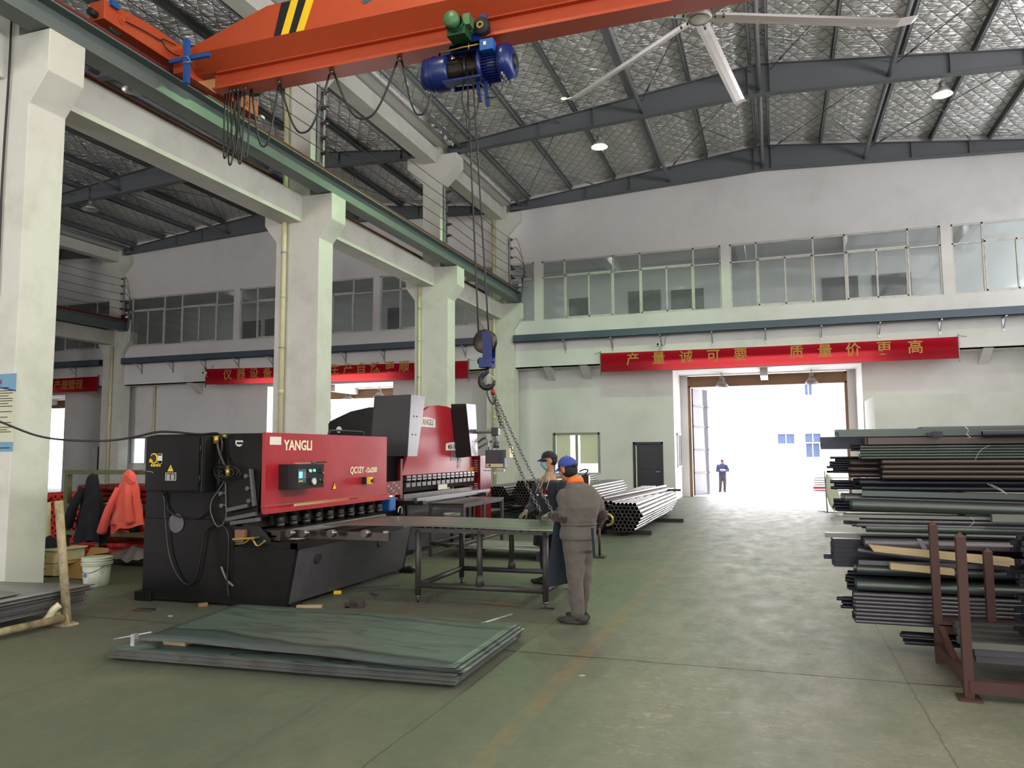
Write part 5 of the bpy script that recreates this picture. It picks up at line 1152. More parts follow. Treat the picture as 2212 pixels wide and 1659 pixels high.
cvr = part('cylinder_cover', g, M['black'], pb, bev=.004)
part('cover_face', G().slab([v+Vector((.002, 0, 0)) for v in vs[:4]], (.003, 0, 0)), M['brushed'], cvr, label='bright brushed front plate')
for u, w_ in ((.3, .5), (.7, .5), (.3, .72), (.7, .72)):
    t0_ = vs[0].lerp(vs[1], u); b0_ = vs[3].lerp(vs[2], u); p = t0_.lerp(b0_, w_); part('screw', G().cyl((fx, p.y, p.z), (fx+.012, p.y, p.z), .011, 8), M['black'], cvr)
part('hose', G().path(spline([at(999, 885, X=-5.9), at(991, 884, X=-5.9), at(989, 890, X=-5.9), at(993, 895, X=-5.95)], 6), .012, 6), M['cable'], pb)
# clamps: an upper and a lower row
ya, yb_ = 11.78, 14.92; n_ = 15
for k in range(n_):
    yy = ya + (yb_-ya)*(k+.5)/n_; w_ = .078
    c_ = part('punch_clamp', G().box(BX-.02, yy-w_, 1.245, BX+.055, yy+w_, 1.335), M['bar'], pb, bev=.004)
    part('clamp_slot', G().box(BX+.055, yy-w_*.6, 1.275, BX+.062, yy-w_*.3, 1.30).box(BX+.055, yy+w_*.3, 1.275, BX+.062, yy+w_*.6, 1.30), M['black'], c_)
    c_ = part('punch_holder', G().box(BX-.02, yy-w_, 1.135, BX+.045, yy+w_, 1.215), M['tool'], pb, bev=.004)
    part('clamp_bolt', G().cyl((BX+.045, yy, 1.225), (BX+.075, yy, 1.225), .016, 8), M['black'], c_)
part('punch', G().prism([(BX-.03, 1.14), (BX+.02, 1.14), (BX+.0, 1.06), (BX-.01, 1.06)], 'y', BY0+.06, BY1-.05), M['oil'], pb)
part('die', G().box(BX-.08, BY0+.05, .96, BX+.02, BY1-.05, 1.02), M['bar'], pb); part('die_rail', G().box(BX-.14, BY0-.1, .925, BX+.10, BY1+.05, .962), M['brushed'], pb)
part('bed', G().box(BX-.08, BY0+.1, .05, BX+.0, BY1-.1, .925), M['machine2'], pb)
part('bed_foot', G().box(BX-.1, BY0-.05, 0, BX+.05, BY0+.35, .07), M['machine'], pb); part('bed_foot', G().box(BX-.1, BY1-.35, 0, BX+.05, BY1+.05, .07), M['machine'], pb)
part('hinge_post', G().box(BX-.02, 11.62, .96, BX+.03, 11.70, 1.62), M['dred'], pb)
g = G(); p, q = at(835, 1041, X=-5.8), at(866, 1068, X=-5.8); pf = part('guard_plate', G().box(-5.81, p.y, q.z, -5.80, q.y, p.z), M['dred'], pb, label='perforated dark red guard')
for r_ in range(5):
    for c_ in range(5): part('hole', G().cyl((-5.80, p.y+(q.y-p.y)*(c_+.7)/5.4, q.z+(p.z-q.z)*(r_+.6)/5.2), (-5.797, p.y+(q.y-p.y)*(c_+.7)/5.4, q.z+(p.z-q.z)*(r_+.6)/5.2), .012, 8), M['white'] if (r_+c_) % 3 == 0 else M['black'], pf)
# front support rail and arm with blue box
part('support_rail', G().bar((-5.62, 11.5, .955), (-5.62, 14.9, .955), .07, .05).bar((-5.62, 11.5, .915), (-5.62, 14.9, .915), .03, .03), M['brushed'], pb)
part('support_arm', G().box(-5.95, 11.55, .86, -5.50, 11.68, .93), M['oil'], pb); part('support_arm', G().box(-5.95, 14.45, .86, -5.5, 14.55, .93), M['oil'], pb)
p = at(842, 1088, X=-5.62); part('blue_motor_box', G().box(-5.74, p.y-.11, p.z-.11, -5.56, p.y+.09, p.z+.10), M['blue2'], pb, label='bright blue drive box', bev=.02)
part('hook_bar', G().path(spline([at(860, 1108, X=-5.55), at(861, 1098, X=-5.55), at(865, 1095, X=-5.55), at(868, 1099, X=-5.55), at(868, 1110, X=-5.55)], 4), .011, 8), M['galv'], pb)
p, q = at(946, 1047, X=-5.9), at(965, 1056, X=-5.9); part('scale_label', G().box(-5.90, p.y, q.z, -5.89, q.y, p.z), M['paper'], pb)
# red side cabinet with louvres
rc = part('side_cabinet', G().box(-6.55, 15.06, .25, -5.86, 15.7, 1.66), M['dred'], pb, bev=.006)
for z0_ in (1.56, 1.08): 
    for r_ in range(6 if z0_ > 1.5 else 4):
        for c_ in range(3): part('louvre', G().box(-6.22+.11*c_, 15.052, z0_-.045*r_-.012, -6.14+.11*c_, 15.06, z0_-.045*r_), M['white'] if c_ else M['cream'], rc)
part('cabinet_leg', G().box(-6.5, 15.1, 0, -6.4, 15.6, .25).box(-6.0, 15.1, 0, -5.9, 15.6, .25), M['dred'], rc)
# hanging console
ca = at(1015, 932, Y=14.2); cb_ = at(1073, 931, Y=14.2); cc_ = at(1072, 968, Y=14.2)
co = part('console_arm', G().path([(-5.95, 14.5, ca.z), (ca.x+.3, 14.2, ca.z), (cb_.x-.03, 14.2, cb_.z), (cb_.x, 14.2, cb_.z-.03), (cc_.x, 14.2, cc_.z)], .045, 12), M['galv'], pb)
part('elbow', G().box(cb_.x-.10, 14.14, cb_.z-.10, cb_.x+.05, 14.26, cb_.z+.07), M['machine2'], co, bev=.02); part('swivel', G().cyl(cc_, cc_+Vector((0, 0, .12)), .06, 14), M['machine2'], co)
a_, b_ = at(1048, 972, Y=14.15), at(1090, 1022, Y=14.15)
cn = part('console', G().box(a_.x, 14.15, b_.z+.10, b_.x, 14.32, a_.z), M['tray'], pb, bev=.008, label='grey control console with dark screen')
part('console_screen', G().box(a_.x+.03, 14.143, b_.z+.2, b_.x-.04, 14.15, a_.z-.04), M['machine2'], cn); part('console_panel', G().box(a_.x+.02, 14.14, b_.z+.115, b_.x-.03, 14.15, b_.z+.18), M['cream'], cn)
part('emergency_knob', G().cyl((a_.x+.10, 14.12, b_.z+.15), (a_.x+.10, 14.14, b_.z+.15), .02, 12), M['dred'], cn); part('handle_bar', G().box(a_.x-.01, 14.08, b_.z+.04, b_.x+.01, 14.15, b_.z+.06), M['galv'], cn); part('side_box', G().box(b_.x+.01, 14.2, b_.z+.3, b_.x+.09, 14.4, a_.z+.06), M['cream'], cn)
part('hoses', G().path(spline([(-5.85, 14.8, 1.9), (-5.6, 14.7, 2.02), (-5.5, 14.6, 1.85), (-5.55, 14.7, 1.65)], 6), .025, 8).path(spline([(-5.85, 14.85, 1.8), (-5.5, 14.8, 1.95), (-5.42, 14.7, 1.78), (-5.5, 14.75, 1.6)], 6), .02, 8), M['galv'], pb)
# ================================================================ steel sheets
def sheet_mat(name, base, streak, rough=.34, metal=.55, sc=(0.5, 2.2, 1)):
    m = bpy.data.materials.new(name); m.use_nodes = True; t = m.node_tree; b = t.nodes['Principled BSDF']; L = t.links.new
    tc = nn(t, 'ShaderNodeTexCoord'); mp = nn(t, 'ShaderNodeMapping'); mp.inputs['Scale'].default_value = sc; L(tc.outputs['Object'], mp.inputs[0])
    n = nn(t, 'ShaderNodeTexNoise'); n.inputs['Scale'].default_value = 1.5; n.inputs['Detail'].default_value = 3; n.inputs['Distortion'].default_value = .8; L(mp.outputs[0], n.inputs[0])
    r = nn(t, 'ShaderNodeValToRGB'); e = r.color_ramp.elements; e[0].position = .30; e[0].color = lin(base) + (1,); e[1].position = .70; e[1].color = lin(base) + (1,)
    for p_, c_ in ((.47, base), (.505, streak), (.54, base)): k = e.new(p_); k.color = lin(c_) + (1,)
    L(n.outputs[0], r.inputs[0]); L(r.outputs[0], b.inputs['Base Color']); b.inputs['Metallic'].default_value = metal
    n2 = nn(t, 'ShaderNodeTexNoise'); n2.inputs['Scale'].default_value = 3; n2.inputs['Detail'].default_value = 6; L(mp.outputs[0], n2.inputs[0])
    rr = nn(t, 'ShaderNodeMapRange'); rr.inputs[3].default_value = rough-.08; rr.inputs[4].default_value = rough+.12; L(n2.outputs[0], rr.inputs[0]); L(rr.outputs[0], b.inputs['Roughness'])
    return m
M['sheet'] = sheet_mat('hot_rolled_sheet', (0.41, 0.47, 0.44), (0.25, 0.28, 0.27))
M['sheetedge'] = mat('sheet_edge', (0.33, 0.32, 0.32), .45, .5, var=.25, vs=12, dirt=(0.36, 0.27, 0.18), dirt_amt=.6, dirt_scale=4)
M['sheet2'] = sheet_mat('clean_sheet', (0.55, 0.55, 0.54), (0.50, 0.50, 0.50), .4, .35)
M['tablesheet'] = sheet_mat('table_sheet', (0.52, 0.54, 0.52), (0.48, 0.50, 0.48), .30, .75, (.12, 1.5, 1))
def stained_sheet():
    m = sheet_mat('stained_top_sheet', (0.44, 0.50, 0.465), (0.36, 0.40, 0.38)); t = m.node_tree; b = t.nodes['Principled BSDF']; L = t.links.new
    src = b.inputs['Base Color'].links[0].from_socket
    tc = nn(t, 'ShaderNodeTexCoord'); sp = nn(t, 'ShaderNodeSeparateXYZ'); L(tc.outputs['Object'], sp.inputs[0])
    n = nn(t, 'ShaderNodeTexNoise'); n.inputs['Scale'].default_value = .9; n.inputs['Detail'].default_value = 2; L(tc.outputs['Object'], n.inputs[0])
    def mth(op, a, c):
        x = nn(t, 'ShaderNodeMath', operation=op)
        for i, v in enumerate((a, c)):
            if isinstance(v, (int, float)): x.inputs[i].default_value = v
            else: L(v, x.inputs[i])
        return x.outputs[0]
    y = mth('ADD', sp.outputs[1], mth('MULTIPLY', mth('SUBTRACT', n.outputs[0], .5), .55))
    def band(c0, w_):
        d = nn(t, 'ShaderNodeMath', operation='ABSOLUTE'); L(mth('SUBTRACT', y, c0), d.inputs[0]); r = nn(t, 'ShaderNodeMapRange'); r.inputs[1].default_value = w_; r.inputs[2].default_value = 0; L(d.outputs[0], r.inputs[0]); return r.outputs[0]
    def mix(f, a, c):
        x = nn(t, 'ShaderNodeMix', data_type='RGBA'); L(f, x.inputs[0]); L(a, x.inputs[6]); x.inputs[7].default_value = lin(c) + (1,); return x.outputs[2]
    o = nn(t, 'ShaderNodeMapRange'); o.inputs[1].default_value = -.48; o.inputs[2].default_value = -.56; L(y, o.inputs[0]); col = mix(mth('MULTIPLY', o.outputs[0], .7), src, (0.30, 0.35, 0.37))
    col = mix(mth('MULTIPLY', band(-.50, .07), .85), col, (0.21, 0.22, 0.21)); col = mix(mth('MULTIPLY', band(.60, .06), .7), col, (0.24, 0.27, 0.27)); L(col, b.inputs['Base Color'])
    return m
def plate(name, P, zf, t, mt, label, group=None, nu=24, nv=6):
    """thin plate over the corner points P (front-left, front-right, back-right, back-left), zf(u,v) its height"""
    P = [Vector(p) for p in P]
    def f(u, v): a = P[0].lerp(P[1], u); b = P[3].lerp(P[2], u); p = a.lerp(b, v); return Vector((p.x, p.y, zf(u, v)))
    g = G(); g.grid(lambda u, v: f(u, v) + Vector((0, 0, t)), nu, nv); g.f = [tuple(reversed(q)) for q in g.f] if False else g.f
    g.grid(f, nu, nv); k = (nu+1)*(nv+1); n0 = len(g.f)//2
    g.f[n0:] = [tuple(reversed(q)) for q in g.f[n0:]]
    w_ = nv+1
    for i in range(nu):
        g.f += [(i*w_, i*w_+k, (i+1)*w_+k, (i+1)*w_), (i*w_+nv, (i+1)*w_+nv, (i+1)*w_+nv+k, i*w_+nv+k)]; g.sm += [False, False]
    for j in range(nv):
        g.f += [(j, j+1, j+1+k, j+k), (nu*w_+j, nu*w_+j+k, nu*w_+j+1+k, nu*w_+j+1)]; g.sm += [False, False]
    o = single(name, g, mt, label, 'steel sheet', group)
    o.data.materials.append(M['sheetedge'])
    for i in range(2*n0, len(o.data.polygons)): o.data.polygons[i].material_index = 1
    return o
M['stained'] = stained_sheet()
B0 = [(-5.32, 5.14), (-2.25, 5.30), (-2.27, 6.86), (-5.50, 6.96)]
for k, x in enumerate((-4.9, -4.0, -3.0)):
    single('timber_bearer', G().box(x-.05, 5.42, 0, x+.05, 6.75, .022), M['wood'], 'thin bearer under the front sheet stack, %s' % ('towards the shear end', 'in its middle', 'towards the worker end')[k], 'timber')
nS = 10
for k in range(nS):
    dx, dy = random.uniform(-.035, .03), random.uniform(-.015, .015); z0 = .024 + k*.0082
    plate('steel_sheet', [(x+dx*(1 if x < -4 else .4), y+dy, 0) for x, y in B0], lambda u, v, z0=z0: z0, .0058, M['sheet'], 'flat dark sheet in the lower part of the front stack on the floor', 'flat sheets of the front stack')
zt0 = .024 + nS*.0082
for k in range(3):
    # lifted sheets: propped at their left end on a wood block, their front edge waves down to the right
    T0 = [(-5.02+.02*k, 5.10+.02*k), (-2.19-.03*k, 5.30-.015*k), (-2.22-.03*k, 6.90-.03*k), (-5.36+.03*k, 6.74)]
    def zf(u, v, k=k):
        q = min(1, max(0, (u-.50)/.48)); lift = .080*(1-q*q*(3-2*q)) + .012*(1-v)*math.sin(8*u+.5)
        if k == 2: lift += .0
        return zt0 + .006*k + lift*(1-.45*v) + .004 + (.012*(u-.8)/.2*k if u > .8 else 0)
    plate('steel_sheet', [(x, y, 0) for x, y in T0], zf, .005, M['sheet'] if k < 2 else M['stained'], ('lowest of the three raised sheets, showing only its edge', 'middle raised sheet, showing only its edge', 'topmost large bent steel sheet with dark stains on the front stack')[k], None, 40, 10)
    if k == 2: bpy.data.objects[-1] if False else None
p = at(375, 1393, Z=.11); single('wood_block', G().box(p.x-.10, p.y-.02, zt0+.001, p.x+.14, p.y+.22, zt0+.082), M['wood'], 'pale wood block propping the raised sheets', 'wood block', bev=.012)
a_, b_ = at(1040, 1347, Z=.135), at(1106, 1327, Z=.135); single('steel_rod', G().cyl(a_, b_, .009, 10), M['galv'], 'bright thin rod lying on the far corner of the top sheet', 'rod')
a_, b_ = at(245, 1381, Z=.14), at(327, 1366, Z=.18); single('steel_rod', G().cyl(a_, b_, .008, 10), M['galv'], 'bright thin rod sticking out at the left end of the sheets', 'rod')
p = at(290, 1377, Z=.17); single('clamp_piece', G().box(p.x-.02, p.y-.02, .10, p.x+.02, p.y+.03, .20), M['galv'], 'small pale clamp at the left corner of the raised sheets', 'clamp')
for k, (px_, py_, r_) in enumerate(((1003, 1413, .030), (1015, 1413, .014))):
    pass
p = at(832, 1468, Z=.0); single('wire_clip', G().path([p+Vector((-.04, 0, .04)), p+Vector((-.04, 0, .003)), p+Vector((.04, 0, .003)), p+Vector((.04, 0, .04))], .003, 5), M['tool'], 'thin wire clip hanging at the front edge of the sheet stack', 'wire')
# floor debris
def scrap(px_, py_, dims, mt, label, cat, rot=0.0, z=0):
    p = at(px_, py_, Z=0); g = G().box(-dims[0]/2, -dims[1]/2, z, dims[0]/2, dims[1]/2, z+dims[2], Matrix.Translation((p.x, p.y, 0)) @ Matrix.Rotation(rot, 4, 'Z')); return single(label.split(',')[0].split(' ')[-1] if False else cat.replace(' ', '_'), g, mt, label, cat, bev=.004)
scrap(668, 1313, (.28, .06, .03), M['wood'], 'broken pale wood strip beside the shear base', 'wood strip', .3)
scrap(729, 1283, (.09, .05, .04), M['yellow'], 'small yellow piece on the floor under the shear', 'scrap', .4)
p = at(765, 1312, Z=0); t_ = thing('steel_offcut', 'dark channel offcut lying before the shear', 'scrap', tuple(p))
part('channel', G().box(p.x-.09, p.y-.05, 0, p.x+.10, p.y+.06, .012).box(p.x-.09, p.y+.045, 0, p.x+.10, p.y+.06, .08).box(p.x-.09, p.y-.05, 0, p.x-.03, p.y-.03, .05), M['tool'], t_)
for k, (a_, b_, w_) in enumerate((((770, 1268), (862, 1263), .02), ((800, 1281), (815, 1286), .03), ((838, 1272), (770, 1276), .03))):
    p, q = at(*a_, Z=.008), at(*b_, Z=.008); single('steel_strip', G().bar(p, q, w_, .006), M['tool'], 'dark thin steel strip on the floor beside the shear base, %s' % ('longest one', 'shortest one', 'wider one')[k], 'scrap')
p, q = at(1039, 1301, Z=.006), at(1132, 1309, Z=.006); single('rusty_flat_bar', G().bar(p, q, .045, .006), M['brown'], 'rusty flat bar on the floor below the table', 'scrap')
scrap(1257, 1460, (.05, .035, .004), M['wood'], 'small pale wood chip on the open floor', 'wood chip', .7); scrap(368, 1331, (.05, .02, .004), M['paper'], 'tiny white chip left of the sheets', 'scrap', .2)
scrap(312, 1319, (.22, .10, .02), M['tool'], 'flat dark steel scrap near the shear foot', 'scrap', .1); scrap(438, 1310, (.10, .06, .04), M['brown'], 'brown lump of scrap behind the sheet stack', 'scrap', .9)
# ================================================================ main work table
def foot(px, x, y, par, z=0.0):
    f_ = part('levelling_foot', G().box(x-.10, y-.06, 0, x+.10, y+.06, .012), M['bar'], par, bev=.002)
    part('spindle', G().cyl((x, y, .012), (x, y, .09), .013, 8).cyl((x, y, .06), (x, y, .085), .028, 8), M['bar'], f_)
wt = thing('work_table', 'rusty steel tube work table holding the large plate', 'table', (-3.2, 8.9, 0))
X0_, X1_, Y0_, Y1_, H = -3.95, -2.44, 8.17, 9.52, .83
for x, y in ((X0_, Y0_), (X1_, Y0_+.06), (X0_-.02, Y1_), (X1_-.02, Y1_+.04)):
    part('leg', G().cyl((x, y, .09), (x, y, H), .034, 14), M['tablesteel'], wt); foot(0, x, y, wt)
for a_, b_ in (((X0_, Y0_), (X1_, Y0_+.06)), ((X0_-.02, Y1_), (X1_-.02, Y1_+.04)), ((X0_, Y0_), (X0_-.02, Y1_)), ((X1_, Y0_+.06), (X1_-.02, Y1_+.04))):
    part('stretcher', G().cyl((a_[0], a_[1], .20), (b_[0], b_[1], .20), .032, 14), M['tablesteel'], wt)
for x, y in ((-3.2, Y0_+.03), (-3.28, Y1_+.02)): part('leg', G().cyl((x, y, .23), (x, y, H), .034, 14).cyl((x, y, .22), (x, y, .34), .055, 14, .034), M['tablesteel'], wt, label='middle leg welded on the stretcher')
for a_, b_ in (((X0_-.06, Y0_), (X1_+.04, Y0_+.06)), ((X0_-.06, Y1_), (X1_, Y1_+.04)), ((X0_, Y0_), (X0_-.02, Y1_)), ((X1_, Y0_+.06), (X1_-.02, Y1_+.04)), ((-3.2, Y0_), (-3.25, Y1_))):
    part('top_rail', G().bar((a_[0], a_[1], H-.005), (b_[0], b_[1], H-.005), .05, .05), M['tablesteel'], wt)
for k in range(15):
    x = X0_+.08+.097*k; part('ball_roller', G().ball((x, Y0_+.02, H+.022), .018, 8, 6), M['bar'], wt)
for y in (8.6, 9.1): part('top_bar', G().bar((X0_, y, H), (X1_, y+.03, H), .04, .04), M['tablesteel'], wt)
P = [at(690, 1134, Z=.86), at(1206, 1147, Z=.86), at(1190, 1120, Z=.86), at(823, 1112, Z=.86)]
P[2] = Vector((-2.42, 9.42, 0)); P[3] = Vector((-5.15, 9.45, 0)); P[0] = Vector((-5.13, 8.05, 0)); P[1] = Vector((-2.24, 8.12, 0))
plate('steel_plate', P, lambda u, v: .855 + .018*math.sin(PI*min(1, u*1.15))*(1-.4*v) - .0*u + (.03*(1-u/.12) if u < .12 and False else 0) , .006, M['tablesheet'], 'large bare steel plate being fed from the work table into the shear', None, 40, 8)
# ================================================================ small table, stool, low rack behind
st = thing('side_table', 'small steel table in front of the press brake', 'table', (-5.4, 13, 0))
X0_, X1_, Y0_, Y1_, H = -5.50, -4.92, 11.85, 13.75, .86
for x, y in ((X0_, Y0_), (X1_, Y0_), (X0_, Y1_), (X1_, Y1_), (X1_, 12.8)): part('leg', G().bar((x, y, 0), (x, y, H), .05, .05, (0, 1, 0)), M['tablesteel'], st)
for a_, b_ in (((X0_, Y0_), (X1_, Y0_)), ((X1_, Y0_), (X1_, Y1_)), ((X0_, Y1_), (X1_, Y1_)), ((X0_, Y0_), (X0_, Y1_))): part('stretcher', G().cyl((a_[0], a_[1], .22), (b_[0], b_[1], .22), .028, 10), M['tablesteel'], st)
part('table_top', G().box(X0_-.03, Y0_-.03, H, X1_+.03, Y1_+.03, H+.02), M['oil'], st); part('top_rail', G().box(X0_-.02, Y0_-.02, H-.05, X1_+.02, Y0_+.02, H).box(X1_-.02, Y0_, H-.05, X1_+.02, Y1_, H), M['tablesteel'], st)
p = at(976, 1071, Z=.882); single('metal_cylinder', G().cyl(p, p+Vector((0, 0, .19)), .036, 20).cyl(p+Vector((0, 0, .15)), p+Vector((0, 0, .2)), .04, 20), M['brass'], 'upright pale metal cylinder on the small steel table', 'cylinder')
p = Vector((-5.95+.62, 14.3, 0)); p = at(972, 1180, Z=0); p = Vector((-5.28, 11.4, 0))
sx, sy = at(976, 1160, Z=0.0).x, at(976, 1160, Z=0.0).y
sx, sy = at(976, 1108, Y=13.3).x, 13.3
sl = thing('stool', 'dark round stool with foot ring under the small table', 'stool', (sx, sy, 0))
part('seat', G().cyl((sx, sy, .55), (sx, sy, .60), .16, 24), M['paper'], sl, label='pale worn seat'); part('column', G().cyl((sx, sy, .03), (sx, sy, .55), .03, 12), M['black'], sl)
part('foot_ring', G().path([(sx+.19*math.cos(t0_), sy+.19*math.sin(t0_), .34) for t0_ in [2*PI*k/20 for k in range(20)]], .012, 8, closed=True), M['black'], sl); part('base', G().box(sx-.2, sy-.03, 0, sx+.2, sy+.03, .04).box(sx-.03, sy-.2, 0, sx+.03, sy+.2, .04), M['black'], sl)
p0 = at(1060, 1190, Z=0)
lr = thing('low_sheet_rack', 'low rack with a few thin sheets behind the work table', 'rack', (-4.3, 12.2, 0))
for x in (-4.95, -3.6): part('rack_bar', G().bar((x, 11.75, .12), (x, 12.95, .12), .06, .06), M['tablesteel'], lr); part('foot', G().box(x-.05, 11.8, 0, x+.05, 11.9, .09), M['tablesteel'], lr); part('foot', G().box(x-.05, 12.8, 0, x+.05, 12.9, .09), M['tablesteel'], lr)
for k in range(4):
    dx = random.uniform(-.15, .15); plate('steel_sheet', [(-5.1+dx, 11.8+.1*k, 0), (-3.2+dx, 11.85+.1*k, 0), (-3.2+dx, 12.9, 0), (-5.1+dx, 12.85, 0)], lambda u, v, k=k: .152+.012*k + .012*math.sin(4*u+k), .004, M['sheet2'], 'thin pale sheet on the low rack, seen between the table legs', 'thin sheets on the low rack', 10, 3)
# ================================================================ tube bundles on the floor
M['tube_in'] = mat('dark_steel_tube', (0.48, 0.46, 0.45), .32, .75, var=.15, vs=2)
M['tube_out'] = M['tube_in']
def hexes(n_rows, cx, z0, r, shape):
    out = []; 
    for row, cnt in enumerate(shape):
        for i in range(cnt): out.append((cx + (i-(cnt-1)/2)*2*r, z0 + r + row*r*1.732))
    return out
def tube_bundle(cx, y, z0, r, shape, L, tag_, group, mt='tube_in', dirn=(0, 1, 0), n=12, mass=False):
    pts = hexes(0, cx, z0, r, shape); proto = None
    if mass:                                       # past the 300 largest tubes: one object
        g = G()
        for x, z in pts: dy = random.uniform(-.03, .03); g.tube((x, y+dy, z), (x+dirn[0]*L, y+L+dy, z), r*.985, r*.86, n)
        return single('tube_pile', g, M[mt], tag_, 'tubes', kind='stuff')
    for i, (x, z) in enumerate(pts):
        dy = random.uniform(-.03, .03)
        if proto is None:
            g = G().tube((x, y, z), (x+dirn[0]*L, y+L, z+dirn[2]*L), r*.985, r*.86, n)
            proto = single('steel_tube', g, M[mt], tag_, 'steel tube', group, loc=(x, y, z))
        else:
            c_ = proto.copy(); C.objects.link(c_); c_.location = (x, y+dy, z)
def hexshape(m_): return list(range(m_, 2*m_)) + list(range(2*m_-2, m_-1, -1))
tube_bundle(-2.98, 15.75, .09, .042, [5, 6, 7, 8, 9, 8, 7, 6], 6.0, 'tube of the strapped hexagonal bundle nearest the aisle', 'tubes of the front right floor bundle')
tube_bundle(-3.78, 15.95, .09, .042, [7, 8, 9, 8, 7], 6.0, 'tube of the low bundle behind the standing worker', 'tubes of the second floor bundle')
tube_bundle(-3.72, 16.6, .50, .042, [6, 5], 6.0, 'loose tube lying across on top of the low bundle', 'loose tubes above the second floor bundle', dirn=(.03, 1, .015))
tube_bundle(-6.38, 17.2, .42, .036, [7, 8, 9, 10, 11, 10, 9, 8], 6.0, 'small bore tube of the left stacked bundle beside the console', 'tubes of the left stacked bundle')
tube_bundle(-5.45, 17.0, .50, .036, [7, 8, 9, 10, 11, 10, 9, 8, 7], 6.0, 'small bore tube of the highest bundle, seen between the chains', 'tubes of the highest stacked bundle')
tube_bundle(-5.15, 17.0, .06, .034, [9, 10, 11, 10, 9, 8], 6.0, 'pile of dark tubes at floor level behind the press brake table', None, mass=True)
tube_bundle(-6.35, 17.1, .06, .034, [9, 10, 9, 8], 6.0, 'pile of dark tubes at floor level beside the red cabinet', None, mass=True)
tube_bundle(-4.72, 17.4, .46, .04, [8, 9, 10, 9, 8, 7], 6.0, 'shiny tube of the raised bundle right behind the masked worker', 'tubes of the raised right bundle')
tube_bundle(-4.35, 17.6, .10, .04, [8, 9, 8], 6.0, 'low pile of tubes under the raised right bundle', None, mass=True)
# three slanting tubes resting on the bundles
for k in range(4):
    x = -3.5+.095*(k % 3); z = .66 + (.075 if k == 3 else 0); 
    single('steel_tube', G().tube((x, 15.9+.05*k, z), (x+.62, 21.2, z+.05), .045, .037, 14), M['tube_in'], 'large bright tube lying slantwise on top of the floor bundles', 'steel tube', 'slanting tubes on top', loc=(x, 15.9, z))
for k, (xa, xb, y, z) in enumerate(((-3.45, -2.5, 16.2, .0), (-3.5, -2.2, 19.3, .0), (-4.4, -3.3, 16.5, 0.0), (-3.9, -2.75, 17.0, .58), (-3.4, -2.4, 20.6, .69), (-6.9, -4.9, 17.8, 0), (-6.9, -4.0, 17.8, .37))):
    h_ = .085 if z == 0 else .05
    single('bearer', G().box(xa, y-.04, z, xb, y+.04, z+h_), M['black'], 'dark square bearer %s' % ('under the near end of the front bundle', 'under the far end of the front bundle', 'under the low bundle', 'between the loose tubes and the front bundle', 'at the far end on top of the front bundle', 'under the bottom bundles', 'between bottom and raised bundles')[k], 'bearer')
for k, y in enumerate((17.3, 19.2, 21.0)):
    R_ = .36; cx, cz = -2.98, .36
    single('strap', G().path([(cx+(R_+.01)*math.cos(t0_), y, cz+(R_-.05)*math.sin(t0_)) for t0_ in [PI/3*k_ for k_ in range(6)]], .006, 5, closed=True), M['tool'], 'steel strapping round the front bundle, %s' % ('near one', 'middle one', 'far one')[k], 'strap')
# vise / machine part standing behind the blue cap
p = at(1263, 1030, Y=18.6)
t_ = thing('pipe_vise', 'dark vise with a curved handle standing behind the workers', 'vise', tuple(p))
part('body', G().prism([(p.x-.10, p.z-.26), (p.x+.12, p.z-.26), (p.x+.12, p.z+.04), (p.x+.03, p.z+.08), (p.x-.06, p.z+.02)], 'y', 18.5, 18.65), M['oil'], t_); part('handle', G().path(spline([(p.x-.12, 18.55, p.z+.13), (p.x+.0, 18.55, p.z+.18), (p.x+.10, 18.55, p.z+.16), (p.x+.04, 18.55, p.z+.08)], 6), .016, 8), M['oil'], t_)
# yellow clamp ring seen between worker and tubes
p = at(1312, 1120, Y=12.5)
single('ring_clamp', G().path([p+Vector((-.15, 0, .05)), p+Vector((-.02, 0, .07))] + [p+Vector((.0+.09*math.cos(t0_), 0, -.02+.09*math.sin(t0_))) for t0_ in [PI/2-PI*k/8 for k in range(9)]] + [p+Vector((-.02, 0, -.115))], .022, 8), M['brass'], 'brass coloured curved clamp arm beside the grey worker', 'clamp')
p = at(1310, 1130, Y=12.5)
gt = thing('trolley_stand', 'small dark stand carrying the brass clamp arm behind the grey worker', 'stand', (p.x, 12.5, 0))
part('post', G().cyl((p.x-.12, 12.5, .03), (p.x-.12, 12.5, p.z), .02, 10), M['tablesteel'], gt); part('base', G().box(p.x-.22, 12.4, 0, p.x-.02, 12.6, .03), M['tablesteel'], gt)
# ================================================================ tube racks on the right
M['rackpaint'] = mat('rusty_red_rack', (0.27, 0.15, 0.125), .6, var=.25, vs=5, dirt=(0.25, 0.22, 0.20), dirt_amt=.6, dirt_scale=3)
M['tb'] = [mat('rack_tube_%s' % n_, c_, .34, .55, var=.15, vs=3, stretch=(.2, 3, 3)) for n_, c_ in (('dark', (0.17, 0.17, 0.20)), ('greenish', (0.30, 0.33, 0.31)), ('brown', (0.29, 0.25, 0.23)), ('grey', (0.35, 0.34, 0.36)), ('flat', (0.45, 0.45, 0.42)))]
RX1 = 3.4                                    # far ends of the tubes, beyond the frame
def rt(name, x, y, z, L, w_, h_, mt, label, group, round_=False, tilt=0.0, skew=0.0, t=.004):
    """a tube of the rack lying along x; left end at x"""
    g = G(); a = (x, y, z); b = (x+L, y+skew*L, z+tilt*L)
    if round_: g.tube(a, b, w_/2, w_/2-t, 12)
    else: g.rtube(a, b, w_, h_, t)
    return single('steel_pipe' if round_ else 'square_tube', g, mt, label, 'steel tube', group, loc=a)
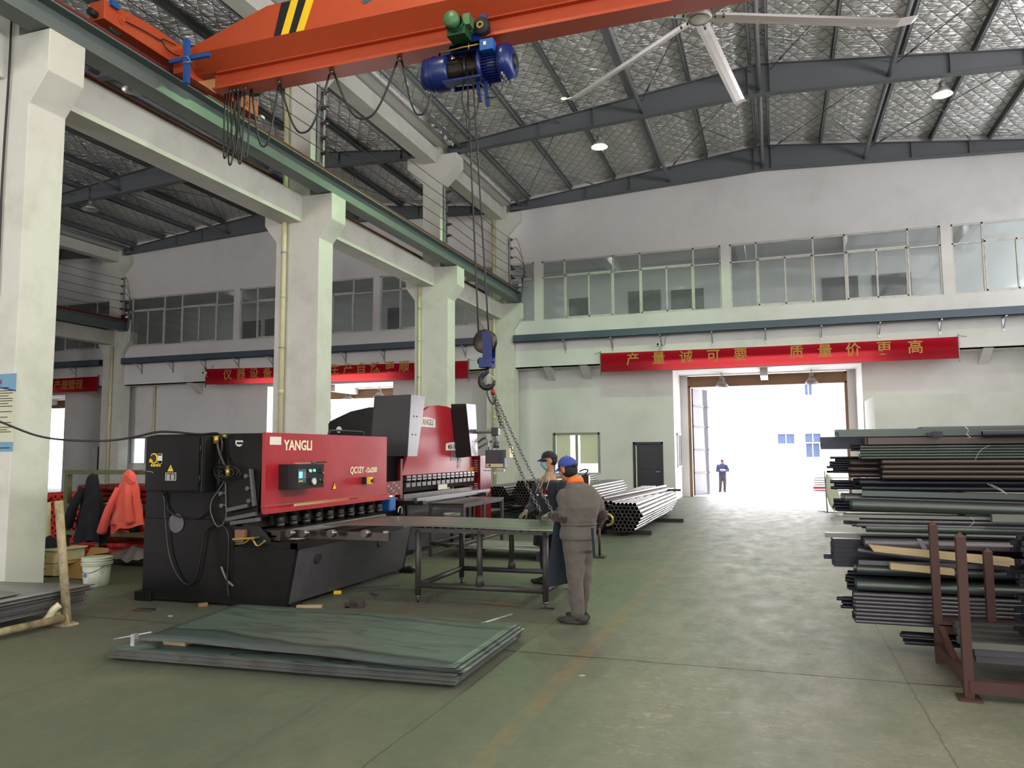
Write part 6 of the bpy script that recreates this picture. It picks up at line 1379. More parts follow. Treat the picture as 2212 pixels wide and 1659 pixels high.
def layer(pl, yt, yb_, rows, cols, Yf, w_, mt, label, group, round_=True, jit=.02, L=None, tilt=0.0, dz=0.0):
    """rows x cols tubes, front row at depth Yf; pl = left end and yt..yb = top and bottom in the photograph"""
    zt_ = at(max(pl, 1800)+60, yt, Y=Yf).z; zb_ = at(max(pl, 1800)+60, yb_, Y=Yf).z; xl = at(pl, (yt+yb_)/2, Y=Yf).x
    h_ = (zt_-zb_)/rows; keep = cols if yt < 945 else 2
    for c_ in range(cols):
        for r_ in range(rows):
            x = xl + (random.uniform(-jit, jit) if (r_ or c_) else 0)
            if c_ >= keep:
                a_ = (x, Yf + w_*(c_+.5)*1.01, zb_+h_*(r_+.5)); b_ = (x+(L or RX1-xl), a_[1], a_[2]+tilt*(L or RX1-xl))
                (MASS.cyl(a_, b_, min(w_, h_)/2, 8) if round_ else MASS.bar(a_, b_, w_, h_*.97)); continue
            rt('steel_tube', x, Yf + w_*(c_+.5)*1.01, zb_+h_*(r_+.5), (L or RX1-xl), min(w_, h_) if round_ else w_, h_*.97, mt, label, group, round_, tilt)
T = M['tb']; MASS = G()
# rack one (nearer posts) - layers from the floor up; depth about 7 m
layer(1955, 1370, 1400, 2, 4, 7.25, .032, T[0], 'thin dark tube sticking out at the bottom of the rack', 'lowest thin tubes on the rack', jit=.05)
layer(1848, 1283, 1350, 8, 7, 7.30, .0335, T[3], 'thin brownish grey tube of the wide bundle low on the rack', 'thin tubes of the low wide bundle', jit=.012)
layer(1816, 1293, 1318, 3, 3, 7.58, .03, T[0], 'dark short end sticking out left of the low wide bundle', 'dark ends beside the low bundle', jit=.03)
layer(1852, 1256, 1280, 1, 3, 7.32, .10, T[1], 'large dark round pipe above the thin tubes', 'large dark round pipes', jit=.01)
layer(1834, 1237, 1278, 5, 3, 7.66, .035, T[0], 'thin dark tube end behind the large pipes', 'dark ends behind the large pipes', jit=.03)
layer(1852, 1224, 1242, 1, 3, 7.34, .085, T[1], 'grey green pipe under the timber boards', 'pipes under the timber', jit=.03)
layer(1855, 1212, 1222, 1, 3, 7.38, .05, T[3], 'slim grey tube under the timber boards', 'slim tubes under the timber', jit=.05, round_=False)
layer(1800, 1165, 1226, 6, 5, 7.75, .05, T[0], 'dark square tube of the block sticking out left at mid height', 'dark square tubes at mid height', round_=False, jit=.012)
layer(1784, 1153, 1163, 1, 1, 7.72, .10, T[4], 'flat olive bar on top of the dark square block', 'flat bars of the rack', round_=False)
layer(1780, 1199, 1210, 1, 1, 7.95, .05, T[0], 'short square end sticking out furthest from the dark block', 'single square end', round_=False)
layer(1869, 1165, 1186, 1, 3, 7.30, .09, T[3], 'grey round pipe above the long timber board', 'grey pipes above the timber', jit=.02)
p0, p1 = at(1876, 1182, Y=7.26), at(2190, 1213, Y=7.26)
single('timber_board', G().prism([(p0.x, p0.z+.02), (p0.x+.04, p0.z-.035), (p1.x+.0, p1.z-.045), (p1.x+.0, p1.z+.022)], 'y', 7.24, 7.36), M['wood'], 'long pale timber board lying slantwise in the tube rack', 'timber board', bev=.003)
p0, p1 = at(1922, 1220, Y=7.28), at(2060, 1233, Y=7.28)
single('timber_board', G().prism([(p0.x, p0.z+.02), (p0.x, p0.z-.035), (p1.x, p1.z-.035), (p1.x, p1.z+.02)], 'y', 7.24, 7.34), M['wood'], 'short weathered timber piece below the long board', 'timber board', bev=.003)
rt('steel_tube', at(1856, 1192, Y=7.30).x, 7.42, at(1856, 1192, Y=7.3).z, 2.2, .055, .055, T[3], 'single grey round tube slanting down behind the timber', None, True, tilt=-.10)
layer(1872, 1134, 1152, 1, 4, 7.34, .11, T[1], 'thick dark round pipe at mid height of the rack', 'thick dark pipes', jit=.03)
layer(1850, 1122, 1140, 2, 4, 7.36, .045, T[3], 'brownish round tube below the flat bars', 'brownish tubes under the flat bars', jit=.05)
layer(1797, 1117, 1125, 1, 1, 7.30, .06, T[4], 'short pale flat bar sticking out far left', 'pale flat bar', round_=False, L=.22)
layer(1822, 1112, 1119, 1, 3, 7.38, .05, T[4], 'pale flat bar running along the rack', 'pale flat bars along the rack', round_=False)
layer(1825, 1119, 1134, 2, 3, 7.62, .04, T[0], 'dark stepped tube end left of the flat bars', 'dark stepped ends', round_=False, jit=.04)
layer(1842, 1079, 1105, 1, 2, 7.32, .13, T[1], 'big grey green pipe sloping slightly down to the right', 'big sloping pipes', tilt=-.022)
layer(1825, 1068, 1085, 1, 3, 7.46, .09, T[3], 'grey green pipe behind the big sloping pipe', 'pipes behind the big sloping pipe', tilt=-.02, jit=.03)
layer(1862, 1060, 1072, 1, 2, 7.40, .06, T[1], 'slim sloping tube over the big pipes', 'slim sloping tubes', tilt=-.016, round_=False)
layer(1808, 1078, 1106, 4, 3, 7.9, .045, T[0], 'dark tube end behind the sloping pipes', 'dark ends behind the sloping pipes', jit=.05)
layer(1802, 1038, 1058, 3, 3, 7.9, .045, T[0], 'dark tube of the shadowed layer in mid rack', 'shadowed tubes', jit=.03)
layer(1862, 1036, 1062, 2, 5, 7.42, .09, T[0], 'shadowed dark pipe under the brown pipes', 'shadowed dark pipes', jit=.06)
layer(1906, 993, 1036, 4, 4, 7.34, .052, T[2], 'brown round pipe of the upper middle bundle', 'brown pipes of the upper middle bundle', jit=.012)
layer(1838, 994, 1032, 3, 3, 7.62, .058, T[2], 'brown pipe with its end further left, behind the brown bundle', 'brown pipes behind the brown bundle', jit=.015)
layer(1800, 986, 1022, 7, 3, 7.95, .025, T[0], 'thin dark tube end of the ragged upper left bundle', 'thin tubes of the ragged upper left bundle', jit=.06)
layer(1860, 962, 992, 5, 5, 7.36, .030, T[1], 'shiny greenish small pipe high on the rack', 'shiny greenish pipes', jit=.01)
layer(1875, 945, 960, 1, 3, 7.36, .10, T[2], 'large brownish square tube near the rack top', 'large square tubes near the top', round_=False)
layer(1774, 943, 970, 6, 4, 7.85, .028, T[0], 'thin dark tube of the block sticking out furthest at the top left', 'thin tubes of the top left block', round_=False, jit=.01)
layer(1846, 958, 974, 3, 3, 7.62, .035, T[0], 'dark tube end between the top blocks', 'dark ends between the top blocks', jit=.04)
layer(1812, 927, 943, 3, 5, 7.45, .028, T[1], 'thin grey green square tube of the topmost layer', 'thin tubes of the topmost layer', round_=False, jit=.03)
layer(1990, 921, 926, 1, 3, 7.5, .05, T[3], 'flat tube lying on the very top of the rack', 'topmost flat tubes', round_=False)
for k, (px_, py_) in enumerate(((2120, 938), (2140, 1118))):
    p = at(px_, py_, Y=7.28); rt('steel_tube', p.x, 7.26, p.z, .9, .06, .06, T[0 if k == 0 else 4], ('short dark pipe with open end near the rack top right', 'pale square tube with open end pointing out at mid height')[k], None, k == 0)
p = at(2022, 938, Y=7.3); single('tube_coupler', G().box(p.x-.03, 7.27, p.z-.022, p.x+.045, 7.33, p.z+.022).box(p.x-.07, 7.28, p.z-.014, p.x-.03, 7.32, p.z+.014), T[0], 'small dark square coupler on the top layer of tubes', 'coupler')
single('tube_mass', MASS, T[0], 'hidden rear tubes deep inside the rack on the right', 'tubes', kind='stuff')
# wires dangling from the bundles
M['wire'] = mat('tying_wire', (0.75, 0.75, 0.74), .3, .8)
for k, pts in enumerate((((2084, 921), (2092, 930), (2088, 938), (2096, 944), (2090, 946)), ((2138, 962), (2122, 970), (2112, 982), (2107, 994)), ((2132, 1044), (2142, 1050), (2158, 1058), (2176, 1068), (2160, 1056), (2140, 1046)), ((2096, 1116), (2104, 1128), (2092, 1138)))):
    single('tying_wire', G().path(spline([at(a_, b_, Y=7.24) for a_, b_ in pts], 6), .0018, 5), M['wire'], 'thin bright tying wire %s' % ('curled on the top layer of the rack', 'hanging over the greenish pipes', 'looped before the shadowed pipes', 'by the pale square tube')[k], 'wire')
single('strap_end', G().slab([at(1980, 1163, Y=7.23), at(1990, 1164, Y=7.23), at(2004, 1186, Y=7.22), at(1993, 1187, Y=7.22)], (0, .003, 0)), T[3], 'flat curved strap end over the grey pipes', 'strap')
# rack frame: two uprights in front, one behind, base beams
rk = thing('tube_rack', 'rusty red steel rack with square posts holding the tube stack', 'rack', (1.3, 6.9, 0))
def post(px_t, py_t, px_b, py_b, Y, par, label=None, zb0=None):
    a = at(px_b, py_b, Y=Y); b = at(px_t, py_t, Y=Y); a.z = zb0 if zb0 is not None else max(0, a.z); x = (a.x+b.x)/2
    o = part('post', G().box(x-.03, Y-.03, a.z, x+.03, Y+.03, b.z).add([(x-.034, Y-.034, b.z), (x+.034, Y-.034, b.z), (x+.034, Y+.034, b.z), (x-.034, Y+.034, b.z), (x, Y, b.z+.035)], [(0, 1, 4), (1, 2, 4), (2, 3, 4), (3, 0, 4), (0, 3, 2, 1)]), M['rackpaint'], par, label); return x
xa = post(2072, 1160, 2095, 1505, 6.17, rk, zb0=0.0); xb = post(2013, 1135, 2032, 1420, 7.12, rk, zb0=0.0); xc = post(2132, 1192, 2145, 1385, 7.12, rk, zb0=.30)
part('base_beam', G().bar((xa, 6.17, .13), (xb, 7.12, .13), .06, .08), M['rackpaint'], rk); part('base_beam', G().box(xa, 6.13, .05, 3.4, 6.21, .13), M['rackpaint'], rk); part('base_beam', G().box(xb, 7.08, .24, 3.4, 7.16, .31), M['rackpaint'], rk)
part('foot_plate', G().box(xa-.07, 6.09, 0, xa+.07, 6.25, .015), M['rackpaint'], rk); part('brace', G().bar((xa, 6.18, .05), (xb, 7.0, .30), .04, .04), M['rackpaint'], rk)
part('cross_arm', G().box(xb-.02, 7.08, .30, 3.4, 7.9, .33), M['rackpaint'], rk); part('rear_post', G().box(2.4, 8.2, 0, 2.46, 8.26, 1.9).box(1.6, 8.3, 0, 1.66, 8.36, 1.7), M['rackpaint'], rk)
# square tubes on the lower shelf in front, short ends towards the aisle
for k in range(11):
    for r_ in range(3):
        z = .335-.0-.05*r_; y = 6.32+.068*k + (.02*r_)
        if z < .2 and k < 0: continue
        single('square_tube', G().rtube((1.23+random.uniform(-.02, .06)+.05*r_*(k/11), y, z), (3.4, y, z), .06, .045, .004), T[4] if (k+r_) % 3 == 0 else T[3], 'square tube on the low front shelf behind the red posts', 'steel tube', 'square tubes on the low front shelf')
# bundle of thin rods with rough ends at the right frame edge
for i in range(60):
    a0 = random.uniform(0, 2*PI); rr = .20*math.sqrt(random.random())
    y = 6.42+rr*math.cos(a0)*1.2; z = .70+rr*math.sin(a0)*2.2
    x = 1.60 + random.uniform(-.03, .05)
    single('thin_rod', G().rtube((x, y, z), (3.3, y, z), .030, .030, .003), T[0], 'rough dark tube end of the tall bundle at the right edge', 'steel tube', 'rough ends at the right edge', loc=(x, y, z))
# ================================================================ booth by the far wall
g = G(); A_ = at(1888, 855, Y=25.4); xl = A_.x; g.box(xl, 25.4, 0, 9.6, 25.5, A_.z).box(xl, 25.5, 0, xl+.1, YL-.01, A_.z).box(xl+.1, 25.5, A_.z-.1, 9.6, YL-.01, A_.z)
struct('wall_booth', g, M['wall'], label='plain white booth standing against the far wall beyond the tube rack')
# hose reel/sack stand at the left end of the rack
Ys = at(1785, 1108, Z=0).y; p = at(1784, 1108, Z=0)
sk = thing('sack_stand', 'thin wire stand with a white woven sack beyond the left end of the tube rack', 'sack', (p.x, Ys, 0))
k_ = Ys/8.9; a_ = at(1781, 1018, Y=Ys)
part('stand', G().cyl(a_, (a_.x+.03, Ys, .02), .014, 8).cyl((a_.x+.03, Ys, .02), (a_.x+.5, Ys, .02), .012, 6).cyl((a_.x+.03, Ys, .02), (a_.x-.18, Ys+.5, .02), .012, 6), M['tool'], sk)
sp_ = [at(px_, py_, Y=Ys) for px_, py_ in ((1785, 1022), (1783, 1045), (1784, 1065), (1792, 1090), (1802, 1105), (1812, 1098), (1814, 1070), (1804, 1045), (1795, 1030))]
part('sack', G().prism([(v.x, v.z) for v in sp_], 'y', Ys-.1, Ys+.15), mat('white_sack', (0.78, 0.77, 0.70), .8, bump=.6, bs=30), sk, bev=.04)
# boards stacked in the yard
for k in range(6):
    a_ = at(1757, 1028+5*k, Y=38); single('yard_board', G().box(a_.x, 38, a_.z-.07, a_.x+5, 39, a_.z), M['red'] if k == 5 else M['white'], 'pale board in the yard stack beyond the gate', 'board', 'boards stacked in the yard')
single('yard_pallet', G().box(at(1757, 1058, Y=38).x, 38, -.16, at(1757, 1058, Y=38).x+5, 39, at(1757, 1060, Y=38).z), M['concrete'], 'pale base under the stacked boards in the yard', 'pallet')
# ================================================================ left side: sheets on a yellow rack
M['yrack'] = mat('chipped_yellow_rack', (0.62, 0.57, 0.44), .6, var=.2, vs=8, dirt=(0.33, 0.22, 0.12), dirt_amt=.9, dirt_scale=7)
lr_ = thing('sheet_rack', 'chipped yellow tube rack with a leaning post holding the left sheet pile', 'rack', (-6.95, 6.05, 0))
a_ = at(145, 1345, Y=6.08); a_.z = .03; b_ = at(127, 1082, Y=6.08)
part('post', G().cyl(a_, b_, .042, 14), M['yrack'], lr_); part('base_tube', G().cyl((-6.86, 6.02, .075), (-6.93, 4.2, .075), .038, 12), M['yrack'], lr_)
part('foot_plate', G().prism([(-6.98, 5.98), (-6.78, 6.0), (-6.76, 6.13), (-6.92, 6.17)], 'z', 0, .02), M['yrack'], lr_)
part('gusset', G().slab([(-6.95, 6.04, .02), (-6.78, 6.04, .02), (-6.84, 6.05, .12)], (0, .01, 0)), M['yrack'], lr_, label='orange yellow gusset')
for y_ in (6.05, 4.6): part('cross_tube', G().cyl((-6.9, y_, .10), (-8.6, y_, .10), .03, 12), M['yrack'], lr_)
part('rag', G().path(spline([(-6.84, 5.97, .22), (-6.88, 5.93, .17), (-6.92, 5.92, .1), (-6.97, 5.88, .04)], 4), [.035]*13, 8), M['cream'], lr_, label='dirty white rag tied at the post foot')
for k in range(13):
    dx = random.uniform(-.02, .02) + (0.03 if k > 9 else 0); z0 = .135+.0155*k
    plate('steel_sheet', [(-8.5, 4.0, 0), (-7.0+dx, 4.0, 0), (-7.0+dx, 6.42+random.uniform(-.04, .04)+(0 if k % 3 else .05), 0), (-8.4, 6.30, 0)], lambda u, v, z0=z0: z0, .009, M['sheet2'], 'flat grey sheet of the pile on the yellow rack at the left edge', 'sheets on the yellow rack', 6, 6)
plate('steel_sheet', [(-9.3, 4.0, 0), (-7.05, 4.0, 0), (-7.1, 5.75, 0), (-9.2, 6.3, 0)], lambda u, v: .345, .008, M['sheet2'], 'topmost offset sheet with dark edge on the left pile', None, 6, 6)
# white square post stub, drawers, box, bucket
p = at(103, 1160, Y=8.6); q = at(103, 1085, Y=8.6)
single('post_stub', G().tube((p.x, 8.6, 0), (q.x, 8.6, q.z), .045, .038, 14), M['cream'], 'pale tube standing upright behind the near column', 'tube')
dw = thing('drawer_cabinet', 'small cream two drawer cabinet behind the near column', 'cabinet', (-9.9, 8.55, 0))
part('body', G().box(-10.25, 8.36, .01, -9.70, 8.85, .36), M['cream'], dw, bev=.006); part('top', G().box(-10.27, 8.33, .36, -9.67, 8.87, .385), M['cream'], dw, bev=.004)
M['creamw'] = mat('cream_laminate', (0.80, 0.70, 0.50), .5, var=.05)
for k in range(2):
    d_ = part('drawer', G().box(-10.24, 8.335, .02+.17*k, -9.705, 8.36, .175+.17*k), M['creamw'], dw, bev=.004); part('handle', G().cyl((-9.98, 8.315, .10+.17*k), (-9.84, 8.315, .115+.17*k), .008, 6), M['black'], d_)
single('blue_cloth', G().grid(lambda u, v: (-10.3+.45*u, 8.4+.4*v, .39+.14*math.sin(PI*u)*math.sin(PI*v)+.02*math.sin(11*u+7*v)), 14, 12), mat('navy_cloth', (0.07, 0.09, 0.14), .9), 'crumpled dark cloth heaped on the cream drawers', 'cloth')
M['carton'] = mat('cardboard', (0.60, 0.45, 0.26), .85, var=.1)
bx = thing('cardboard_box', 'open cardboard box with raised flaps beside the bucket', 'box', (-9.25, 8.5, 0))
x0, x1, y0, y1, z1 = -9.5, -9.1, 8.32, 8.68, .24
part('sides', G().box(x0, y0, 0, x1, y0+.006, z1).box(x0, y1-.006, 0, x1, y1, z1).box(x0, y0, 0, x0+.006, y1, z1).box(x1-.006, y0, 0, x1, y1, z1).box(x0, y0, 0, x1, y1, .006), M['carton'], bx)
part('flap', G().slab([(x0, y1, z1), (x1, y1, z1), (x1-.03, y1+.06, z1+.14), (x0+.03, y1+.06, z1+.14)], (0, .005, 0)), M['carton'], bx); part('flap', G().slab([(x0, y0, z1), (x0+.25, y0, z1), (x0+.18, y0-.13, z1-.03), (x0-.02, y0-.12, z1-.02)], (0, 0, .005)), M['carton'], bx)
part('flap', G().slab([(x1, y0, z1), (x1, y1, z1), (x1+.1, y1-.04, z1+.1), (x1+.1, y0+.04, z1+.1)], (.004, 0, 0)), M['carton'], bx)
bc = Vector((-8.55, 8.0, 0))
bk = thing('bucket', 'dirty white plastic bucket with wire handle on the floor', 'bucket', tuple(bc))
M['bucket'] = mat('dirty_white_plastic', (0.72, 0.73, 0.66), .5, var=.1, dirt=(0.40, 0.40, 0.36), dirt_amt=.8, dirt_scale=5)
part('pail', G().lathe([(0, .005), (.145, .0), (.15, .01), (.178, .33), (.172, .33), (.146, .02), (0, .02)], bc, 'z', 32), M['bucket'], bk)
for z in (.385, .355, .32, .30): part('rim', G().lathe([(.180, -.006), (.190, -.006), (.190, .006), (.180, .006)], bc+Vector((0, 0, z-.02)), 'z', 32), M['bucket'], bk)
part('lid', G().lathe([(0, .375), (.17, .375), (.183, .37), (.183, .33), (.178, .33)], bc, 'z', 32), M['bucket'], bk)
part('handle', G().path([bc+Vector((.185*math.cos(t0_), -.185*math.sin(t0_)*(.9), .31-.13*math.sin(t0_))) for t0_ in [PI*k/14 for k in range(15)]], .004, 6), M['tool'], bk)
d0 = Vector((math.sin(.2), -math.cos(.2), 0))
part('print_disc', G().cyl(bc+d0*.155+Vector((-.05, .0, .15)), bc+d0*.172+Vector((-.05, .0, .15)), .028, 16), M['blue2'], bk, label='faded blue round print')
# ================================================================ red wrapped tube bundles on an olive rack (side bay)
M['redtube'] = mat('red_plastic_film_tube', (0.62, 0.13, 0.13), .22, var=.2, vs=4, dirt=(0.75, 0.45, 0.42), dirt_amt=.4, dirt_scale=4)
M['olive'] = mat('olive_rack', (0.32, 0.33, 0.19), .5, var=.2, vs=5, dirt=(0.2, 0.18, 0.12), dirt_amt=.6, dirt_scale=4)
ok = thing('storage_rack', 'olive green pallet rack full of red wrapped tubes behind the shear', 'rack', (-10, 9.9, 0))
zT = 1.44
for x in (-10.98, -9.0): part('post', G().box(x-.04, 9.60, 0, x+.04, 9.68, zT), M['olive'], ok)
part('post', G().box(-10.34, 9.62, 0, -10.26, 9.68, .75), M['olive'], ok)
for z in (zT, .90, .47, .08): part('shelf_beam', G().box(-11.0, 9.58, z-.035, -7.6, 9.66, z+.035), M['olive'], ok)
for z in (.90, .47, .08): part('shelf_beam', G().box(-11.0, 10.5, z-.035, -7.6, 10.58, z+.035), M['olive'], ok)
for (z0, n_, rows, lab) in ((.945, 8, 3, 'top'), (.51, 8, 3, 'middle'), (.125, 8, 2, 'lower')):
    for r_ in range(rows):
        for c_ in range(n_):
            single('red_tube', G().cyl((-10.85+random.uniform(-.05, .05), 9.74+.105*c_+.05*(r_ % 2), z0+.052+.09*r_), (-7.6, 9.74+.105*c_+.05*(r_ % 2), z0+.052+.09*r_), .05, 12), M['redtube'], 'red film wrapped tube on the %s shelf of the olive rack' % lab, 'wrapped tube', 'red wrapped tubes, %s shelf' % lab)
# pile with scalloped ends towards the camera, further left
for r_ in range(7):
    for c_ in range(9):
        x = -12.35+.155*c_+.075*(r_ % 2); z = .10+.078+.135*r_
        if c_ == 0 and r_ > 5: continue
        single('red_tube', G().tube((x, 10.3+random.uniform(-.03, .03), z), (x, 12.6, z), .075, .028, 12), M['redtube'], 'red wrapped tube with open end facing the camera behind the near column', 'wrapped tube', 'red tubes with ends towards the camera')
for k in range(3): single('bearer', G().box(-12.6, 10.5+.9*k, 0, -10.8, 10.6+.9*k, .10), M['wood'], 'timber bearer under the pile of red tubes, %s' % ('front', 'middle', 'rear')[k], 'bearer')
# things on the rack
p = Vector((-9.93, 9.5, 0))
single('black_tin', G().cyl((-9.62, 9.72, .505), (-9.62, 9.72, .60), .10, 20), M['black'], 'black round tin on the rack shelf below the coral coat', 'tin')
single('film_heap', G().grid(lambda u, v: (-9.9+1.1*u, 9.5+.5*v-.05, .10+.17*math.sin(PI*v)*(.7+.3*math.sin(5*u))+.025*math.sin(13*u+9*v)+.015*math.sin(31*u)), 30, 12), mat('grey_film', (0.50, 0.47, 0.46), .3, var=.2), 'crumpled grey film on the lowest shelf beside the bucket', 'film')
single('green_scrap', G().grid(lambda u, v: (-9.25+.5*u, 9.52+.3*v, .94+.13*math.sin(PI*v)*math.sin(PI*u)**.5+.03*math.sin(17*u+9*v)), 24, 12), mat('olive_rag', (0.27, 0.29, 0.2), .7, var=.3, vs=20), 'heap of olive rags on the upper rack shelf', 'rags')
# ================================================================ coats
def coat(name, cx, cy, ztop, zbot, wt_, wb, dep, mt, label, seed, lean=0.0, sl=None):
    t_ = thing(name, label, 'coat', (cx, cy, zbot)); R_ = random.Random(seed); ph = [R_.uniform(0, 6) for _ in range(6)]
    def f(u, v):
        z = ztop + (zbot-ztop)*v; k = v**.55; w_ = wt_+(wb-wt_)*k; a = 2*PI*u
        fold = 1+.10*v*math.sin(5*a+ph[0]+2*v)+.06*v*math.sin(9*a+ph[1]); x = cx+lean*v + w_/2*math.cos(a)*fold; y = cy + (dep*(.3+.7*k))/2*math.sin(a)*fold + .01*math.sin(20*v+3*a)
        return (x, y, z + .03*math.sin(3*a+ph[2])*v**3)
    part('body', G().grid(f, 60, 26), mt, t_)
    vs = [f(i/24, 0) for i in range(24)]; part('collar', G().add(vs+[(cx, cy, ztop+.03)], [(i, (i+1) % 24, 24) for i in range(24)], True), mt, t_)
    for (x0_, z0_, x1_, z1_, r_) in sl or []:
        g = G(); P = spline([(x0_, cy-dep*.25, z0_), ((x0_+x1_)/2+.02, cy-dep*.58, (z0_+z1_)/2), (x1_, cy-dep*.5, z1_)], 6); g.path(P, [r_*(.8+.4*i/len(P)) for i in range(len(P))], 12); part('sleeve', g, mt, t_)
    return t_
M['coral'] = mat('coral_jacket', (0.90, 0.36, 0.30), .85, var=.06, bump=.5, bs=14, sheen=.3); M['navy'] = mat('navy_cloth_coat', (0.045, 0.055, 0.09), .9, var=.1, bump=.4, bs=14)
c1 = coat('coral_jacket', -9.55, 9.47, 1.46, .62, .10, .62, .26, M['coral'], 'coral pink work jacket hung over the olive rack', 3, .02, [(-9.50, 1.30, -9.36, .68, .065), (-9.68, 1.2, -9.92, .52, .06)])
part('lower_hem', G().grid(lambda u, v: (-9.84+.34*u, 9.44+.02*math.sin(9*u), .74-.05*u-(.26*(1-u*.9))*v), 12, 8), M['coral'], c1); part('collar_tip', G().slab([(-9.50, 9.35, 1.42), (-9.30, 9.33, 1.30), (-9.40, 9.34, 1.26), (-9.52, 9.35, 1.34)], (0, .02, 0)), M['coral'], c1)
c2 = coat('navy_coat', -10.28, 9.47, 1.40, .36, .10, .58, .26, M['navy'], 'dark navy work coat hung beside the coral jacket', 5, -.02, [(-10.40, 1.2, -10.62, .60, .07)])
# spanner/hook at the cabinet edge
single('hook_wire', G().path(spline([at(306, 1014, Y=7.2), at(316, 1018, Y=7.15), at(326, 1019, Y=7.13), at(331, 1021, Y=7.12)], 5), .007, 6), M['galv'], 'small bright hook at the left edge of the black cabinet', 'hook')
# poster on the near column
yP = 7.23-.004; a_, b_ = at(-70, 812, Y=yP), at(28, 975, Y=yP)
ps = thing('poster', 'blue and cream notice poster on the near column at the frame edge', 'poster', (a_.x, yP, b_.z))
M['pblue'] = mat('poster_blue', (0.42, 0.58, 0.68), .6, var=.05); M['pcream'] = mat('poster_cream', (0.76, 0.76, 0.66), .6, var=.08, vs=2)
part('sheet', G().box(a_.x, yP-.003, b_.z, b_.x, yP, a_.z), M['pcream'], ps); H_ = a_.z-b_.z; W_ = b_.x-a_.x
arcp = [(a_.x, a_.z), (b_.x, a_.z)] + [(b_.x - W_*k/10, a_.z-H_*(.225-.10*math.sin(PI*.5*k/10)*1.0)) for k in range(11)]
part('blue_field', G().prism(arcp, 'y', yP-.005, yP-.003), M['pblue'], ps); part('blue_foot', G().box(a_.x, yP-.005, b_.z, b_.x, yP-.003, b_.z+.12*H_), M['pblue'], ps)
part('arc_line', G().path([(b_.x - W_*k/10, yP-.006, a_.z-H_*(.225-.10*math.sin(PI*.5*k/10))) for k in range(11)], .008, 5), M['blue'], ps)
part('lettering', text_geo('安全操作规程', .10, face_M((at(-12, 830, Y=yP).x-.16, yP-.006, at(10, 829, Y=yP).z), (1, 0, 0)), .001, bold=.002), M['dred'], ps)
for k, f_ in enumerate((.18, .22, .25, .285, .32, .35, .385, .42, .49, .56, .63, .69, .72, .75, .955)):
    part('text_line', G().box(a_.x+.05, yP-.005, a_.z-H_*f_-.006, b_.x-(.05 if k % 3 else .12), yP-.003, a_.z-H_*f_+.004), M['black'], ps)
single('column_cable', G().path([at(27, 10, Y=7.2), at(24, 60, Y=7.18), at(22, 110, Y=7.19), at(17, 200, Y=7.2), at(10, 300, Y=7.2), at(4, 400, Y=7.2), at(0, 500, Y=7.2), at(-6, 640, Y=7.2)], .014, 8), M['cable'], 'black cable running down the face of the near column', 'cable')
# ================================================================ people
UP = Vector((0, 0, 1))
SKIN = mat('skin', (0.66, 0.45, 0.35), .55, var=.06); HAIR = mat('black_hair', (0.04, 0.035, 0.03), .6, bump=.6, bs=120)
def cloth_mat(name, c, rough=.85): return mat(name, c, rough, var=.14, vs=5, bump=.5, bs=18, sheen=.15)
_tex = bpy.data.textures.new('cloth_folds', 'CLOUDS'); _tex.noise_scale = .11; _tex.noise_depth = 1
def fuse(name, g, mt, par, vox=.011, smooth=3, folds=0.0, label=None):
    o = part(name, g, mt, par, label)
    r = o.modifiers.new('fuse', 'REMESH'); r.mode = 'VOXEL'; r.voxel_size = vox; r.use_smooth_shade = True
    s_ = o.modifiers.new('soft', 'SMOOTH'); s_.factor = .5; s_.iterations = smooth
    if folds:
        d = o.modifiers.new('folds', 'DISPLACE'); d.texture = _tex; d.strength = folds; d.mid_level = .5; d.texture_coords = 'GLOBAL'
    return o
def loft(g, secs, n=24):
    """secs: (centre, half width, half depth, forward) stacked upward"""
    vs = []
    for c, a, b, f in secs:
        f = Vector((f[0], f[1], 0)).normalized(); r = f.cross(UP)
        for k in range(n):
            t = 2*PI*k/n; cs, sn = math.cos(t), math.sin(t); e = .85
            vs.append(Vector(c) + r*(a*math.copysign(abs(cs)**e, cs)) + f*(b*math.copysign(abs(sn)**e, sn)))
    m_ = len(secs); fs = [(i*n+k, i*n+(k+1) % n, (i+1)*n+(k+1) % n, (i+1)*n+k) for i in range(m_-1) for k in range(n)]
    fs += [tuple(reversed(range(n))), tuple((m_-1)*n+k for k in range(n))]
    return g.add(vs, fs, True)
def limb(g, pts, rs, n=14):
    P = [Vector(p) for p in pts]; Q = []; R = []
    for i in range(len(P)-1):
        for k in range(6):
            t = k/6; Q.append(P[i].lerp(P[i+1], t)); R.append(rs[i]*(1-t)+rs[i+1]*t)
    Q.append(P[-1]); R.append(rs[-1]); g.path(Q, R, n)
    for p, r in zip(P, rs): g.ball(p, r, n, 8)
    return g
def ori(f, u=UP):
    f = Vector(f).normalized(); r = f.cross(Vector(u)).normalized(); u2 = r.cross(f); return Matrix((( r[0], f[0], u2[0]), (r[1], f[1], u2[1]), (r[2], f[2], u2[2])))
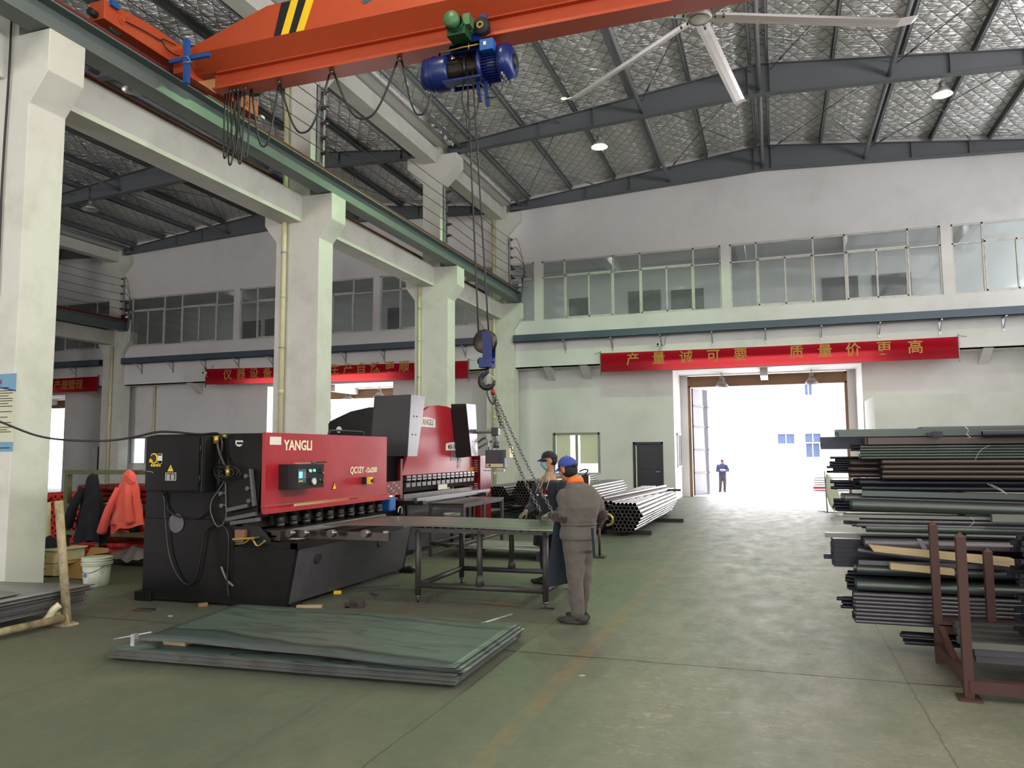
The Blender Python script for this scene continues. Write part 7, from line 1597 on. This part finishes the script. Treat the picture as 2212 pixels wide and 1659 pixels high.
def hand(g, wrist, d, up_, s_=1, curl=.5, scale=1.0, side=1):
    """a palm with four fingers and a thumb; d: direction of the fingers, up_: back of the hand"""
    R = ori(d, up_); W = Vector(wrist); T = lambda x, y, z: W + R @ (Vector((x*side, y, z))*scale)
    g.ball(T(0, .045, 0), (.040*scale, .048*scale, .018*scale), 14, 8, R)
    for i, (x, L) in enumerate(((-.030, .068), (-.010, .078), (.010, .073), (.029, .058))):
        a = 0; p = [T(x*.9, .05, 0), T(x, .085, .004)]; y, z = .085, .004
        for sgm in (.42, .33, .25):
            a += curl*.85; y += L*sgm*math.cos(a); z -= L*sgm*math.sin(a); p.append(T(x*1.05, y, z))
        g.path(p, [.0095*scale, .0095*scale, .009*scale, .0085*scale, .007*scale], 8); g.ball(p[-1], .007*scale, 8, 6)
    p = [T(-.025, .02, -.004), T(-.050, .040, -.014), T(-.056, .065, -.026), T(-.046, .084, -.034)]
    g.path(p, [.013*scale, .0115*scale, .010*scale, .008*scale], 8); g.ball(p[-1], .008*scale, 8, 6)
    return g
def head_geo(g, c, fh, tilt=0.0, s_=1.0):
    R = ori((fh[0], fh[1], tilt)); T = lambda x, y, z: Vector(c) + R @ (Vector((x, y, z))*s_)
    g.ball(T(0, -.012, .018), (.074*s_, .092*s_, .098*s_), 22, 16, R); g.ball(T(0, .022, -.045), (.056*s_, .064*s_, .072*s_), 20, 14, R)
    g.ball(T(0, .060, -.088), (.028*s_, .026*s_, .022*s_), 14, 8, R); g.ball(T(0, .078, .012), (.05*s_, .014*s_, .012*s_), 14, 8, R)
    g.path([T(0, .082, .012), T(0, .094, -.015), T(0, .106, -.034)], [.009*s_, .012*s_, .015*s_], 10); g.ball(T(0, .100, -.034), (.017*s_, .013*s_, .010*s_), 10, 8, R)
    g.ball(T(0, .084, -.064), (.026*s_, .012*s_, .009*s_), 12, 8, R)
    for s2 in (-1, 1):
        g.ball(T(s2*.076, -.012, -.012), (.012*s_, .022*s_, .034*s_), 12, 8, R); g.ball(T(s2*.045, .058, -.025), (.024*s_, .022*s_, .022*s_), 12, 8, R)
    return T, R
def face_parts(T, R, par, s_=1.0):
    for s2 in (-1, 1):
        e = part('eye', G().ball(T(s2*.031, .079, .000), (.013*s_, .008*s_, .007*s_), 12, 8, R), M['white'], par)
        part('iris', G().ball(T(s2*.031, .086, .000), (.0055*s_, .003*s_, .0055*s_), 10, 6, R), HAIR, e)
        part('eyebrow', G().path([T(s2*.016, .088, .020), T(s2*.034, .086, .025), T(s2*.052, .074, .019)], [.003, .004, .002], 6), HAIR, par)
    part('mouth', G().path([T(-.022, .090, -.064), T(0, .098, -.066), T(.022, .090, -.064)], [.003, .0045, .003], 6), mat('lips', (.55, .28, .25), .5), par)
def cap_geo(T, R, s_=1.0, brim=True, opening=False):
    g = G(); n = 28; m_ = 10; vs = []
    for i in range(m_+1):
        ph = PI/2*i/m_
        for k in range(n):
            t = 2*PI*k/n; low = .012 if math.sin(t) > 0 else -.012
            vs.append(T(.088*math.cos(t)*math.cos(ph), -.012+.108*math.sin(t)*math.cos(ph), .030+low*math.cos(ph)*(1) + .100*math.sin(ph)))
    g.add(vs, [(i*n+k, i*n+(k+1) % n, (i+1)*n+(k+1) % n, (i+1)*n+k) for i in range(m_) for k in range(n)], True)
    b = G(); vs = []
    for j in range(7):
        for k in range(13):
            a = PI*(.14+.72*k/12); r = 1+.62*j/6*math.sin(PI*k/12)**.6
            vs.append(T(.086*math.cos(a)*(1+.05*j/6), -.012+.106*math.sin(a)*r, .040-.030*(j/6)-.10*abs(math.cos(a))**2*.25))
    b.add(vs, [(j*13+k, j*13+k+1, (j+1)*13+k+1, (j+1)*13+k) for j in range(6) for k in range(12)], True)
    return g, b
def shoe(g, ank, d, L=.27):
    d = Vector((d[0], d[1], 0)).normalized(); r = d.cross(UP); a = Vector((ank[0], ank[1], 0)) - d*.055
    R = ori(d)
    for y, w_, h_ in ((0.0, .040, .048), (.06, .038, .052), (.12, .042, .044), (.17, .046, .034), (.215, .042, .028)):
        g.ball(a + d*y + UP*(.012+h_*.75), (w_, .062, h_), 16, 10, R)
    g.prism([(0, 0)], 'z', 0, 0) if False else None
    pts = []
    for k in range(20):
        t = 2*PI*k/20; yy = .10+.145*math.cos(t); ww = (.044+.008*math.cos(t))*math.sin(t); pts.append(a + d*yy + r*ww + UP*.002)
    g.slab(pts, (0, 0, .022))
    limb(g, [a + d*.03 + UP*.06, Vector(ank) + UP*.03], [.046, .044]); return g
# ---------------------------------------------------------------- worker in grey, seen from behind
def W1(px_, py_, y): return at(px_, py_, Y=y)
def man_grey():
    Y = 7.66; loc = (at(1242, 1346, Y=Y).x, Y, 0)
    t = thing('person', 'person in grey work suit, blue cap and orange collar, back turned, holding the chain', 'person', loc)
    ft = Vector((-.55, .84, 0)).normalized(); fl = Vector((-.93, .36, 0)).normalized(); fh = Vector((-.83, .48, 0)).normalized()
    pel = W1(1249, 1163, Y+.02); wst = W1(1250, 1130, Y+.02); che = W1(1252, 1085, Y); shc = W1(1252, 1056, Y); nk = W1(1243, 1040, Y+.01); hd = W1(1226, 1014, Y+.02)
    shR = W1(1281, 1073, Y+.10); elR = W1(1300, 1112, Y+.14); haR = W1(1283, 1142, Y+.36)
    shL = W1(1218, 1073, Y-.08); elL = W1(1222, 1118, Y-.10); haL = W1(1188, 1113, Y+.16)
    hipL = W1(1240, 1175, Y-.03); knL = W1(1243, 1255, Y-.03); anL = Vector((W1(1248, 1335, Y-.02).x, Y-.02, .085))
    hipR = W1(1262, 1175, Y+.09); knR = W1(1262, 1255, Y+.12); anR = Vector((W1(1256, 1328, Y+.16).x, Y+.16, .085))
    b = G(); T, R = head_geo(b, hd, fh, -.22, 1.05); limb(b, [nk-UP*.02, nk+UP*.03, hd-UP*.05], [.058, .052, .05])
    loft(b, [(pel, .145, .10, ft), (wst, .13, .095, ft), (che, .16, .105, ft), (shc, .15, .085, ft), (nk, .06, .055, ft)])
    for p, q, r_ in ((shL, elL, haL), (shR, elR, haR)): limb(b, [p, q, r_], [.05, .04, .027])
    for p, q, r_ in ((hipL, knL, anL), (hipR, knR, anR)): limb(b, [p, q, r_], [.08, .055, .038])
    body = fuse('body', b, SKIN, t, .010, 3); face_parts(T, R, t)
    g = G().ball(T(0, -.024, -.008), (.080, .090, .088), 20, 14, R); part('hair', g, HAIR, t)
    hb_ = G().ball(T(0, -.062, -.040), (.060, .042, .040), 16, 10, R); part('hair', hb_, HAIR, t)
    bc_ = cloth_mat('blue_cap', (0.17, 0.25, 0.55)); cg, bg_ = cap_geo(T, R)
    cp = part('cap', cg, bc_, t); cp.modifiers.new('t', 'SOLIDIFY').thickness = .003; bo = part('brim', bg_, bc_, cp); bo.modifiers.new('t', 'SOLIDIFY').thickness = .004
    part('cap_opening', G().ball(T(.0, -.112, .020), (.034, .012, .020), 14, 8, R), HAIR, cp, label='dark rear opening of the cap'); part('cap_button', G().ball(T(0, -.012, .132), .008, 8, 6), bc_, cp)
    GREY = cloth_mat('grey_work_suit', (0.33, 0.305, 0.28))
    j = G(); loft(j, [(pel-UP*.005, .188, .155, ft), (pel+UP*.05, .186, .152, ft), (wst+UP*.0, .172, .142, ft), (wst+UP*.03, .184, .152, ft), (che-UP*.05, .196, .156, ft), (che+UP*.02, .200, .146, ft), (shc-UP*.02, .182, .122, ft), (shc+UP*.025, .135, .098, ft), (nk+UP*.005, .072, .066, ft)])
    limb(j, [shL, shL.lerp(elL, .5), elL.lerp(shL, .12)], [.078, .074, .064]); limb(j, [shR, shR.lerp(elR, .5), elR.lerp(shR, .25)], [.076, .073, .064])
    fuse('jacket', j, GREY, t, .010, 4, .022)
    part('jacket_belt', G().path([wst + (fR*math.cos(a_)*.187 + ft*math.sin(a_)*.155) - UP*.005 for fR in (ft.cross(UP),) for a_ in [2*PI*k/30 for k in range(30)]], .008, 6, closed=True), GREY, t, label='seam band at the jacket waist')
    mar = cloth_mat('maroon_oversleeve', (0.20, 0.12, 0.13)); s_ = G(); limb(s_, [elL.lerp(shL, .10), elL, elL.lerp(haL, .5), haL.lerp(elL, .12)], [.062, .062, .056, .042]); fuse('oversleeve', s_, mar, t, .010, 3, .018, 'dark maroon oversleeve')
    s_ = G(); limb(s_, [elR.lerp(shR, .30), elR, elR.lerp(haR, .5), haR], [.064, .062, .054, .042]); fuse('oversleeve', s_, mar, t, .010, 3, .018, 'dark maroon oversleeve')
    glv = cloth_mat('pale_glove', (0.50, 0.52, 0.42)); h = G(); hand(h, haL, (haL-elL).normalized()*.9+Vector((-.3, 0, -.1)), (0, -.4, 1), curl=.75, side=-1); limb(h, [haL-(haL-elL).normalized()*.03, haL+(haL-elL).normalized()*.02], [.032, .030]); fuse('glove', h, glv, t, .0055, 2)
    h = G(); hand(h, haR, (-.6, .5, -.5), (.3, .5, .8), curl=.6); fuse('glove', h, glv, t, .0055, 2)
    c_ = G(); r_ = ft.cross(UP)
    ring = [nk + r_*math.cos(a_)*.078 + ft*math.sin(a_)*.074 + UP*(.004-.012*math.sin(a_)) for a_ in [PI*(-1.12+1.5*k/20) for k in range(21)]]
    c_.add([p for q in ring for p in (q-UP*.022+(q-nk)*.15, q+UP*.030)], [(2*k, 2*k+2, 2*k+3, 2*k+1) for k in range(20)], True); o = part('collar', c_, mat('orange_collar', (0.93, 0.42, 0.14), .8), t, label='orange collar'); o.modifiers.new('t', 'SOLIDIFY').thickness = .008
    tr = G(); loft(tr, [(pel-UP*.12, .160, .135, fl.lerp(ft, .6)), (pel+UP*.02, .165, .135, ft)])
    limb(tr, [hipL-UP*.02, hipL.lerp(knL, .5), knL, knL.lerp(anL, .5), anL+UP*.03], [.118, .100, .084, .078, .070]); limb(tr, [hipR-UP*.02, hipR.lerp(knR, .5), knR, knR.lerp(anR, .5), anR+UP*.03], [.112, .092, .076, .070, .064])
    fuse('trousers', tr, GREY, t, .011, 4, .026)
    BT = mat('worn_brown_shoe', (0.20, 0.185, 0.165), .7)
    for an, d in ((anL, (-.99, .08, 0)), (anR, (-.85, .5, 0))): s_ = G(); shoe(s_, an, d); fuse('shoe', s_, BT, t, .008, 2)
    # apron: hangs in front of the body from the waist to the shins
    NAVY = cloth_mat('navy_apron', (0.085, 0.13, 0.18), .9); fa_ = Vector((-.80, .60, 0)).normalized(); ra = fa_.cross(UP); cx = pel.lerp(wst, .5)
    def fn(u, v):
        w_ = .21+.04*v; a = (u-.5)*2; z = wst.z+.02 - v*(wst.z+.02-.36)
        c0 = Vector((cx.x, cx.y, 0)).lerp(Vector((knL.x-.02, knL.y+.04, 0)), min(1, v*1.1))
        q = c0 + ra*(a*w_) + fa_*(.175-.045*a*a+.012*math.sin(7*u+3*v)*v); return (q.x, q.y, z)
    o = part('apron', G().grid(fn, 26, 24), NAVY, t); o.modifiers.new('t', 'SOLIDIFY').thickness = .006
    k0 = W1(1276, 1140, Y-.14); part('apron_tie', G().slab([k0, k0+Vector((.028, 0, 0)), W1(1287, 1205, Y-.12), W1(1281, 1207, Y-.12)], (0, .006, 0)), NAVY, t)
def man_dark():
    Y = 9.85; loc = (at(1180, 1264, Y=Y).x, Y, 0)
    t = thing('person', 'person in navy work jacket, black cap and face mask, bending over the plate', 'person', loc)
    ft = Vector((-.62, -.78, 0)).normalized(); fh = Vector((-.93, -.36, 0)).normalized(); fl = Vector((-.93, -.30, 0)).normalized()
    pel = W1(1193, 1150, Y+.02); wst = W1(1191, 1115, Y); che = W1(1188, 1070, Y-.05); shc = W1(1190, 1043, Y-.08); nk = W1(1188, 1026, Y-.09); hd = W1(1186, 995, Y-.12)
    shR = W1(1164, 1051, Y+.06); elR = W1(1150, 1092, Y+.0); haR = W1(1137, 1104, Y-.22)
    shL = W1(1216, 1050, Y-.20); elL = W1(1222, 1095, Y-.28); haL = W1(1196, 1115, Y-.50)
    hipL = W1(1200, 1160, Y-.06); knL = W1(1200, 1210, Y-.08); anL = Vector((W1(1196, 1255, Y-.05).x, Y-.02, .085))
    hipR = W1(1184, 1160, Y+.08); knR = W1(1178, 1212, Y+.04); anR = Vector((W1(1182, 1258, Y).x, Y+.0, .085))
    b = G(); T, R = head_geo(b, hd, fh, -.12, 1.0); limb(b, [nk-UP*.02, nk+UP*.03, hd-UP*.05], [.060, .054, .05])
    loft(b, [(pel, .145, .10, ft), (wst, .13, .095, ft), (che, .16, .105, ft), (shc, .15, .085, ft), (nk, .06, .055, ft)])
    for p, q, r_ in ((shL, elL, haL), (shR, elR, haR)): limb(b, [p, q, r_], [.05, .04, .027])
    for p, q, r_ in ((hipL, knL, anL), (hipR, knR, anR)): limb(b, [p, q, r_], [.08, .055, .038])
    fuse('body', b, SKIN, t, .010, 3); face_parts(T, R, t)
    part('hair', G().ball(T(0, -.030, .006), (.077, .082, .078), 20, 14, R), HAIR, t); part('hair', G().ball(T(0, -.066, -.026), (.056, .034, .044), 16, 10, R), HAIR, t)
    bc_ = cloth_mat('black_cap', (0.06, 0.06, 0.07)); cg, bg_ = cap_geo(T, R); cp = part('cap', cg, bc_, t); cp.modifiers.new('t', 'SOLIDIFY').thickness = .003; part('brim', bg_, bc_, cp).modifiers.new('t', 'SOLIDIFY').thickness = .004
    mm = mat('mask_blue', (0.50, 0.68, 0.74), .8, bump=.3, bs=60); mg = G(); vs = []
    for i in range(9):
        for k in range(13):
            v = i/8; u = k/12; a = PI*(.12+.76*u); rx = .070-.012*v; ry = .062+.030*math.sin(PI*min(1, .2+v))*math.sin(a); vs.append(T(rx*math.cos(a)*1.02, .030+ry*math.sin(a)-.012*v, -.008-.098*v))
    mg.add(vs, [(i*13+k, i*13+k+1, (i+1)*13+k+1, (i+1)*13+k) for i in range(8) for k in range(12)], True); mk = part('face_mask', mg, mm, t, 'pale blue face mask'); mk.modifiers.new('t', 'SOLIDIFY').thickness = .003
    for s2 in (-1, 1):
        for z in (-.014, -.085): part('ear_loop', G().path([T(s2*.064, .055, z), T(s2*.082, -.010, -.02)], .0015, 5), M['white'], mk)
    sw = mat('beige_sweater', (0.58, 0.52, 0.42), .9); c_ = G(); limb(c_, [nk-UP*.06+ft*.035, nk+UP*.025], [.068, .060]); fuse('sweater_collar', c_, sw, t, .010, 2, 0, 'beige high necked sweater')
    NV = cloth_mat('navy_jacket', (0.065, 0.075, 0.12))
    j = G(); loft(j, [(pel, .18, .15, ft), (pel+UP*.06, .175, .145, ft), (wst, .172, .142, ft), (che-UP*.06, .190, .150, ft), (che+UP*.02, .202, .142, ft), (shc, .185, .108, ft), (shc+UP*.04, .105, .075, ft)])
    limb(j, [shL, shL.lerp(elL, .5), elL, elL.lerp(haL, .5), haL.lerp(elL, .15)], [.084, .074, .062, .054, .044]); limb(j, [shR, shR.lerp(elR, .5), elR, elR.lerp(haR, .5), haR.lerp(elR, .15)], [.084, .074, .062, .054, .044])
    fuse('jacket', j, NV, t, .010, 4, .018)
    r_ = ft.cross(UP)
    part('shirt_opening', G().slab([nk+ft*.09+r_*.04-UP*.01, nk+ft*.09-r_*.04-UP*.01, che+ft*.165+UP*.05], ft*.004), sw, t, label='open V of the jacket with beige sweater')
    for s2 in (-1, 1):
        part('reflective_strip', G().path([che+UP*.008+r_*(s2*(.045+.026*k))+ft*(.160-.0068*k*k) for k in range(5)], .011, 6), mat('reflective_white', (.82, .82, .80), .4), t); part('piping', G().path([nk+ft*.07+r_*s2*.10-UP*.03, che+ft*.155+r_*s2*.11+UP*.03], .003, 5), M['white'], t)
    mt_ = face_M(tuple(che+ft*.170-r_*.055+UP*.055), tuple(-(r_)), None); 
    part('lettering', text_geo('GMC', .075, face_M(tuple(che+ft*.160+UP*.055-r_*.075), tuple(-r_)), .002, bold=.002, sx=1.2, shear=.3), M['dred'], t, label='red chest lettering')
    glv = cloth_mat('pale_glove_2', (0.40, 0.37, 0.30)); 
    for p, q, sd in ((haR, elR, 1), (haL, elL, -1)):
        h = G(); d = Vector((-.55, -.45, -.62)); hand(h, p, d, (-.3, -.5, .8), curl=.35, side=sd, scale=1.05); limb(h, [p+(q-p).normalized()*.04, p+d.normalized()*.02], [.034, .030]); fuse('glove', h, glv, t, .0055, 2)
    TR = cloth_mat('dark_trousers', (0.10, 0.10, 0.12)); tr = G(); loft(tr, [(pel-UP*.12, .155, .13, ft), (pel+UP*.02, .160, .13, ft)])
    limb(tr, [hipL-UP*.02, knL, anL+UP*.03], [.110, .080, .064]); limb(tr, [hipR-UP*.02, knR, anR+UP*.03], [.110, .080, .064]); fuse('trousers', tr, TR, t, .011, 4, .02)
    for an, d in ((anL, (-.95, -.25, 0)), (anR, (-.98, -.15, 0))): s_ = G(); shoe(s_, an, d); fuse('shoe', s_, mat('black_shoe', (.07, .07, .08), .5), t, .008, 2)
    NA = cloth_mat('dark_apron', (0.06, 0.075, 0.11), .9); fa_ = Vector((-.80, -.60, 0)).normalized(); ra = fa_.cross(UP)
    def fn(u, v):
        a = (u-.5)*2; z = wst.z - v*(wst.z-.50); q = Vector((pel.x, pel.y-.02, 0)) + ra*(a*(.24+.05*v)) + fa_*(.175-.07*a*a+.05*v+.012*math.sin(8*u+3*v)); return (q.x, q.y, z)
    part('apron', G().grid(fn, 24, 22), NA, t).modifiers.new('t', 'SOLIDIFY').thickness = .006
def man_yard():
    Y = 37.5; zg = -.16; f = at(1562, 1069, Y=Y); H = 1.66; loc = (f.x, Y, zg); hx = f.x
    k = (at(1562, 993, Y=Y).z - zg)/1.70
    t = thing('person', 'person in blue padded jacket reading papers in the yard beyond the gate', 'person', loc)
    V = lambda x, y, z: Vector((hx+x*k, Y+y*k, zg+z*k)); ft = Vector((.25, -.97, 0)); fh = Vector((.55, -.83, 0)).normalized()
    b = G(); hd = V(.02, -.02, 1.58); T, R = head_geo(b, hd, fh, -.3, k); limb(b, [V(0, 0, 1.38), V(0, 0, 1.46), hd-UP*.05], [.06*k, .052*k, .05*k])
    loft(b, [(V(0, 0, .88), .145*k, .10*k, ft), (V(0, 0, 1.1), .13*k, .095*k, ft), (V(0, 0, 1.28), .16*k, .105*k, ft), (V(0, 0, 1.42), .12*k, .08*k, ft)])
    A = [(V(-.20, 0, 1.36), V(-.27, 0, 1.12), V(-.06, -.24, 1.10)), (V(.20, 0, 1.36), V(.29, 0, 1.14), V(.16, -.24, 1.12))]
    Lg = [(V(-.09, 0, .86), V(-.11, -.02, .48), V(-.14, .0, .09)), (V(.09, 0, .86), V(.10, -.02, .48), V(.09, 0, .09))]
    for p, q, r_ in A: limb(b, [p, q, r_], [.05*k, .04*k, .027*k])
    for p, q, r_ in Lg: limb(b, [p, q, r_], [.08*k, .055*k, .038*k])
    hand(b, A[0][2], (.7, -.5, 0), (0, 0, 1), curl=.5, scale=k); hand(b, A[1][2], (-.6, -.6, 0), (0, 0, 1), curl=.5, scale=k, side=-1)
    fuse('body', b, SKIN, t, .011, 2); face_parts(T, R, t, k)
    part('hair', G().ball(T(0, -.022, .030), (.082*k, .095*k, .090*k), 20, 14, R), HAIR, t)
    j = G(); loft(j, [(V(0, 0, .84), .19*k, .15*k, ft), (V(0, 0, 1.05), .19*k, .15*k, ft), (V(0, 0, 1.28), .215*k, .16*k, ft), (V(0, 0, 1.38), .19*k, .12*k, ft), (V(0, .01, 1.46), .10*k, .09*k, ft)])
    for p, q, r_ in A: limb(j, [p, q, q.lerp(r_, .85)], [.088*k, .075*k, .055*k])
    fuse('jacket', j, cloth_mat('blue_padded_jacket', (0.20, 0.22, 0.38)), t, .012, 3, .02)
    part('hood', G().path([V(-.10, .02, 1.43), V(-.06, .10, 1.46), V(.06, .10, 1.46), V(.10, .02, 1.43)], .045*k, 10), cloth_mat('hood_dark', (0.25, 0.22, 0.30)), t)
    tr = G(); loft(tr, [(V(0, 0, .76), .16*k, .125*k, ft), (V(0, 0, .90), .165*k, .13*k, ft)])
    for p, q, r_ in Lg: limb(tr, [p, q, r_+UP*.02], [.108*k, .082*k, .066*k])
    fuse('trousers', tr, cloth_mat('brown_trousers', (0.32, 0.27, 0.30)), t, .012, 3, .02)
    for (p, q, r_), d in zip(Lg, ((-.15, -.98, 0), (.2, -.97, 0))): s_ = G(); shoe(s_, r_-UP*zg, d); s_.v = [(x, y, z+zg) for x, y, z in s_.v]; fuse('shoe', s_, mat('dark_shoe', (.12, .12, .12), .5), t, .009, 2)
    single('paper_sheet', G().slab([V(-.10, -.30, 1.15), V(.18, -.32, 1.12), V(.20, -.42, 1.20), V(-.08, -.42, 1.22)], (0, 0, .004)), M['paper'], 'white papers held by the person in the yard', 'paper')
man_grey(); man_dark(); man_yard()
